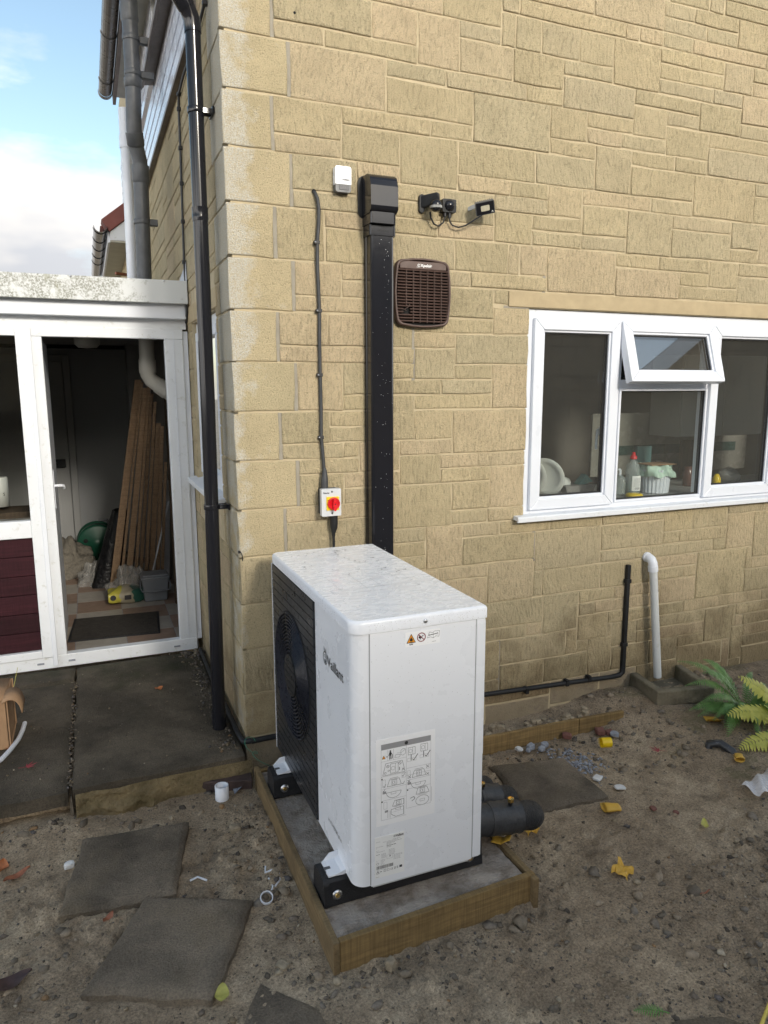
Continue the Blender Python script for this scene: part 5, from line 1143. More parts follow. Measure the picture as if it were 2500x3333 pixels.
plank('shutter_board', (.772, -.194), (.0, -.194), .022, -.29, -.084, -.084, 'timber_x')

def rubber_foot(yc, lab):
    ft = thing('rubber_foot', (.35, yc, -.09), lab, 'support foot', 'rubber feet under the heat pump')
    x0, x1 = .036, .655
    prof = [(-.067, -.094), (-.055, -.008), (-.045, .004), (-.020, .004), (-.020, -.012), (.020, -.012), (.020, .004), (.045, .004), (.055, -.008), (.067, -.094)]
    build('bar', MB().prism([(yc+u, v) for u, v in prof], FYZ, x0, x1), 'rubber', ft, bevel=.005)
    build('end_block', MB().prism([(yc-.068, -.0945), (yc-.060, -.01), (yc-.045, .006), (yc+.045, .006), (yc+.060, -.01), (yc+.068, -.0945)], FYZ, x0-.008, x0+.012), 'rubber', ft, bevel=.006)
    build('rail', MB().prism([(yc-.0185, -.0115), (yc-.0185, .011), (yc-.009, .011), (yc-.009, .004), (yc+.009, .004), (yc+.009, .011), (yc+.0185, .011), (yc+.0185, -.0115)], FYZ, x0+.014, x1-.02), 'alu', ft)
    for x in (.075, .600):
        w = build('washer', MB().lathe([(.018, 0), (.018, .003), (.0001, .0035)], (x, yc-.0635, -.052), 'Y', 18), 'steel', ft)
        build('bolt', MB().lathe([(.0085, .003), (.0085, .009), (.0001, .0095)], (x, yc-.0635, -.052), 'Y', 6, sm=False), 'brass', w)
    # bent white bracket that carries the casing
    b = build('bracket', MB().prism([(.05, .006), (.10, .008), (.145, .034), (.145, .040), (.098, .014), (.05, .012)], FXZ, yc-.045, yc+.040), 'white', ft)
    build('bracket_lug', MB().prism([(.062, .010), (.142, .030), (.142, .012), (.10, .006)], FXZ, yc-.047, yc-.044), 'white', b)
    build('bracket_lug', MB().prism([(.054, .010), (.080, .038), (.142, .046), (.142, .012)], FXZ, yc+.040, yc+.043), 'white', b)
    build('bracket_notch', MB().box(.048, .070, yc-.008, yc+.006, .0035, .0135), 'sensorgrey', b)
    return ft
rubber_foot(-1.125, 'black rubber foot under the near end of the heat pump')
rubber_foot(-.395, 'black rubber foot under the far end by the wall')

# ------------------------------------------------------------------ heat pump
hp = thing('heat_pump', (.356, -.73, .0), 'white heat pump with a black fan grille on a concrete base', 'heat pump')
HX0, HX1, HY0, HY1, HZ0, HZ1 = .114, .598, -1.268, -.200, .010, .958
# casing: left part of the front is white with a big rounded vertical corner
def casing(z0, z1, e=0.0):
    # outline with rounded front corners (front = -x side)
    return rrect(HX0-e, HX1+e, HY0-e, HY1+e, .045, 8, (1, .22, .22, .6))
body = [(u, v) for u, v in casing(0, 0)]
build('casing', MB().prism(body, FXY, HZ0, .915, sm=False), 'white', hp, bevel=.004)
build('side_panel', MB().box(.172, .5615, HY0-.0022, HY0+.01, .006, .912), 'white', hp, bevel=.0015)
build('panel_seam', MB().box(.1685, .1720, HY0-.0006, HY0+.004, HZ0+.002, .912).box(.5615, .565, HY0-.0006, HY0+.004, HZ0+.002, .912), 'inkgrey', hp)
build('rear_edge', MB().box(.566, .599, HY0-.0020, HY0+.02, .012, .912), 'white', hp, bevel=.003)
build('bottom_lip', MB().box(.18, .55, HY0+.004, HY0+.05, -.004, .0095), 'greybox', hp, bevel=.002)
lid = casing(0, 0, .007)
def lidmesh():
    m = MB(); n = len(lid); cx, cy = (HX0+HX1)/2, (HY0+HY1)/2
    lv = [(0, .9155), (0, .948), (-.003, .955), (-.008, .9585)]
    vs = []
    for k, z in lv:
        for u, v in lid:
            du, dv = u-cx, v-cy
            vs.append((cx+du*(1+k/.25), cy+dv*(1+k/.54), z))
    m.add(vs, [(r*n+i, r*n+(i+1) % n, (r+1)*n+(i+1) % n, (r+1)*n+i) for r in range(3) for i in range(n)], 0, True)
    m.add(vs, [tuple(range(n))[::-1]], 0); m.add(vs, [tuple(range(3*n, 4*n))], 1)
    return m
build('lid', lidmesh(), ['white', 'wet'], hp)
build('lid_screw', MB().lathe([(.0075, 0), (.0075, .003), (.004, .005), (.0001, .005)], (.367, HY0-.007, .934), 'Y', 14), 'steel', hp)
build('rear_cover', MB().prism(rrect(-1.215, -.55, .375, .905, .03, 6, (0, 0, 1, 1)), FYZ, .5985, .632), 'white', hp, bevel=.006)
# grille on the fan side, built slat by slat round the fan opening
GX = HX0-.0005; GY0, GY1, GZ0, GZ1 = -.850, -.207, .018, .912
FY, FZ, FR = -.523, .498, .272
build('grille_back', MB().box(GX-.002, GX+.004, GY0, GY1, GZ0, GZ1), 'void', hp)
nsl = 25; pitch = (GZ1-GZ0)/nsl
def fan_span(z): return math.sqrt(max(0, FR*FR-(z-FZ)**2)) if abs(z-FZ) < FR else 0
jr = random.Random(2)
for i in range(nsl):
    z0, z1 = GZ0+pitch*i+.0022, GZ0+pitch*(i+1)-.0022
    segs = []
    if max(fan_span(z0), fan_span(z1)) > .01 or z0 < FZ < z1:
        l = [(FY-fan_span(z), z) for z in np.linspace(z0, z1, 5)]; r_ = [(FY+fan_span(z), z) for z in np.linspace(z0, z1, 5)]
        segs += [[(GY0+.001, z0)]+[p for p in l]+[(GY0+.001, z1)], [(GY1-.001, z0), (GY1-.001, z1)]+[p for p in r_][::-1]]
    else: segs.append([(GY0+.001, z0), (GY1-.001, z0), (GY1-.001, z1), (GY0+.001, z1)])
    for poly in segs:
        build('slat', MB().prism(poly, lambda u, v, w: (w, u, v), GX-.0075, GX-.001), 'grille', hp, bevel=.0012, seg=1)
# short upright webs between the slats
m = MB()
for i in range(1, nsl):
    z = GZ0+pitch*i
    for y in np.arange(GY0+.03+.03*(i % 2), GY1, .085):
        if (y-FY)**2+(z-FZ)**2 > FR*FR*1.02: m.box(GX-.006, GX-.0015, y, y+.006+.008*jr.random(), z-.0023, z+.0023)
tag(build('slat_webs', m, 'grille', hp), kind='stuff')
fg = build('fan_well', MB().lathe([(FR, .006), (FR-.004, .009), (FR-.008, .004), (FR-.010, -.0), (.0001, -.001)], (GX-.002, FY, FZ), 'X', 64), 'void', hp)
for k in range(12):
    r0 = .098+.0148*k
    build('ring', MB().lathe([(r0, .001), (r0, .0125), (r0+.0045, .0135), (r0+.0055, .0125), (r0+.0052, .001)], (GX-.002, FY, FZ), 'X', 64, sm=False), 'ring', fg)
for a in range(0, 360, 30):
    c, s = math.cos(R(a+12)), math.sin(R(a+12))
    m = MB().add([(GX-.011, FY+c*.095-s*.002, FZ+s*.095+c*.002), (GX-.011, FY+c*.095+s*.002, FZ+s*.095-c*.002), (GX-.011, FY+c*.268+s*.002, FZ+s*.268-c*.002), (GX-.011, FY+c*.268-s*.002, FZ+s*.268+c*.002),
                  (GX-.003, FY+c*.095-s*.002, FZ+s*.095+c*.002), (GX-.003, FY+c*.095+s*.002, FZ+s*.095-c*.002), (GX-.003, FY+c*.268+s*.002, FZ+s*.268-c*.002), (GX-.003, FY+c*.268-s*.002, FZ+s*.268+c*.002)],
                 [(0, 1, 2, 3), (0, 4, 5, 1), (1, 5, 6, 2), (2, 6, 7, 3), (3, 7, 4, 0)])
    build('spoke', m, 'ring', fg)
hub = build('hub', MB().lathe([(.092, .002), (.092, .010), (.090, .0125), (.0001, .0125)], (GX-.002, FY, FZ), 'X', 48), 'void', fg)
for i in range(-3, 3):
    z0, z1 = FZ+pitch*.86*i+.002, FZ+pitch*.86*(i+1)-.002
    h = lambda z: math.sqrt(max(0, .089**2-(z-FZ)**2))
    zs = np.linspace(z0, z1, 4); poly = [(FY-h(z), z) for z in zs][::-1]+[(FY+h(z), z) for z in zs]
    build('hub_slat', MB().prism(poly, lambda u, v, w: (w, u, v), GX-.019, GX-.0142), 'grille', hp)
build('edge_strip', MB().box(GX-.009, GX+.002, GY1, HY1-.001, .016, .912), 'white', hp)
# writing on the fan side: reads from far to near (towards -y)
fs = lambda y0, z0: (lambda u, v: (HX0-.0009, y0-u, z0+v))
m = MB(); f_ = fs(-.998, .716)
add_text(m, 'Vaillant', .054, f_, .0009, width=.174)
g_ = fs(-.972, .734)
stroke(m, circpts(0, 0, .0225, 26), .0045, g_)
stroke(m, [(-.010, .018), (-.013, .040), (-.004, .022)], .003, g_); stroke(m, [(.003, .022), (.012, .040), (.010, .017)], .003, g_)
stroke(m, circpts(0, -.002, .011, 14, 200, 480, .014), .004, g_); stroke(m, [(-.006, .006), (-.004, .002)], .003, g_); stroke(m, [(.005, .006), (.003, .002)], .003, g_); stroke(m, [(0, -.004), (0, -.016)], .003, g_)
build('logo', m, 'ink', hp)
m = MB(); add_text(m, 'aroTHERM plus', .021, fs(-.975, .098), .0003, width=.155); build('model_name', m, 'inkgrey', hp)
# stickers on the near side
YS = HY0-.0028
def sticker(name, x0, x1, z0, z1, mt, lab):
    s = build(name, MB().box(x0, x1, YS, HY0-.0021, z0, z1), mt, hp); s['label'] = lab; return s
pf = lambda u, v: (u, YS-.0003, v)
s1 = sticker('warning_sticker', .297, .424, .850, .900, 'paper', 'white hazard sticker with an orange triangle')
m = MB(); T = [(.3005, .8625), (.3345, .8625), (.3175, .8945)]
m.add([pf(*p) for p in T], [(0, 1, 2)], 0)
c_ = (.3175, .8735); T2 = [(c_[0]+(x-c_[0])*.80, c_[1]+(z-c_[1])*.80) for x, z in T]
m.add([(x, YS-.0006, z) for x, z in T2], [(0, 1, 2)], 1)
flame = [(0, -.006), (.0045, -.004), (.0055, 0), (.0035, .0045), (.002, .003), (.001, .0095), (-.0025, .005), (-.0035, .002), (-.0048, .003), (-.0052, -.002), (-.0035, -.005)]
m.add([(c_[0]+u, YS-.0009, c_[1]+v+.0005) for u, v in flame], [tuple(range(len(flame)))], 0)
stroke(m, [(c_[0]-.007, c_[1]-.0075), (c_[0]+.007, c_[1]-.0075)], .0012, lambda u, v: (u, YS-.0009, v))
add_text(m, 'R290', .0062, lambda u, v: (.3175+u, YS-.0003, .8555+v), .0003, align='CENTER')
stroke(m, circpts(.3545, .878, .0145, 30), .0030, lambda u, v: (u, YS-.0006, v), 2); stroke(m, [(.3445, .888), (.3645, .868)], .0028, lambda u, v: (u, YS-.0007, v), 2)
stroke(m, [(.349, .870), (.360, .884), (.362, .882)], .0022, pf); m.add([pf(.3545-.006+u*.8, .8785+v*.8) for u, v in flame], [tuple(range(len(flame)))], 0)
bk_ = [(.377, .872), (.384, .892), (.394, .8885), (.3985, .890), (.4045, .893), (.4215, .892), (.4195, .872), (.408, .8755), (.3985, .869), (.3885, .8745), (.377, .872)]
stroke(m, bk_, .0010, pf); stroke(m, [(.3985, .890), (.3985, .870)], .0008, pf); stroke(m, [(.386, .881), (.4115, .8835)], .0026, pf); stroke(m, circpts(.3845, .881, .0024, 10, 60, 300), .0016, pf); stroke(m, circpts(.413, .8835, .0024, 10, -120, 120), .0016, pf)
stroke(m, [(.394, .8575), (.409, .8575)], .0010, pf)
build('print', m, ['ink', 'orange', 'redprint'], s1)
s2 = sticker('installation_sheet', .191, .4095, .2265, .5415, 'paper', 'large white sheet of installation drawings')
m = MB(); rdd = random.Random(3)
def line(p, w=.0010, mi=0): stroke(m, p, w, pf, mi)
m.add([pf(*p) for p in ((.209, .5025), (.393, .5025), (.393, .5225), (.209, .5225))], [(0, 1, 2, 3)], 1)
m.add([(x, YS-.0005, z) for x, z in circpts(.301, .5125, .0065, 16)[:-1]], [tuple(range(16))], 0)
for z in (.4605, .4055, .318, .2465): line([(.209, z), (.301, z)], .0008, 1)
for z in (.418, .341, .270): line([(.302, z), (.393, z)], .0008, 1)
line([(.209, .5025), (.209, .2465)], .0008, 1); line([(.3015, .5025), (.3015, .270)], .0008, 1); line([(.393, .5025), (.393, .27)], .0008, 1)
line([(.233, .5), (.233, .4605)], .0008, 1); line([(.254, .5), (.254, .4605)], .0008, 1)
tri = [(.2125, .470), (.2245, .470), (.2185, .4815)]; m.add([pf(*p) for p in tri], [(0, 1, 2)], 2); line(tri+[tri[0]], .0012)
add_text(m, 'A3', .0055, lambda u, v: (.2262+u, YS-.0003, .474+v), .0002)
m.add([(x, YS-.0004, z) for x, z in circpts(.2425, .494, .003, 10)[:-1]], [tuple(range(10))], 0); line([(.2425, .491), (.2425, .478)], .0065); line([(.2405, .478), (.2400, .464)], .0028); line([(.2445, .478), (.2450, .464)], .0028); line([(.246, .487), (.2505, .477), (.2495, .466)], .0022); line([(.239, .487), (.2365, .477)], .002)
def unit(x, z, w, h): line(rectpts(x, z, x+w, z+h), .0011); line(circpts(x+w*.33, z+h*.5, w*.24, 14), .0008); line([(x+w*.64, z), (x+w*.64, z+h)], .0008)
line([(.258, .468), (.276, .466), (.279, .474), (.262, .477), (.258, .468)]); line([(.266, .482), (.282, .480), (.296, .49)], .0008); line([(.281, .473), (.281, .489), (.289, .494), (.298, .491), (.298, .475), (.289, .470), (.281, .473)])
line([(.2145, .409), (.226, .452), (.286, .452), (.297, .409), (.2145, .409)], .0012); unit(.243, .413, .028, .034); line(circpts(.2335, .440, .0048, 12), .0012); line([(.230, .4435), (.237, .4365)], .001); line(circpts(.2775, .444, .0048, 12), .0012); line([(.274, .4475), (.281, .4405)], .001)
line(rectpts(.221, .414, .227, .420)); line([(.232, .424), (.238, .427), (.241, .423), (.233, .421)]); line([(.276, .418), (.276, .430)], .0022); line([(.285, .414), (.289, .424), (.293, .414)], .0016)
for x in (.308, .355):
    z = .466 if x < .33 else .470; unit(x, z, .026, .026); line([(x+.011, z), (x+.011, z-.022)], .0026); line(rectpts(x-.003, z-.024, x+.030, z-.013), .0008, 1); line([(x+.016, z-.017), (x+.021, z-.022), (x+.036, z-.002)], .0026)
line([(.302, .3925), (.393, .3925)], .0008, 1)
def scene_(x, z, sgn):
    line([(x+.020, z+.028), (x+.028, z+.052), (x+.064, z+.052), (x+.072, z+.028), (x+.020, z+.028)], .0012); unit(x+.037, z+.031, .018, .018)
    line([(x, z+.022), (x+.090, z+.022)], .0008, 1); line(rectpts(x+.003, z+.028, x+.013, z+.056), .0008, 1); line(rectpts(x+.074, z+.050, x+.088, z+.066), .0008, 1)
    line([(x+.018, z+.0), ] if False else circpts(x+.044, z+.006, .027, 16, 180, 360, .022), .0012); line([(x+.017, z+.006), (x+.071, z+.006)], .0010); line(rectpts(x+.034, z-.002, x+.052, z+.006), .0008)
    m.add([pf(*p) for p in ((x+.003, z+.004), (x+.016, z+.004), (x+.016, z+.013), (x+.003, z+.013))], [(0, 1, 2, 3)], 1)
    line([(x+.030, z+.0565), (x+.06, z+.0565)], .0016, 1)
    for (a, b) in ((.010, .033), (.079, .058), (.079, .030), (.008, .017)):
        if sgn > 0: line([(x+a-.004, z+b), (x+a-.001, z+b-.004), (x+a+.005, z+b+.006)], .0014)
        else: line([(x+a-.005, z+b-.005), (x+a+.005, z+b+.005)], .0014); line([(x+a-.005, z+b+.005), (x+a+.005, z+b-.005)], .0014)
scene_(.211, .338, 1); scene_(.303, .352, -1)
line([(.338, .314), (.345, .336), (.379, .336), (.388, .314), (.338, .314)], .0012); unit(.353, .316, .018, .017); line([(.346, .339), (.376, .339)], .0016, 1); line([(.344, .310), (.382, .310)], .0014, 1)
line(circpts(.362, .288, .025, 22, ry=.018), .0012); line(rectpts(.353, .285, .371, .293), .0008); line([(.316, .304), (.330, .308), (.334, .300), (.322, .293)], .0030, 1)
line([(.250, .290), (.258, .310), (.292, .310), (.292, .290), (.250, .290)], .0012); unit(.264, .292, .018, .016); line(rectpts(.218, .286, .230, .311), .0008, 1); line([(.293, .315), (.293, .248)], .0008, 1); line([(.255, .2865), (.28, .2865)], .0014, 1)
line([(.245, .279), (.291, .283), (.291, .252), (.262, .250), (.245, .262), (.245, .279)], .0012); line(rectpts(.262, .274, .280, .281), .0008); line([(.250, .268), (.288, .270)], .0007, 1); line([(.233, .250), (.233, .278)], .0014, 1); line([(.241, .25), (.241, .276)], .0014, 1)
m.add([pf(*p) for p in ((.222, .272), (.234, .273), (.234, .281), (.222, .280))], [(0, 1, 2, 3)], 1)
for (x, z) in ((.2095, .3945), (.2095, .3115), (.3035, .3345)): m.add([pf(*p) for p in ((x, z), (x+.005, z), (x+.005, z+.005), (x, z+.005))], [(0, 1, 2, 3)], 0)
line([(.397, .275), (.397, .33)], .0010, 1)
build('print', m, ['ink', 'inkgrey', 'orange'], s2)
s3 = sticker('rating_plate', .185, .2945, .033, .187, 'plate', 'small white rating plate with a barcode')
m = MB(); add_text(m, 'Vaillant', .0125, lambda u, v: (.2625+u, YS-.0003, .1735+v), .0004, width=.029); stroke(m, circpts(.258, .1775, .0036, 12), .0012, pf); line([(.258, .1795), (.258, .1755)], .0014)
def words(x, z, n, w=.0011, mi=1, mx=.0095):
    for k in range(n):
        l = rdd.uniform(.003, mx); line([(x, z), (x+l, z)], w, mi); x += l+.0014
for z in (.1675, .1642): words(.252 if z > .166 else .215, z, 4 if z > .166 else 8)
for i, z in enumerate((.1600, .1560, .1520, .1475, .1430)): words(.228, z, (7, 4, 3, 4, 2)[i], .0014 if i != 3 else .0018, 0 if i == 3 else 1)
words(.1895, .1690, 2); words(.1895, .150, 3); words(.1895, .1455, 1); words(.1895, .1360, 2); words(.1895, .1310, 4); words(.1895, .1215, 2, .0014, 0)
for i in range(5): words(.236, .131-.0046*i, 3); words(.254, .1075-.0042*i, 4, mx=.008)
for i in range(3):
    for j in range(3): line(circpts(.211+.006*j, .1075+.0062*i, .0022, 8), .0007, 1)
for i in range(5): words(.206, .0985-.0042*i, 2)
line(circpts(.195, .087, .0045, 6), .0008); words(.1895, .097, 1)
m.add([pf(*p) for p in ((.238, .1045), (.244, .1045), (.244, .109), (.238, .109))], [(0, 1, 2, 3)], 1); line(rectpts(.229, .098, .250, .112), .0006, 1)
x = .1905
while x < .252:
    w = rdd.choice([.0006, .0006, .0011, .0017]); m.add([pf(*p) for p in ((x, .066), (x+w, .066), (x+w, .078), (x, .078))], [(0, 1, 2, 3)], 0); x += w+rdd.choice([.0006, .0009, .0013])
words(.192, .0632, 6, .0009)
t3 = [(.1905, .050), (.2005, .050), (.1955, .060)]; line(t3+[t3[0]], .0012); line([(.1955, .0575), (.1955, .053)], .0012)
words(.203, .055, 1, .002, 0); line(rectpts(.2175, .052, .2255, .0595), .0008); line([(.2215, .052), (.2215, .0595)], .0006); line(rectpts(.230, .0525, .2375, .0595), .0008)
add_text(m, 'CE', .009, lambda u, v: (.2415+u, YS-.0003, .0528+v)); line(rectpts(.2575, .0525, .261, .060), .0008); line([(.256, .0515), (.2625, .061)], .0008)
add_text(m, 'UK', .0045, lambda u, v: (.2655+u, YS-.0003, .0575+v), .0002); add_text(m, 'CA', .0045, lambda u, v: (.2655+u, YS-.0003, .0528+v), .0002)
m.add([pf(*p) for p in ((.276, .053), (.286, .053), (.286, .062), (.276, .062))], [(0, 1, 2, 3)], 0); words(.188, .037, 2)
build('print', m, ['ink', 'inkgrey'], s3)
# loose printed sheet marks showing through the wet film on the lid
m = MB(); tf = lambda u, v: (u, v, .9590)
for i in range(46):
    x, y = rdd.uniform(.15, .55), rdd.uniform(-.75, -.26)
    l, a = rdd.uniform(.004, .016), rdd.uniform(-.6, .6)
    p = [(x, y), (x+l*math.cos(a), y+l*math.sin(a)), (x+l*1.3*math.cos(a+.8), y+l*1.3*math.sin(a+.8))]
    stroke(m, p, rdd.uniform(.0012, .0042), tf)
for (x0, y0, x1, y1) in ((.16, -.95, .50, -.90), (.2, -.92, .3, -.7), (.36, -.9, .5, -.78)): stroke(m, rectpts(x0, y0, x1, y1), .0010, tf, 1)
build('lid_print', m, ['ink', 'inkgrey'], hp)
# rain on the casing
m = MB(); rd = random.Random(9)
for i in range(900):
    drop(m, (rd.uniform(HX0, HX1), rd.uniform(HY0, HY1), .9586), rd.choice([.0010, .0013, .0018, .0026]), '+z')
for i in range(420): drop(m, (rd.uniform(.17, .56), HY0-.0023, rd.uniform(.03, .9)), rd.uniform(.0007, .0019), '-y')
for i in range(520):
    y = rd.choice([rd.gauss(-1.13, .04), rd.gauss(-1.20, .02), rd.uniform(-1.22, -.86)])
    zz = rd.uniform(.02, .9)
    if -1.222 < y < -.856 and not (-1.19 < y < -.93 and .69 < zz < .78): drop(m, (HX0-.0002, y, zz), rd.uniform(.0007, .0017), '-x')
for i in range(200): drop(m, (rd.uniform(HX0+.05, HX1), HY0-.0072, rd.uniform(.918, .948)), rd.uniform(.0008, .0022), '-y'); drop(m, (HX0-.0072, rd.uniform(HY0+.05, HY1), rd.uniform(.918, .948)), rd.uniform(.0008, .0022), '-x')
tag(build('rain_drops', m, 'water', hp), kind='stuff')

# ------------------------------------------------------------------ lagged pipes behind the pump
def lagged(lab, pts, r, tapes, valve=None, capend=True):
    t = thing('lagged_pipe', pts[0], lab, 'pipe', 'lagged pipes at the back of the heat pump')
    P_ = [Vector(p) for p in pts]
    e = P_[-1]; d = (P_[-1]-P_[-2]).normalized(); ext = []; rs = [r]*len(P_)
    for k in (1, 2, 3, 4): ext.append(e+d*r*.9*math.sin(k*.39)+Vector((0, 0, -.010*k))); rs.append(r*math.cos(k*.385))
    PP, RR = [], []
    AL, n_ = P_+ext, 0
    for a_, b_, ra, rb in zip(AL[:-1], AL[1:], rs[:-1], rs[1:]):
        for q_ in range(4): PP.append(a_.lerp(b_, q_/4)); RR.append((ra+(rb-ra)*q_/4)*(1+.035*math.sin(n_*2.1)*(1 if n_ < 14 else .4))); n_ += 1
    m = MB().tube(PP+[AL[-1]], RR+[rs[-1]], 24); build('lagging', m, 'lag', t)
    for a, b, k in tapes:
        def at(u):
            s = u*(len(P_)-1); i = min(int(s), len(P_)-2); return P_[i].lerp(P_[i+1], s-i)
        build('tape', MB().tube([at(a+(b-a)*u_) for u_ in (0, .12, .3, .5, .7, .88, 1)], [r+k+.003, r+k+.001, r+k+.0025, r+k+.0005, r+k+.002, r+k+.001, r+k+.004], 24), 'tape', t)
    if valve:
        v = Vector(valve)
        vb = build('valve_stem', MB().tube([v, v+Vector((0, -.004, .030))], .009, 12), 'matblack', t)
        build('valve_cap', MB().lathe([(.0135, .028), (.0135, .042), (.009, .044), (.009, .041), (.0001, .041)], (v.x, v.y-.004, v.z), 'Z', 6, sm=False), 'brass', vb)
    return t
lagged('thick lagged pipe nearest the camera with a brass valve', [(.60, -1.10, .042), (.70, -1.10, .026), (.80, -1.10, .010), (.92, -1.10, -.008)], .058, [(.05, .42, .003), (.40, .72, .005), (.66, .84, .003)], (.82, -1.115, .058))
lagged('middle lagged pipe with a brass valve on top', [(.60, -.96, .060), (.72, -.955, .030), (.83, -.95, .004), (.905, -.95, -.012)], .050, [(.1, .5, .003), (.45, .80, .005)], (.775, -.97, .055))
lagged('smaller lagged pipe farthest from the camera', [(.60, -.80, .075), (.72, -.80, .02), (.83, -.79, -.02), (.90, -.78, -.05)], .042, [(.42, .70, .003)])
# ------------------------------------------------------------------ paving and stepping slabs
def slab(quad, zt, th, nu, nv, seed, rough=.006, edge=.010, round_=.014, tilt=(0, 0)):
    """a worn stone slab: uneven top, wandering edges, rounded arris, closed sides"""
    q = [Vector(p) for p in quad]; vs = []; idx = {}
    def top(i, j):
        u, v = i/(nu-1), j/(nv-1)
        p = q[0]*(1-u)*(1-v)+q[1]*u*(1-v)+q[2]*u*v+q[3]*(1-u)*v
        w = edge*float(fbm(np.array(p.x*1.0+seed), np.array(p.y), 9, 4))*1.6
        c = (q[0]+q[1]+q[2]+q[3])/4; d = (p-c)
        if i in (0, nu-1) or j in (0, nv-1): p = p+d.normalized()*w
        elif i in (1, nu-2) or j in (1, nv-2): p = p+d.normalized()*w*.6
        z = zt+rough*2*float(fbm(np.array(p.x+seed), np.array(p.y+seed), 5, 4))+tilt[0]*d.x+tilt[1]*d.y
        b = min(i, nu-1-i, j, nv-1-j)
        if b == 0: z -= round_
        return (p.x, p.y, z)
    m = MB(); V = [top(i, j) for j in range(nv) for i in range(nu)]
    m.add(V, [(j*nu+i, j*nu+i+1, (j+1)*nu+i+1, (j+1)*nu+i) for j in range(nv-1) for i in range(nu-1)], 0, True)
    ring = [i for i in range(nu)]+[j*nu+nu-1 for j in range(1, nv)]+[(nv-1)*nu+i for i in range(nu-2, -1, -1)]+[j*nu for j in range(nv-2, 0, -1)]
    c = (q[0]+q[1]+q[2]+q[3])/4; n = len(ring); rows = [[V[k] for k in ring]]
    for t in (.35, .7, 1.0):
        row = []
        for k in ring:
            x, y, z = V[k]; nn = float(fbm(np.array(x*1.3+seed+t*3), np.array(y+t*5), 22, 3))*.012
            d = Vector((x-c.x, y-c.y)).normalized(); row.append((x+d.x*nn, y+d.y*nn, z-th*t))
        rows.append(row)
    vv = [p for r_ in rows for p in r_]
    m.add(vv, [(r_*n+i, r_*n+(i+1) % n, (r_+1)*n+(i+1) % n, (r_+1)*n+i) for r_ in range(3) for i in range(n)], 0, True)
    return m
pth = structure('path', MB().box(-2.6, -.03, -.02, 1.46, -.4, -.125), 'soil')
build('paving_slab', slab([(-.796, -.095), (-.025, -.085), (-.018, 1.44), (-.792, 1.44)], -.050, .085, 30, 44, 1.0, .006), 'pave', pth)
build('paving_slab', slab([(-1.75, -.085), (-.815, -.105), (-.806, 1.195), (-1.75, 1.21)], -.053, .062, 32, 40, 4.0, .006), 'pave', pth)
build('paving_slab', slab([(-1.75, 1.222), (-.81, 1.207), (-.80, 1.44), (-1.75, 1.44)], -.052, .062, 32, 12, 7.0, .007), 'pave', pth)
build('paving_slab', slab([(-2.6, -.085), (-1.765, -.085), (-1.765, 1.44), (-2.6, 1.44)], -.055, .062, 20, 30, 9.0, .006), 'pave', pth)
def footfn(u, v):
    x = -.785+.79*u; z = -.085-.170*v
    k = 1-.8*float(smooth01(-.62, -.33, np.array(x)))
    y = -.092-(.012+.030*v+.016*math.sin(3.1*v))*k+.13*k*float(fbm(np.array(x*1.0), np.array(z*1.4+3), 11, 5, .62))*(.3+v)
    return (x, y, z)
build('rough_footing', MB().grid(130, 26, footfn), 'foundation', pth)
build('joint_stone', MB().hexa([(-.812, -.115, -.25), (-.790, -.12, -.25), (-.792, -.07, -.25), (-.812, -.07, -.25), (-.808, -.11, -.10), (-.80, -.112, -.085), (-.80, -.08, -.085), (-.808, -.08, -.1)]), 'flag', pth)
def flagstone(quad, zt, lab, seed, nu=30, nv=26, th=.05, tilt=(0, 0)):
    return tag(build('stepping_slab', slab(quad, zt, th, nu, nv, seed, .008, .017, .016, tilt), 'flag'), lab, 'slab', 'stone slabs lying on the soil')
flagstone([(-.838, -.765), (-.432, -.808), (-.336, -.365), (-.755, -.315)], -.160, 'grey slab lying below the paving step, behind the larger slab', 12)
flagstone([(-.758, -1.152), (-.388, -1.345), (-.172, -.955), (-.542, -.775)], -.158, 'large tilted slab in front with a yellow leaf at its corner', 15, tilt=(.02, .0))
flagstone([(-.52, -1.75), (-.02, -1.80), (-.084, -1.475), (-.222, -1.285)], -.190, 'slab half cut off by the bottom edge beside the base', 21, th=.04)
flagstone([(1.085, -.86), (1.505, -.885), (1.525, -.515), (1.135, -.445)], -.172, 'brown slab lying behind the lagged pipes', 25)
flagstone([(.80, -2.10), (1.20, -2.12), (1.03, -1.96), (.885, -1.905)], -.190, 'slab end just showing at the bottom edge of the soil', 28, 20, 12, .04)

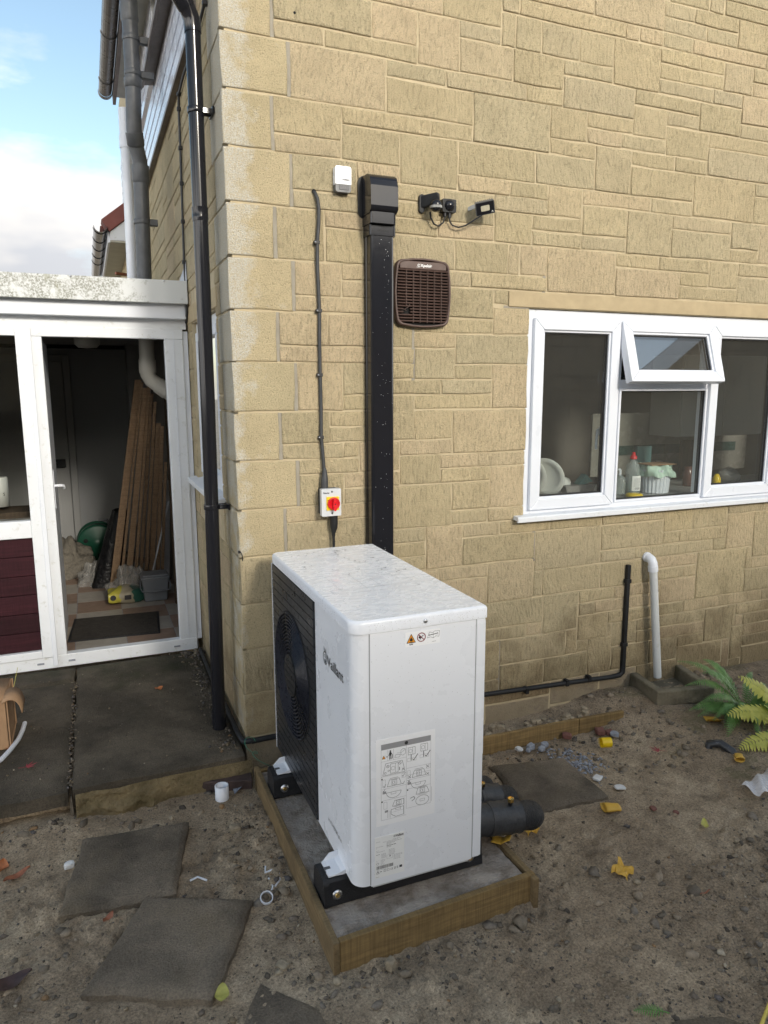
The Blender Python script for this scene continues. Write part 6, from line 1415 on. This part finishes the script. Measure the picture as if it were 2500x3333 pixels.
# ------------------------------------------------------------------ timber edging and rubble
te = thing('timber_edging', (1.6, -.31, -.2), 'brown timber edging board along the foot of the wall behind the pump', 'board')
build('board', MB().hexa([(.80, -.298, -.28), (1.78, -.306, -.28), (1.78, -.284, -.28), (.80, -.276, -.28), (.80, -.298, -.105), (1.78, -.306, -.113), (1.78, -.284, -.113), (.80, -.276, -.105)]), 'timber_x', te, bevel=.003)
build('board', MB().hexa([(1.782, -.307, -.28), (2.085, -.312, -.28), (2.085, -.290, -.28), (1.782, -.285, -.28), (1.782, -.307, -.1145), (2.085, -.312, -.118), (2.085, -.290, -.118), (1.782, -.285, -.1145)]), 'timber_x', te, bevel=.003)
def rock(sx, sy, sz, seed, n=1):
    bm = bmesh.new(); bmesh.ops.create_icosphere(bm, subdivisions=2, radius=1)
    s = Vector((seed*1.37, seed*2.11, seed*.77)); vs = []; 
    for v in bm.verts:
        d = v.co.normalized(); k = 1+.35*mnoise.noise(d*1.6+s)+.18*mnoise.noise(d*4+s)
        p = d*k; p = Vector((max(-.72, min(.72, p.x)), max(-.72, min(.72, p.y)), max(-.7, min(.7, p.z))))
        vs.append((p.x*sx, p.y*sy, p.z*sz))
    fs = [tuple(v.index for v in f.verts) for f in bm.faces]; bm.free()
    m = MB(); m.add(vs, fs, 0, False); return m
def place_rock(x, y, z, s, seed, mt, lab, cat='stone', group=None, name='rubble_stone', fl=.7):
    m = rock(s, s*.8, s*fl, seed); a = seed*1.9; c_, s_ = math.cos(a), math.sin(a)
    m.v = [(x+p[0]*c_-p[1]*s_, y+p[0]*s_+p[1]*c_, z+p[2]) for p in m.v]
    return tag(build(name, m, mt), lab, cat, group)
for i in range(26):
    x = 1.12+.80*(i/25)+random.uniform(-.02, .02); y = -.235+.045*random.uniform(-1, 1)
    place_rock(x, y, -.122+random.uniform(-.012, .006), random.uniform(.016, .034), i+1, 'rubble', 'pale limestone lump in the row behind the timber edging', 'stone', 'rubble behind the edging board')
bt = thing('offcut_block', (-.15, -.06, -.19), 'dark brown stained block lying against the paving step', 'block')
build('block', MB().hexa([(-.315, -.070, -.215), (-.012, -.170, -.215), (-.004, -.095, -.215), (-.300, -.005, -.215), (-.312, -.074, -.150), (-.010, -.172, -.148), (-.002, -.098, -.148), (-.298, -.010, -.150)]), simple('stained brown block', (.058, .038, .034), .75, .3, 14, 70, .6, .008, dirt=.4, dcol=(.10, .085, .075)), bt, bevel=.004)
place_rock(-.15, -.47, -.185, .034, 3.3, 'rubble', 'tan stone lying between the slabs and the concrete base', name='loose_stone')
place_rock(.185, -1.41, -.185, .026, 5.3, 'rubble', 'pointed stone at the foot of the front shutter board', name='loose_stone', fl=1.2)
place_rock(-.145, -1.27, -.19, .030, 6.1, 'rubble', 'flat tan stone left of the corner of the concrete base', name='loose_stone', fl=.4)
place_rock(-.81, -.455, -.185, .026, 8.4, 'chip', 'white plaster lump beside the grey slab', 'lump', name='plaster_lump')
place_rock(1.35, -.37, -.17, .026, 9.2, 'chip', 'white chip beside the blue grey mortar lumps by the edging', 'chip', name='plaster_chip', fl=.5)
place_rock(1.57, -.73, -.19, .034, 10.2, 'chip', 'white plaster flake on the soil at the far slab corner', 'chip', name='plaster_chip', fl=.25)
place_rock(1.615, -.835, -.192, .034, 11.4, 'chip', 'white plaster flake nearer the camera than the far slab corner', 'chip', name='plaster_chip', fl=.25)
for i, (x, y, s) in enumerate(((1.43, -.36, .03), (1.47, -.40, .025), (1.51, -.37, .028), (1.40, -.385, .02))):
    place_rock(x, y, -.178, s, 20+i*1.7, 'greymortar', ('leftmost blue grey mortar lump but one by the edging', 'blue grey mortar lump nearest the camera by the edging', 'rightmost blue grey mortar lump by the edging', 'smallest blue grey mortar lump beside the white chip')[i], 'mortar', 'mortar lumps by the edging', 'mortar_lump')
place_rock(1.93, -.42, -.175, .032, 31, 'greymortar', 'blue grey chip right of the yellow tube end', 'chip', name='mortar_chip', fl=.5)
for i, (x, y, s) in enumerate(((1.68, -.335, .036), (1.88, -.36, .04), (1.92, -.39, .03))):
    place_rock(x, y, -.178, s, 41+i, 'redclay', ('red brown clay bit under the middle of the edging', 'larger red clay bit at the right end of the edging', 'small red clay bit at the right end of the edging')[i], 'clay', name='clay_piece', fl=.6)
place_rock(1.635, -1.035, -.19, .022, 47, 'redclay', 'red tile chip on the soil, left of the other chip', 'chip', name='tile_chip', fl=.4)
place_rock(1.705, -1.10, -.19, .018, 49, 'redclay', 'red tile chip beside the dark hollow on the right', 'chip', name='tile_chip', fl=.6)

# ------------------------------------------------------------------ leaves and litter
def leaf(name, c, length, wid, ang, curl, mt, lab, seed=0, cat='leaf'):
    def fn(u, v):
        t = u*2-1; w = wid*(1-t*t)**.75*(1-.25*t); s = (v-.5)*2
        x = t*length/2; y = s*w/2; z = .004+curl*(t*t)+curl*.8*(abs(s)**1.5)+.003*math.sin(9*u+seed)
        ca, sa = math.cos(ang), math.sin(ang)
        return (c[0]+x*ca-y*sa, c[1]+x*sa+y*ca, c[2]+z)
    return tag(build(name, MB().grid(13, 7, fn), mt), lab, cat)
def maple(c, r, ang, mt, lab):
    m = MB(); tips = [(-75, .55), (-42, .85), (-5, 1.0), (32, .9), (68, .6)]; P_ = [(0, -.12)]
    out = []
    for k, (a, l) in enumerate(tips):
        a0 = R(a+90); w = .13
        out += [(l*.45*math.cos(a0)-w*math.sin(a0)*-1, l*.45*math.sin(a0)-w*math.cos(a0)) if False else (l*.5*math.cos(a0-.22), l*.5*math.sin(a0-.22)), (l*math.cos(a0), l*math.sin(a0)), (l*.5*math.cos(a0+.22), l*.5*math.sin(a0+.22)), (.24*math.cos(a0+.32), .24*math.sin(a0+.32))]
    ca, sa = math.cos(ang), math.sin(ang)
    pts = [(0, 0)]+out; vs = [(c[0]+r*(x*ca-y*sa), c[1]+r*(x*sa+y*ca), c[2]+.005+.16*r*(x*x+y*y)) for x, y in pts]
    m.add(vs, [(0, 1+k, 1+k+1) for k in range(len(out)-1)]); m.tube([(c[0], c[1], c[2]+.006), (c[0]+r*.7*sa, c[1]-r*.7*ca, c[2]+.012)], .0012, 5)
    return tag(build('maple_leaf', m, mt), lab, 'leaf')
maple((-.995, .160, -.046), .050, R(-70), 'leaf_red', 'bright red maple leaf lying on the left paving slab')
maple((2.0, -.68, -.165), .055, R(40), 'leaf_red', 'dark red leaf on the soil near the mossy hollow')
leaf('fallen_leaf', (-.342, .853, -.048), .050, .045, .4, .004, 'leaf_orange', 'small orange leaf on the big slab by the porch door')
leaf('fallen_leaf', (-1.081, .395, -.048), .06, .045, 1.2, .006, 'leaf_brown', 'orange brown leaf beside the white hose on the paving')
leaf('fallen_leaf', (-1.055, -.385, -.185), .075, .05, 1.5, .012, 'leaf_orange', 'curled orange leaf at the left edge of the soil')
leaf('fallen_leaf', (-.995, -.46, -.185), .105, .036, .55, .010, 'leaf_brown', 'long brown leaf beside the curled orange one')
leaf('fallen_leaf', (-.672, -.835, -.185), .055, .028, .9, .006, 'leaf_brown', 'small brown leaf between the two stepping slabs')
leaf('fallen_leaf', (-.352, -1.325, -.178), .072, .044, 1.35, .004, 'leaf_yellow', 'yellow green leaf at the corner of the large slab')
leaf('fallen_leaf', (-.97, -1.02, -.185), .13, .06, .3, .010, 'leaf_dark', 'dark rotting leaf at the left bottom of the soil')
leaf('fallen_leaf', (1.74, -1.23, -.185), .075, .03, .9, .006, 'leaf_yellow', 'dry yellow green leaf on the soil at the right')
leaf('fallen_leaf', (.21, -1.83, -.185), .085, .05, .8, .012, 'leaf_dark', 'crumpled dark leaf at the bottom centre of the soil')
leaf('fallen_leaf', (1.41, -1.55, -.186), .06, .008, .1, .002, 'leaf_brown', 'thin brown twig of leaf stalk on the bare soil', cat='twig')
def scrap(c, kind, ang, s, lab):
    m = MB(); ca, sa = math.cos(ang), math.sin(ang)
    def T(x, y, z): return (c[0]+x*ca-y*sa, c[1]+x*sa+y*ca, c[2]+z)
    if kind == 'roll':
        m.grid(22, 6, lambda u, v: T((v-.5)*s*1.3+.10*s*math.sin(5*u), s*(.50+.10*u+.06*math.sin(6*v))*math.cos(u*6.0+.4), s*.26+s*(.27+.06*u-.10*v)*math.sin(u*6.0+.4)))
    elif kind == 'flap':
        m.grid(12, 4, lambda u, v: T((v-.5)*s, s*(u-.5)*1.5, .004+s*.5*max(0, 1-u*2.4)**.6))
    else:
        m.grid(7, 7, lambda u, v: T((u-.5)*s*1.3+.15*s*math.sin(9*v), (v-.5)*s*1.2+.1*s*math.sin(7*u), .006+abs(s*.34*math.sin(5.1*u+3*v))+.3*s*v*u), sm=False)
    o = build('paper_scrap', m, 'scrap'); sl = o.modifiers.new('thick', 'SOLIDIFY'); sl.thickness = .0012
    return tag(o, lab, 'paper scrap', 'yellow paper scraps on the soil')
scrap((1.455, -.965, -.195), 'roll', -.35, .052, 'rolled yellow scrap on bare soil near the far slab')
scrap((1.205, -1.335, -.195), 'crush', .5, .055, 'crumpled yellow scrap alone on the open soil')
scrap((1.02, -.965, -.195), 'crush', .1, .050, 'crumpled yellow scrap under the tip of the nearest lagged pipe')
scrap((.785, -1.115, -.083), 'flap', .8, .050, 'flat yellow scrap hanging on the edge of the concrete base')
scrap((2.49, -.565, -.145), 'flap', -.5, .075, 'curled yellow scrap under the green fern')
scrap((2.292, -.915, -.150), 'roll', .9, .042, 'rolled yellow scrap below the pale fern frond')
tag(build('yellow_tube_end', MB().tube([(1.775, -.50, -.158), (1.825, -.515, -.158)], .026, 18, caps=False).tube([(1.825, -.515, -.158), (1.775, -.50, -.158)], .0225, 18, caps=False).lathe([(.0225, 0), (.026, 0)], (1.775, -.50, -.158), 'X', 18), 'yellow'), 'short bright yellow tube end on the soil by the edging', 'tube')
def ringobj(name, c, r, h, t, axis, lab, cat, mt='upvc'):
    m = MB().lathe([(r, -h/2), (r, h/2), (r-t, h/2), (r-t, -h/2), (r, -h/2)], c, axis, 28)
    return tag(build(name, m, mt), lab, cat)
ringobj('pipe_coupling', (-.160, -.200, -.160), .0315, .068, .005, 'Z', 'white plastic pipe coupling standing in the soil', 'pipe coupling')
m = MB().lathe([(.024, -.007), (.024, .007), (.0205, .007), (.0205, -.007), (.024, -.007)], (0, 0, 0), 'Z', 28)
qq = Matrix.Translation((-.125, -.955, -.175)) @ Matrix.Rotation(R(28), 4, 'X'); m.v = [tuple(qq @ Vector(p)) for p in m.v]
tag(build('pipe_ring', m, 'upvc'), 'thin white plastic ring lying beside the concrete base', 'ring')
for i, (pts, lab) in enumerate((([(-.085, -.765, -.185), (-.095, -.80, -.186), (-.055, -.79, -.187)], 'short white cord scrap by the base, farthest of three'),
        ([(-.04, -.79, -.185), (-.05, -.86, -.186), (-.09, -.905, -.187)], 'longest white cord scrap beside the base'),
        ([(-.09, -.84, -.184), (-.085, -.89, -.185), (-.095, -.91, -.186)], 'white cord scrap crossing the longest one'),
        ([(-.375, -.745, -.178), (-.345, -.735, -.178), (-.315, -.765, -.18)], 'white cord scrap beside the grey slab'))):
    tag(build('cord_scrap', MB().tube(pts, .0042, 6), 'upvc'), lab, 'cord scrap', 'white cord scraps on the soil')
tag(build('white_hose', MB().tube([(-1.036, .645, -.036), (-1.040, .56, -.036), (-1.052, .46, -.036), (-1.078, .36, -.036), (-1.11, .27, -.036), (-1.20, .14, -.036), (-1.4, .02, -.036)], .0115, 12), 'upvc'), 'white plastic hose curving over the left paving slab', 'hose')
cbx = thing('cardboard_box', (-1.25, .56, -.05), 'open brown cardboard box at the left edge with its flap folded out', 'box')
build('side', MB().box(-1.088, -1.084, .40, .70, -.048, .20).box(-1.50, -1.078, .40, .404, -.048, .20).box(-1.5, -1.078, .696, .70, -.048, .2).box(-1.5, -1.078, .404, .696, -.048, -.044), 'card', cbx)
build('flap', MB().grid(14, 2, lambda u, v: (-1.10+.090*math.sin(u*1.35), .37+.16*v, .202+.032*math.sin(u*2.4)-.085*u*u)), 'card', cbx).modifiers.new('thick', 'SOLIDIFY').thickness = .004
build('rear_flap', MB().grid(8, 2, lambda u, v: (-1.09-.25*u, .40+.3*v, .203+.012*math.sin(u*2.2))), 'card', cbx).modifiers.new('thick', 'SOLIDIFY').thickness = .004
tag(build('dry_stalk', MB().tube([(-1.13, 1.08, -.03), (-1.115, 1.13, .03), (-1.10, 1.16, .09)], .0016, 5), 'leaf_yellow'), 'thin dry stalk poking up behind the cardboard box', 'stalk')
wv = []
for i in range(40):
    t = i/39; wv.append((.005+.03*math.cos(t*16)*(1-t*.6)+.12*t**3, -.045-.12*t+.02*math.sin(t*16), -.02+.03*math.sin(t*13)*(1-t)-.14*t*t))
tag(build('green_wire', MB().tube(wv, .0014, 5), 'greenwire'), 'tangle of thin green wire at the foot of the house corner', 'wire')
tag(build('yellow_rope', MB().tube([(1.36, -1.86, -.06), (1.345, -1.90, -.10), (1.30, -1.94, -.15), (1.22, -1.99, -.185), (1.12, -2.04, -.19), (1.0, -2.1, -.19)], .0055, 8), 'yellowcord'), 'yellow rope at the bottom right corner of the soil', 'rope')
tag(build('clear_bag', MB().grid(16, 12, lambda u, v: (2.10+.26*u, -1.10-.10*v+.06*u, -.145+.035*math.sin(3.14*v)*u+.010*math.sin(15*u+6*v)), sm=False), film_mat('thin white film', (.75, .76, .80), .7, .2)), 'clear plastic bag with white edge on the soil at the right', 'bag')
tag(build('buried_pipe', MB().tube([(2.255, -.75, -.20), (2.275, -.745, -.145), (2.305, -.785, -.130), (2.33, -.84, -.155), (2.34, -.88, -.2)], .022, 14), simple('scuffed black pipe', (.03, .032, .036), .4, .3, 20, dirt=.45, dcol=(.25, .26, .28), ds=40)), 'scuffed black pipe bend half buried below the fern', 'pipe')
tag(build('torn_membrane', MB().grid(12, 8, lambda u, v: (-.10+.035*u, -.14-.05*v, -.19+.03*u*v)), 'greymortar'), 'grey mortar smear beside the white coupling', 'mortar')
tag(build('wall_wire', MB().tube([(-.004, -.001, .93), (.004, -.010, .932), (.012, -.006, .915), (.014, -.004, .885)], .0022, 6).box(-.006, .004, -.009, -.001, .924, .936), 'seal'), 'short black wire sticking out of the corner stone', 'wire')

# ------------------------------------------------------------------ ferns
def frond(tip, mid, base, n, wmax, mt, parent, wavy=0.0, simple_=False, seed=0, z=.004):
    """a frond from base to tip: rachis with paired, toothed leaflets"""
    rg = random.Random(seed); tip, mid, base = Vector(tip), Vector(mid), Vector(base)
    def C(t): return base*(1-t)**2+mid*2*t*(1-t)+tip*t*t
    m = MB(); m.tube([C(t) for t in np.linspace(0, 1, 12)], [.0024*(1-.7*t) for t in np.linspace(0, 1, 12)], 5)
    for i in range(n):
        t = .16+.83*(i/(n-1)); p = C(t); d = (C(min(1, t+.02))-C(t-.02)).normalized()
        side = d.cross(Vector((0, 0, 1))).normalized(); side = (side*.78+Vector((0, 0, 1))*.62*(1 if side.y > 0 else -1)).normalized(); side = (side-d*side.dot(d)).normalized(); up = side.cross(d).normalized()
        L_ = wmax*math.sin(min(1, (1-t)*1.35+.06)*math.pi/2)**.9*(.55+.45*min(1, (t-.08)*4))
        for s in (-1, 1):
            dr = (side*s*.92+d*.42+up*rg.uniform(-.12, .10)).normalized(); w = max(.005, (L_*.38 if simple_ else L_*.42))
            k = 5 if simple_ else 6; row = []
            for q_ in range(k+1):
                a = q_/k; c_ = p+dr*L_*a+Vector((0, 0, -1))*L_*.22*a*a
                ww = w*(1-a)**.6*(1.0 if q_ % 2 == 0 or simple_ else .6)*.5
                if simple_: ww = w*.62*math.sin(math.pi*min(1, .22+a*.78))**.8
                row += [c_+d*ww, c_-d*ww]
            m.add([tuple(v) for v in row], [(2*q_, 2*q_+1, 2*q_+3, 2*q_+2) for q_ in range(k)])
    return build('frond', m, mt, parent, recalc=False)
fn_ = thing('green_fern', (2.7, -.58, -.16), 'green fern spreading at the right beside the gully surround', 'fern')
FB = (2.74, -.56, -.165)
FR_ = [((2.345, -.42, .18), (2.60, -.50, .17), 34, .040), ((2.375, -.46, .045), (2.60, -.50, .12), 32, .040), ((2.379, -.55, -.03), (2.60, -.57, .08), 30, .038),
       ((2.429, -.62, -.10), (2.60, -.60, .03), 28, .042), ((2.416, -.73, -.17), (2.53, -.66, .04), 30, .048), ((2.94, -.42, .02), (2.84, -.46, .05), 26, .036), ((3.03, -.45, -.06), (2.9, -.5, .01), 26, .036),
       ((2.60, -.36, .13), (2.70, -.44, .13), 30, .042), ((3.05, -.5, -.13), (2.9, -.53, -.03), 26, .036), ((2.502, -.85, -.19), (2.62, -.76, -.02), 26, .042), ((2.50, -.46, .10), (2.66, -.5, .13), 30, .042), ((2.55, -.68, -.13), (2.66, -.62, .06), 28, .044)]
for k in range(14):
    a = R(150+14*k+random.uniform(-6, 6)); l = random.uniform(.20, .36); h_ = random.uniform(-.06, .16)
    FR_.append(((FB[0]+l*math.cos(a)*.95, FB[1]+l*math.sin(a)*.75-.01, FB[2]+max(.02, h_)+.02), (FB[0]+l*.45*math.cos(a), FB[1]+l*.4*math.sin(a), FB[2]+.12+random.uniform(0, .10)), 28, random.uniform(.040, .052)))
for i, (tip, mid, n, w) in enumerate(FR_): frond(tip, mid, FB, n, w, 'fern', fn_, seed=i)
yf = thing('yellow_fern', (2.9, -.8, -.15), 'yellow green holly fern fronds reaching in from the right edge', 'fern')
for i, (tip, mid, b_, n, w) in enumerate((((2.675, -.55, .085), (2.79, -.60, .04), (2.95, -.72, -.14), 13, .075), ((2.44, -.70, -.035), (2.62, -.71, .0), (2.95, -.80, -.15), 17, .078), ((2.345, -.87, -.125), (2.47, -.87, -.07), (2.90, -.92, -.15), 17, .07), ((2.60, -.80, -.06), (2.75, -.80, .02), (2.96, -.85, -.15), 13, .07))):
    frond(tip, mid, b_, n, w, 'yfern', yf, simple_=True, seed=40+i)
frond((.80, -1.86, -.180), (.84, -1.88, -.165), (.90, -1.90, -.19), 12, .022, 'fern', tag(thing('small_fern_sprig', (.87, -1.88, -.19), 'tiny green fern sprig at the bottom edge of the soil', 'plant')), seed=77)
sd_ = thing('soft_weed', (2.72, -.80, -.16), 'small dark green weed below the yellow fern', 'plant')
m = MB()
for i in range(60):
    a, r_ = random.uniform(0, 6.28), random.uniform(.01, .09); c_ = (2.62+r_*math.cos(a), -.86+r_*math.sin(a)*.7, -.15+random.uniform(0, .06)); s = random.uniform(.008, .016); b_ = random.uniform(0, 6.28)
    m.add([(c_[0]+s*math.cos(b_+k*1.256), c_[1]+s*math.sin(b_+k*1.256), c_[2]+.004*math.sin(k*2)) for k in range(5)], [(0, 1, 2, 3, 4)])
build('leaves', m, 'fern', sd_, recalc=False)

# ------------------------------------------------------------------ grit and pebbles scattered over the soil
def pebbles(name, P_, S_, tones, flat=.65, seed=1):
    rs = np.random.RandomState(seed); n = len(P_)
    bm = bmesh.new(); bmesh.ops.create_icosphere(bm, subdivisions=1, radius=1); base = np.array([v.co[:] for v in bm.verts]); F = np.array([[v.index for v in f.verts] for f in bm.faces]); bm.free()
    k = len(base)
    sc = S_[:, None, None]*(1+.48*rs.uniform(-1, 1, (n, k, 1)))*np.stack([rs.uniform(.8, 1.35, n), rs.uniform(.7, 1.1, n), rs.uniform(.45, .85, n)], -1)[:, None, :]
    v = base[None]*sc; a = rs.uniform(0, 6.283, n); ca, sa = np.cos(a)[:, None], np.sin(a)[:, None]
    x = v[..., 0]*ca-v[..., 1]*sa; y = v[..., 0]*sa+v[..., 1]*ca
    co = np.stack([x, y, v[..., 2]], -1)+P_[:, None, :]
    f = (F[None]+(np.arange(n)*k)[:, None, None]).reshape(-1, 3)
    me = bpy.data.meshes.new(name); me.vertices.add(n*k); me.vertices.foreach_set('co', co.astype(np.float32).ravel())
    me.loops.add(f.size); me.loops.foreach_set('vertex_index', f.ravel().astype(np.int32))
    me.polygons.add(len(f)); me.polygons.foreach_set('loop_start', np.arange(len(f))*3); me.polygons.foreach_set('loop_total', np.full(len(f), 3))
    at = me.attributes.new('tone', 'FLOAT_COLOR', 'POINT'); c4 = np.concatenate([np.repeat(tones, k, 0), np.ones((n*k, 1))], 1); at.data.foreach_set('color', c4.astype(np.float32).ravel())
    me.materials.append(MAT['pebble']); me.update(); me.validate()
    return tag(build(name, me, None), kind='stuff')
TON = np.array([(.12, .10, .075), (.075, .06, .045), (.21, .165, .105), (.30, .25, .175), (.16, .13, .10), (.10, .09, .085), (.38, .33, .25), (.24, .15, .075)])
def tones(n, w, rs): return TON[rs.choice(8, n, p=np.array(w)/sum(w))]*rs.uniform(.75, 1.2, (n, 1))
rs = np.random.RandomState(21)
N = 70000
# more grit where the photograph has it: nearer the camera, along the slabs and at the shutter boards
X = rs.uniform(-1.7, 3.3, N); Y = rs.uniform(-2.6, -.02, N)
dens = .25+.9*smooth01(.0, .14, fbm(X, Y, 1.9, 3))+.5*smooth01(-1.3, -1.9, Y)+1.2*np.exp(-((Y+.42)**2)/.006)*(X > .8)*(X < 2.1)+.6*(X < -.75)
dens += 1.5*np.exp(-((X+.06)**2)/.004)*(Y < -.3)*(Y > -1.5)+1.2*np.exp(-((Y+1.42)**2)/.004)*(X > 0)*(X < .8)+1.3*np.exp(-((Y+1.95)**2)/.02)*(X > .2)
def blocked(x, y):
    b = (x > BX0-.03) & (x < BX1+.045) & (y > BY0-.03) & (y < -.16)
    b |= (x < -.02) & (y > -.12)
    b |= (x > 2.33) & (y > -.37) & (x < 2.76)
    for poly in ([(-.838, -.765), (-.432, -.808), (-.336, -.365), (-.755, -.315)], [(-.758, -1.152), (-.388, -1.345), (-.172, -.955), (-.542, -.775)], [(-.52, -1.75), (-.02, -1.80), (-.084, -1.475), (-.222, -1.285)], [(1.085, -.86), (1.505, -.885), (1.525, -.515), (1.135, -.445)]):
        ins = np.ones(len(x), bool)
        for (x0, y0), (x1, y1) in zip(poly, poly[1:]+poly[:1]): ins &= ((x1-x0)*(y-y0)-(y1-y0)*(x-x0)) > -.004
        b |= ins
    return b
keep = (rs.uniform(0, 2.2, N) < dens) & ~blocked(X, Y); X, Y = X[keep], Y[keep]; n = len(X)
S_ = .0013*np.exp(rs.gamma(1.4, .42, n)); S_ = np.minimum(S_, .015)
Zs = ground_z(X, Y)+S_*.15
pebbles('grit', np.stack([X, Y, Zs], -1), S_, tones(n, (5, 4, 4, 2.0, 4, 3, 1.0, .8), rs), seed=4)
m_ = 5200; X = rs.uniform(-1.6, 3.0, m_); Y = rs.uniform(-2.4, -.04, m_)
dd = smooth01(.02, .12, fbm(X+3, Y+8, 2.3, 3))*1.1+1.4*np.exp(-((X+.05)**2)/.006)*(Y > -1.5)*(Y < -.2)+1.5*np.exp(-((Y+1.43)**2)/.003)*(X > 0)*(X < .85)+1.1*np.exp(-((Y+1.85)**2)/.02)*(X > .3)+1.2*np.exp(-((Y+.2)**2)/.008)*(X < -.1)+.8*(X > 1.7)*(Y > -.8)
kp = (rs.uniform(0, 1.5, m_) < dd) & ~blocked(X, Y); X, Y = X[kp], Y[kp]; S_ = np.minimum(.004*np.exp(rs.gamma(1.5, .38, len(X))), .026)
SOILT = np.array([(.20, .165, .12), (.14, .115, .085), (.26, .21, .15), (.17, .145, .115)])
pebbles('soil_clods', np.stack([X, Y, ground_z(X, Y)+S_*.05], -1), S_, SOILT[rs.choice(4, len(X))]*rs.uniform(.8, 1.2, (len(X), 1)), seed=14)
# crumbs and small stones on the paving joints and slabs
xs, ys, zs, ss = [], [], [], []
for i in range(170):
    y = rs.uniform(-.09, 1.2); xs.append(-.806+rs.normal(0, .008)); ys.append(y); zs.append(-.060+rs.uniform(-.01, .006)); ss.append(rs.uniform(.003, .009))
for i in range(420):
    x, y = rs.uniform(-1.3, -.04), rs.uniform(-.06, 1.42); xs.append(x); ys.append(y); zs.append(-.048); ss.append(rs.choice([.0016, .002, .003, .0045]))
for i in range(260):
    xs.append(-.05-abs(rs.normal(0, .045))); ys.append(rs.uniform(-.05, 1.42)); zs.append(-.047); ss.append(rs.uniform(.003, .010))
for i in range(60):
    xs.append(-.10+rs.normal(0, .05)); ys.append(1.36+rs.normal(0, .03)); zs.append(-.045); ss.append(rs.uniform(.006, .018))
P_ = np.stack([xs, ys, zs], -1); ss = np.array(ss)
pebbles('paving_crumbs', P_, ss, tones(len(ss), (4, 4, 3, 1.5, 3, 3, .6, .5), rs)*.8, seed=6)
# spilt pale mortar on the far slab corner
m_ = 260; P_ = np.stack([1.56+rs.normal(0, .07, m_), -.56+rs.normal(0, .075, m_), np.full(m_, -.178)], -1); P_[:, 2] = ground_z(P_[:, 0], P_[:, 1])+.004
pebbles('mortar_spill', P_, rs.uniform(.003, .010, m_), np.tile(np.array([[.30, .32, .36]]), (m_, 1))*rs.uniform(.6, 1.3, (m_, 1)), seed=8)

# ------------------------------------------------------------------ unseen behind the camera: mirrored in the panes; the long house shapes the shade
nh = thing('shading_house', (3, -11, 0), 'long unseen brown stone house shaped to shade the lower wall', 'house')  # unseen house, ridge level set to keep low sun off pump and ground
NB = simple('brown neighbour stone', (.36, .28, .18), .95, .3, 3, 60, .4, .01)
GT = simple('grey roof tile', (.13, .13, .13), .9, .2, 4, 12, .5, .03)
build('wall', MB().box(-7, 8.6, -11.2, -9.6, -.4, 2.9), NB, nh)
build('roof', MB().prism([(-9.2, 2.8), (-11.0, 4.74), (-12.8, 2.8), (-12.8, 2.95), (-11.0, 4.9), (-9.2, 2.95)], FYZ, -7.4, 9.0), GT, nh)
gh = thing('gabled_house', (12.5, -7.5, 0), 'gabled stone house reflected in the kitchen panes and the open top light', 'house')
build('gable_wall', MB().prism([(5.9, -.4), (19.1, -.4), (19.1, 4.0), (12.5, 7.95), (5.9, 4.0)], FXZ, -7.25, -7.03), NB, gh)
build('roof', MB().prism([(5.4, 3.85), (12.5, 8.08), (19.6, 3.85), (19.6, 4.1), (12.5, 8.33), (5.4, 4.1)], FXZ, -15, -6.85), GT, gh)
build('barge_board', MB().prism([(5.4, 3.7), (12.5, 7.93), (19.6, 3.7), (19.6, 4.09), (12.5, 8.32), (5.4, 4.09)], FXZ, -6.84, -6.80), 'upvc', gh)
for j in range(17):
    x = 5.92+(.2 if j % 2 else 0)
    while x < 15.5:
        w = random.choice([.4, .5, .62, .8]); build('stone', MB().box(x, x+w-.025, -7.031, -7.015+.014*random.random(), -.35+.25*j, -.35+.25*j+.225), NB, gh) if 2 <= j < 16 else None; x += w
gf = thing('garden_fence', (0, -7, -.3), 'dark timber garden fence reflected in the porch side light', 'fence')
for i in range(46): build('fence_board', MB().box(-6.5+.2*i, -6.5+.2*i+.185, -7.02-.01*(i % 2), -7.0, -.4, 1.35), 'darkwood', gf)
for i in range(5): build('fence_post', MB().box(-6.5+2.2*i, -6.4+2.2*i, -7.13, -7.03, -.4, 1.4), 'darkwood', gf)
hg = thing('garden_tree', (-4.2, -3.6, -.3), 'leafy green garden tree reflected in the porch side light', 'tree')
build('trunk', MB().tube([(-4.2, -3.6, -.4), (-4.15, -3.62, .8), (-4.25, -3.6, 1.8)], [.09, .07, .04], 10), 'darkwood', hg)
m = MB(); rt = random.Random(6)
for i in range(5200):
    a, b_ = rt.uniform(0, 6.283), rt.uniform(-1, 1); r_ = rt.uniform(.55, 1)**.5*(1+.3*math.sin(3*a)*math.cos(4*b_))
    c_ = Vector((-4.2+1.3*r_*math.cos(a)*math.sqrt(1-b_*b_), -3.6+1.3*r_*math.sin(a)*math.sqrt(1-b_*b_), 2.0+1.5*r_*b_)); u = Vector((rt.gauss(0, 1), rt.gauss(0, 1), rt.gauss(0, 1))).normalized(); w = u.orthogonal().normalized(); s = rt.uniform(.03, .06)
    m.add([tuple(c_+u*s), tuple(c_+w*s*.5), tuple(c_-u*s), tuple(c_-w*s*.5)], [(0, 1, 2, 3)])
build('crown', m, 'hedge', hg, recalc=False)

for n_, l_ in (('grit', 'fine pale and dark grit scattered over the bare soil'), ('soil_clods', 'brown clods and small stones loose on the bare soil'), ('paving_crumbs', 'crumbs and small stones along the paving joints'), ('mortar_spill', 'spilt blue grey mortar crumbs on the far slab corner')):
    bpy.data.objects[n_]['label'] = l_
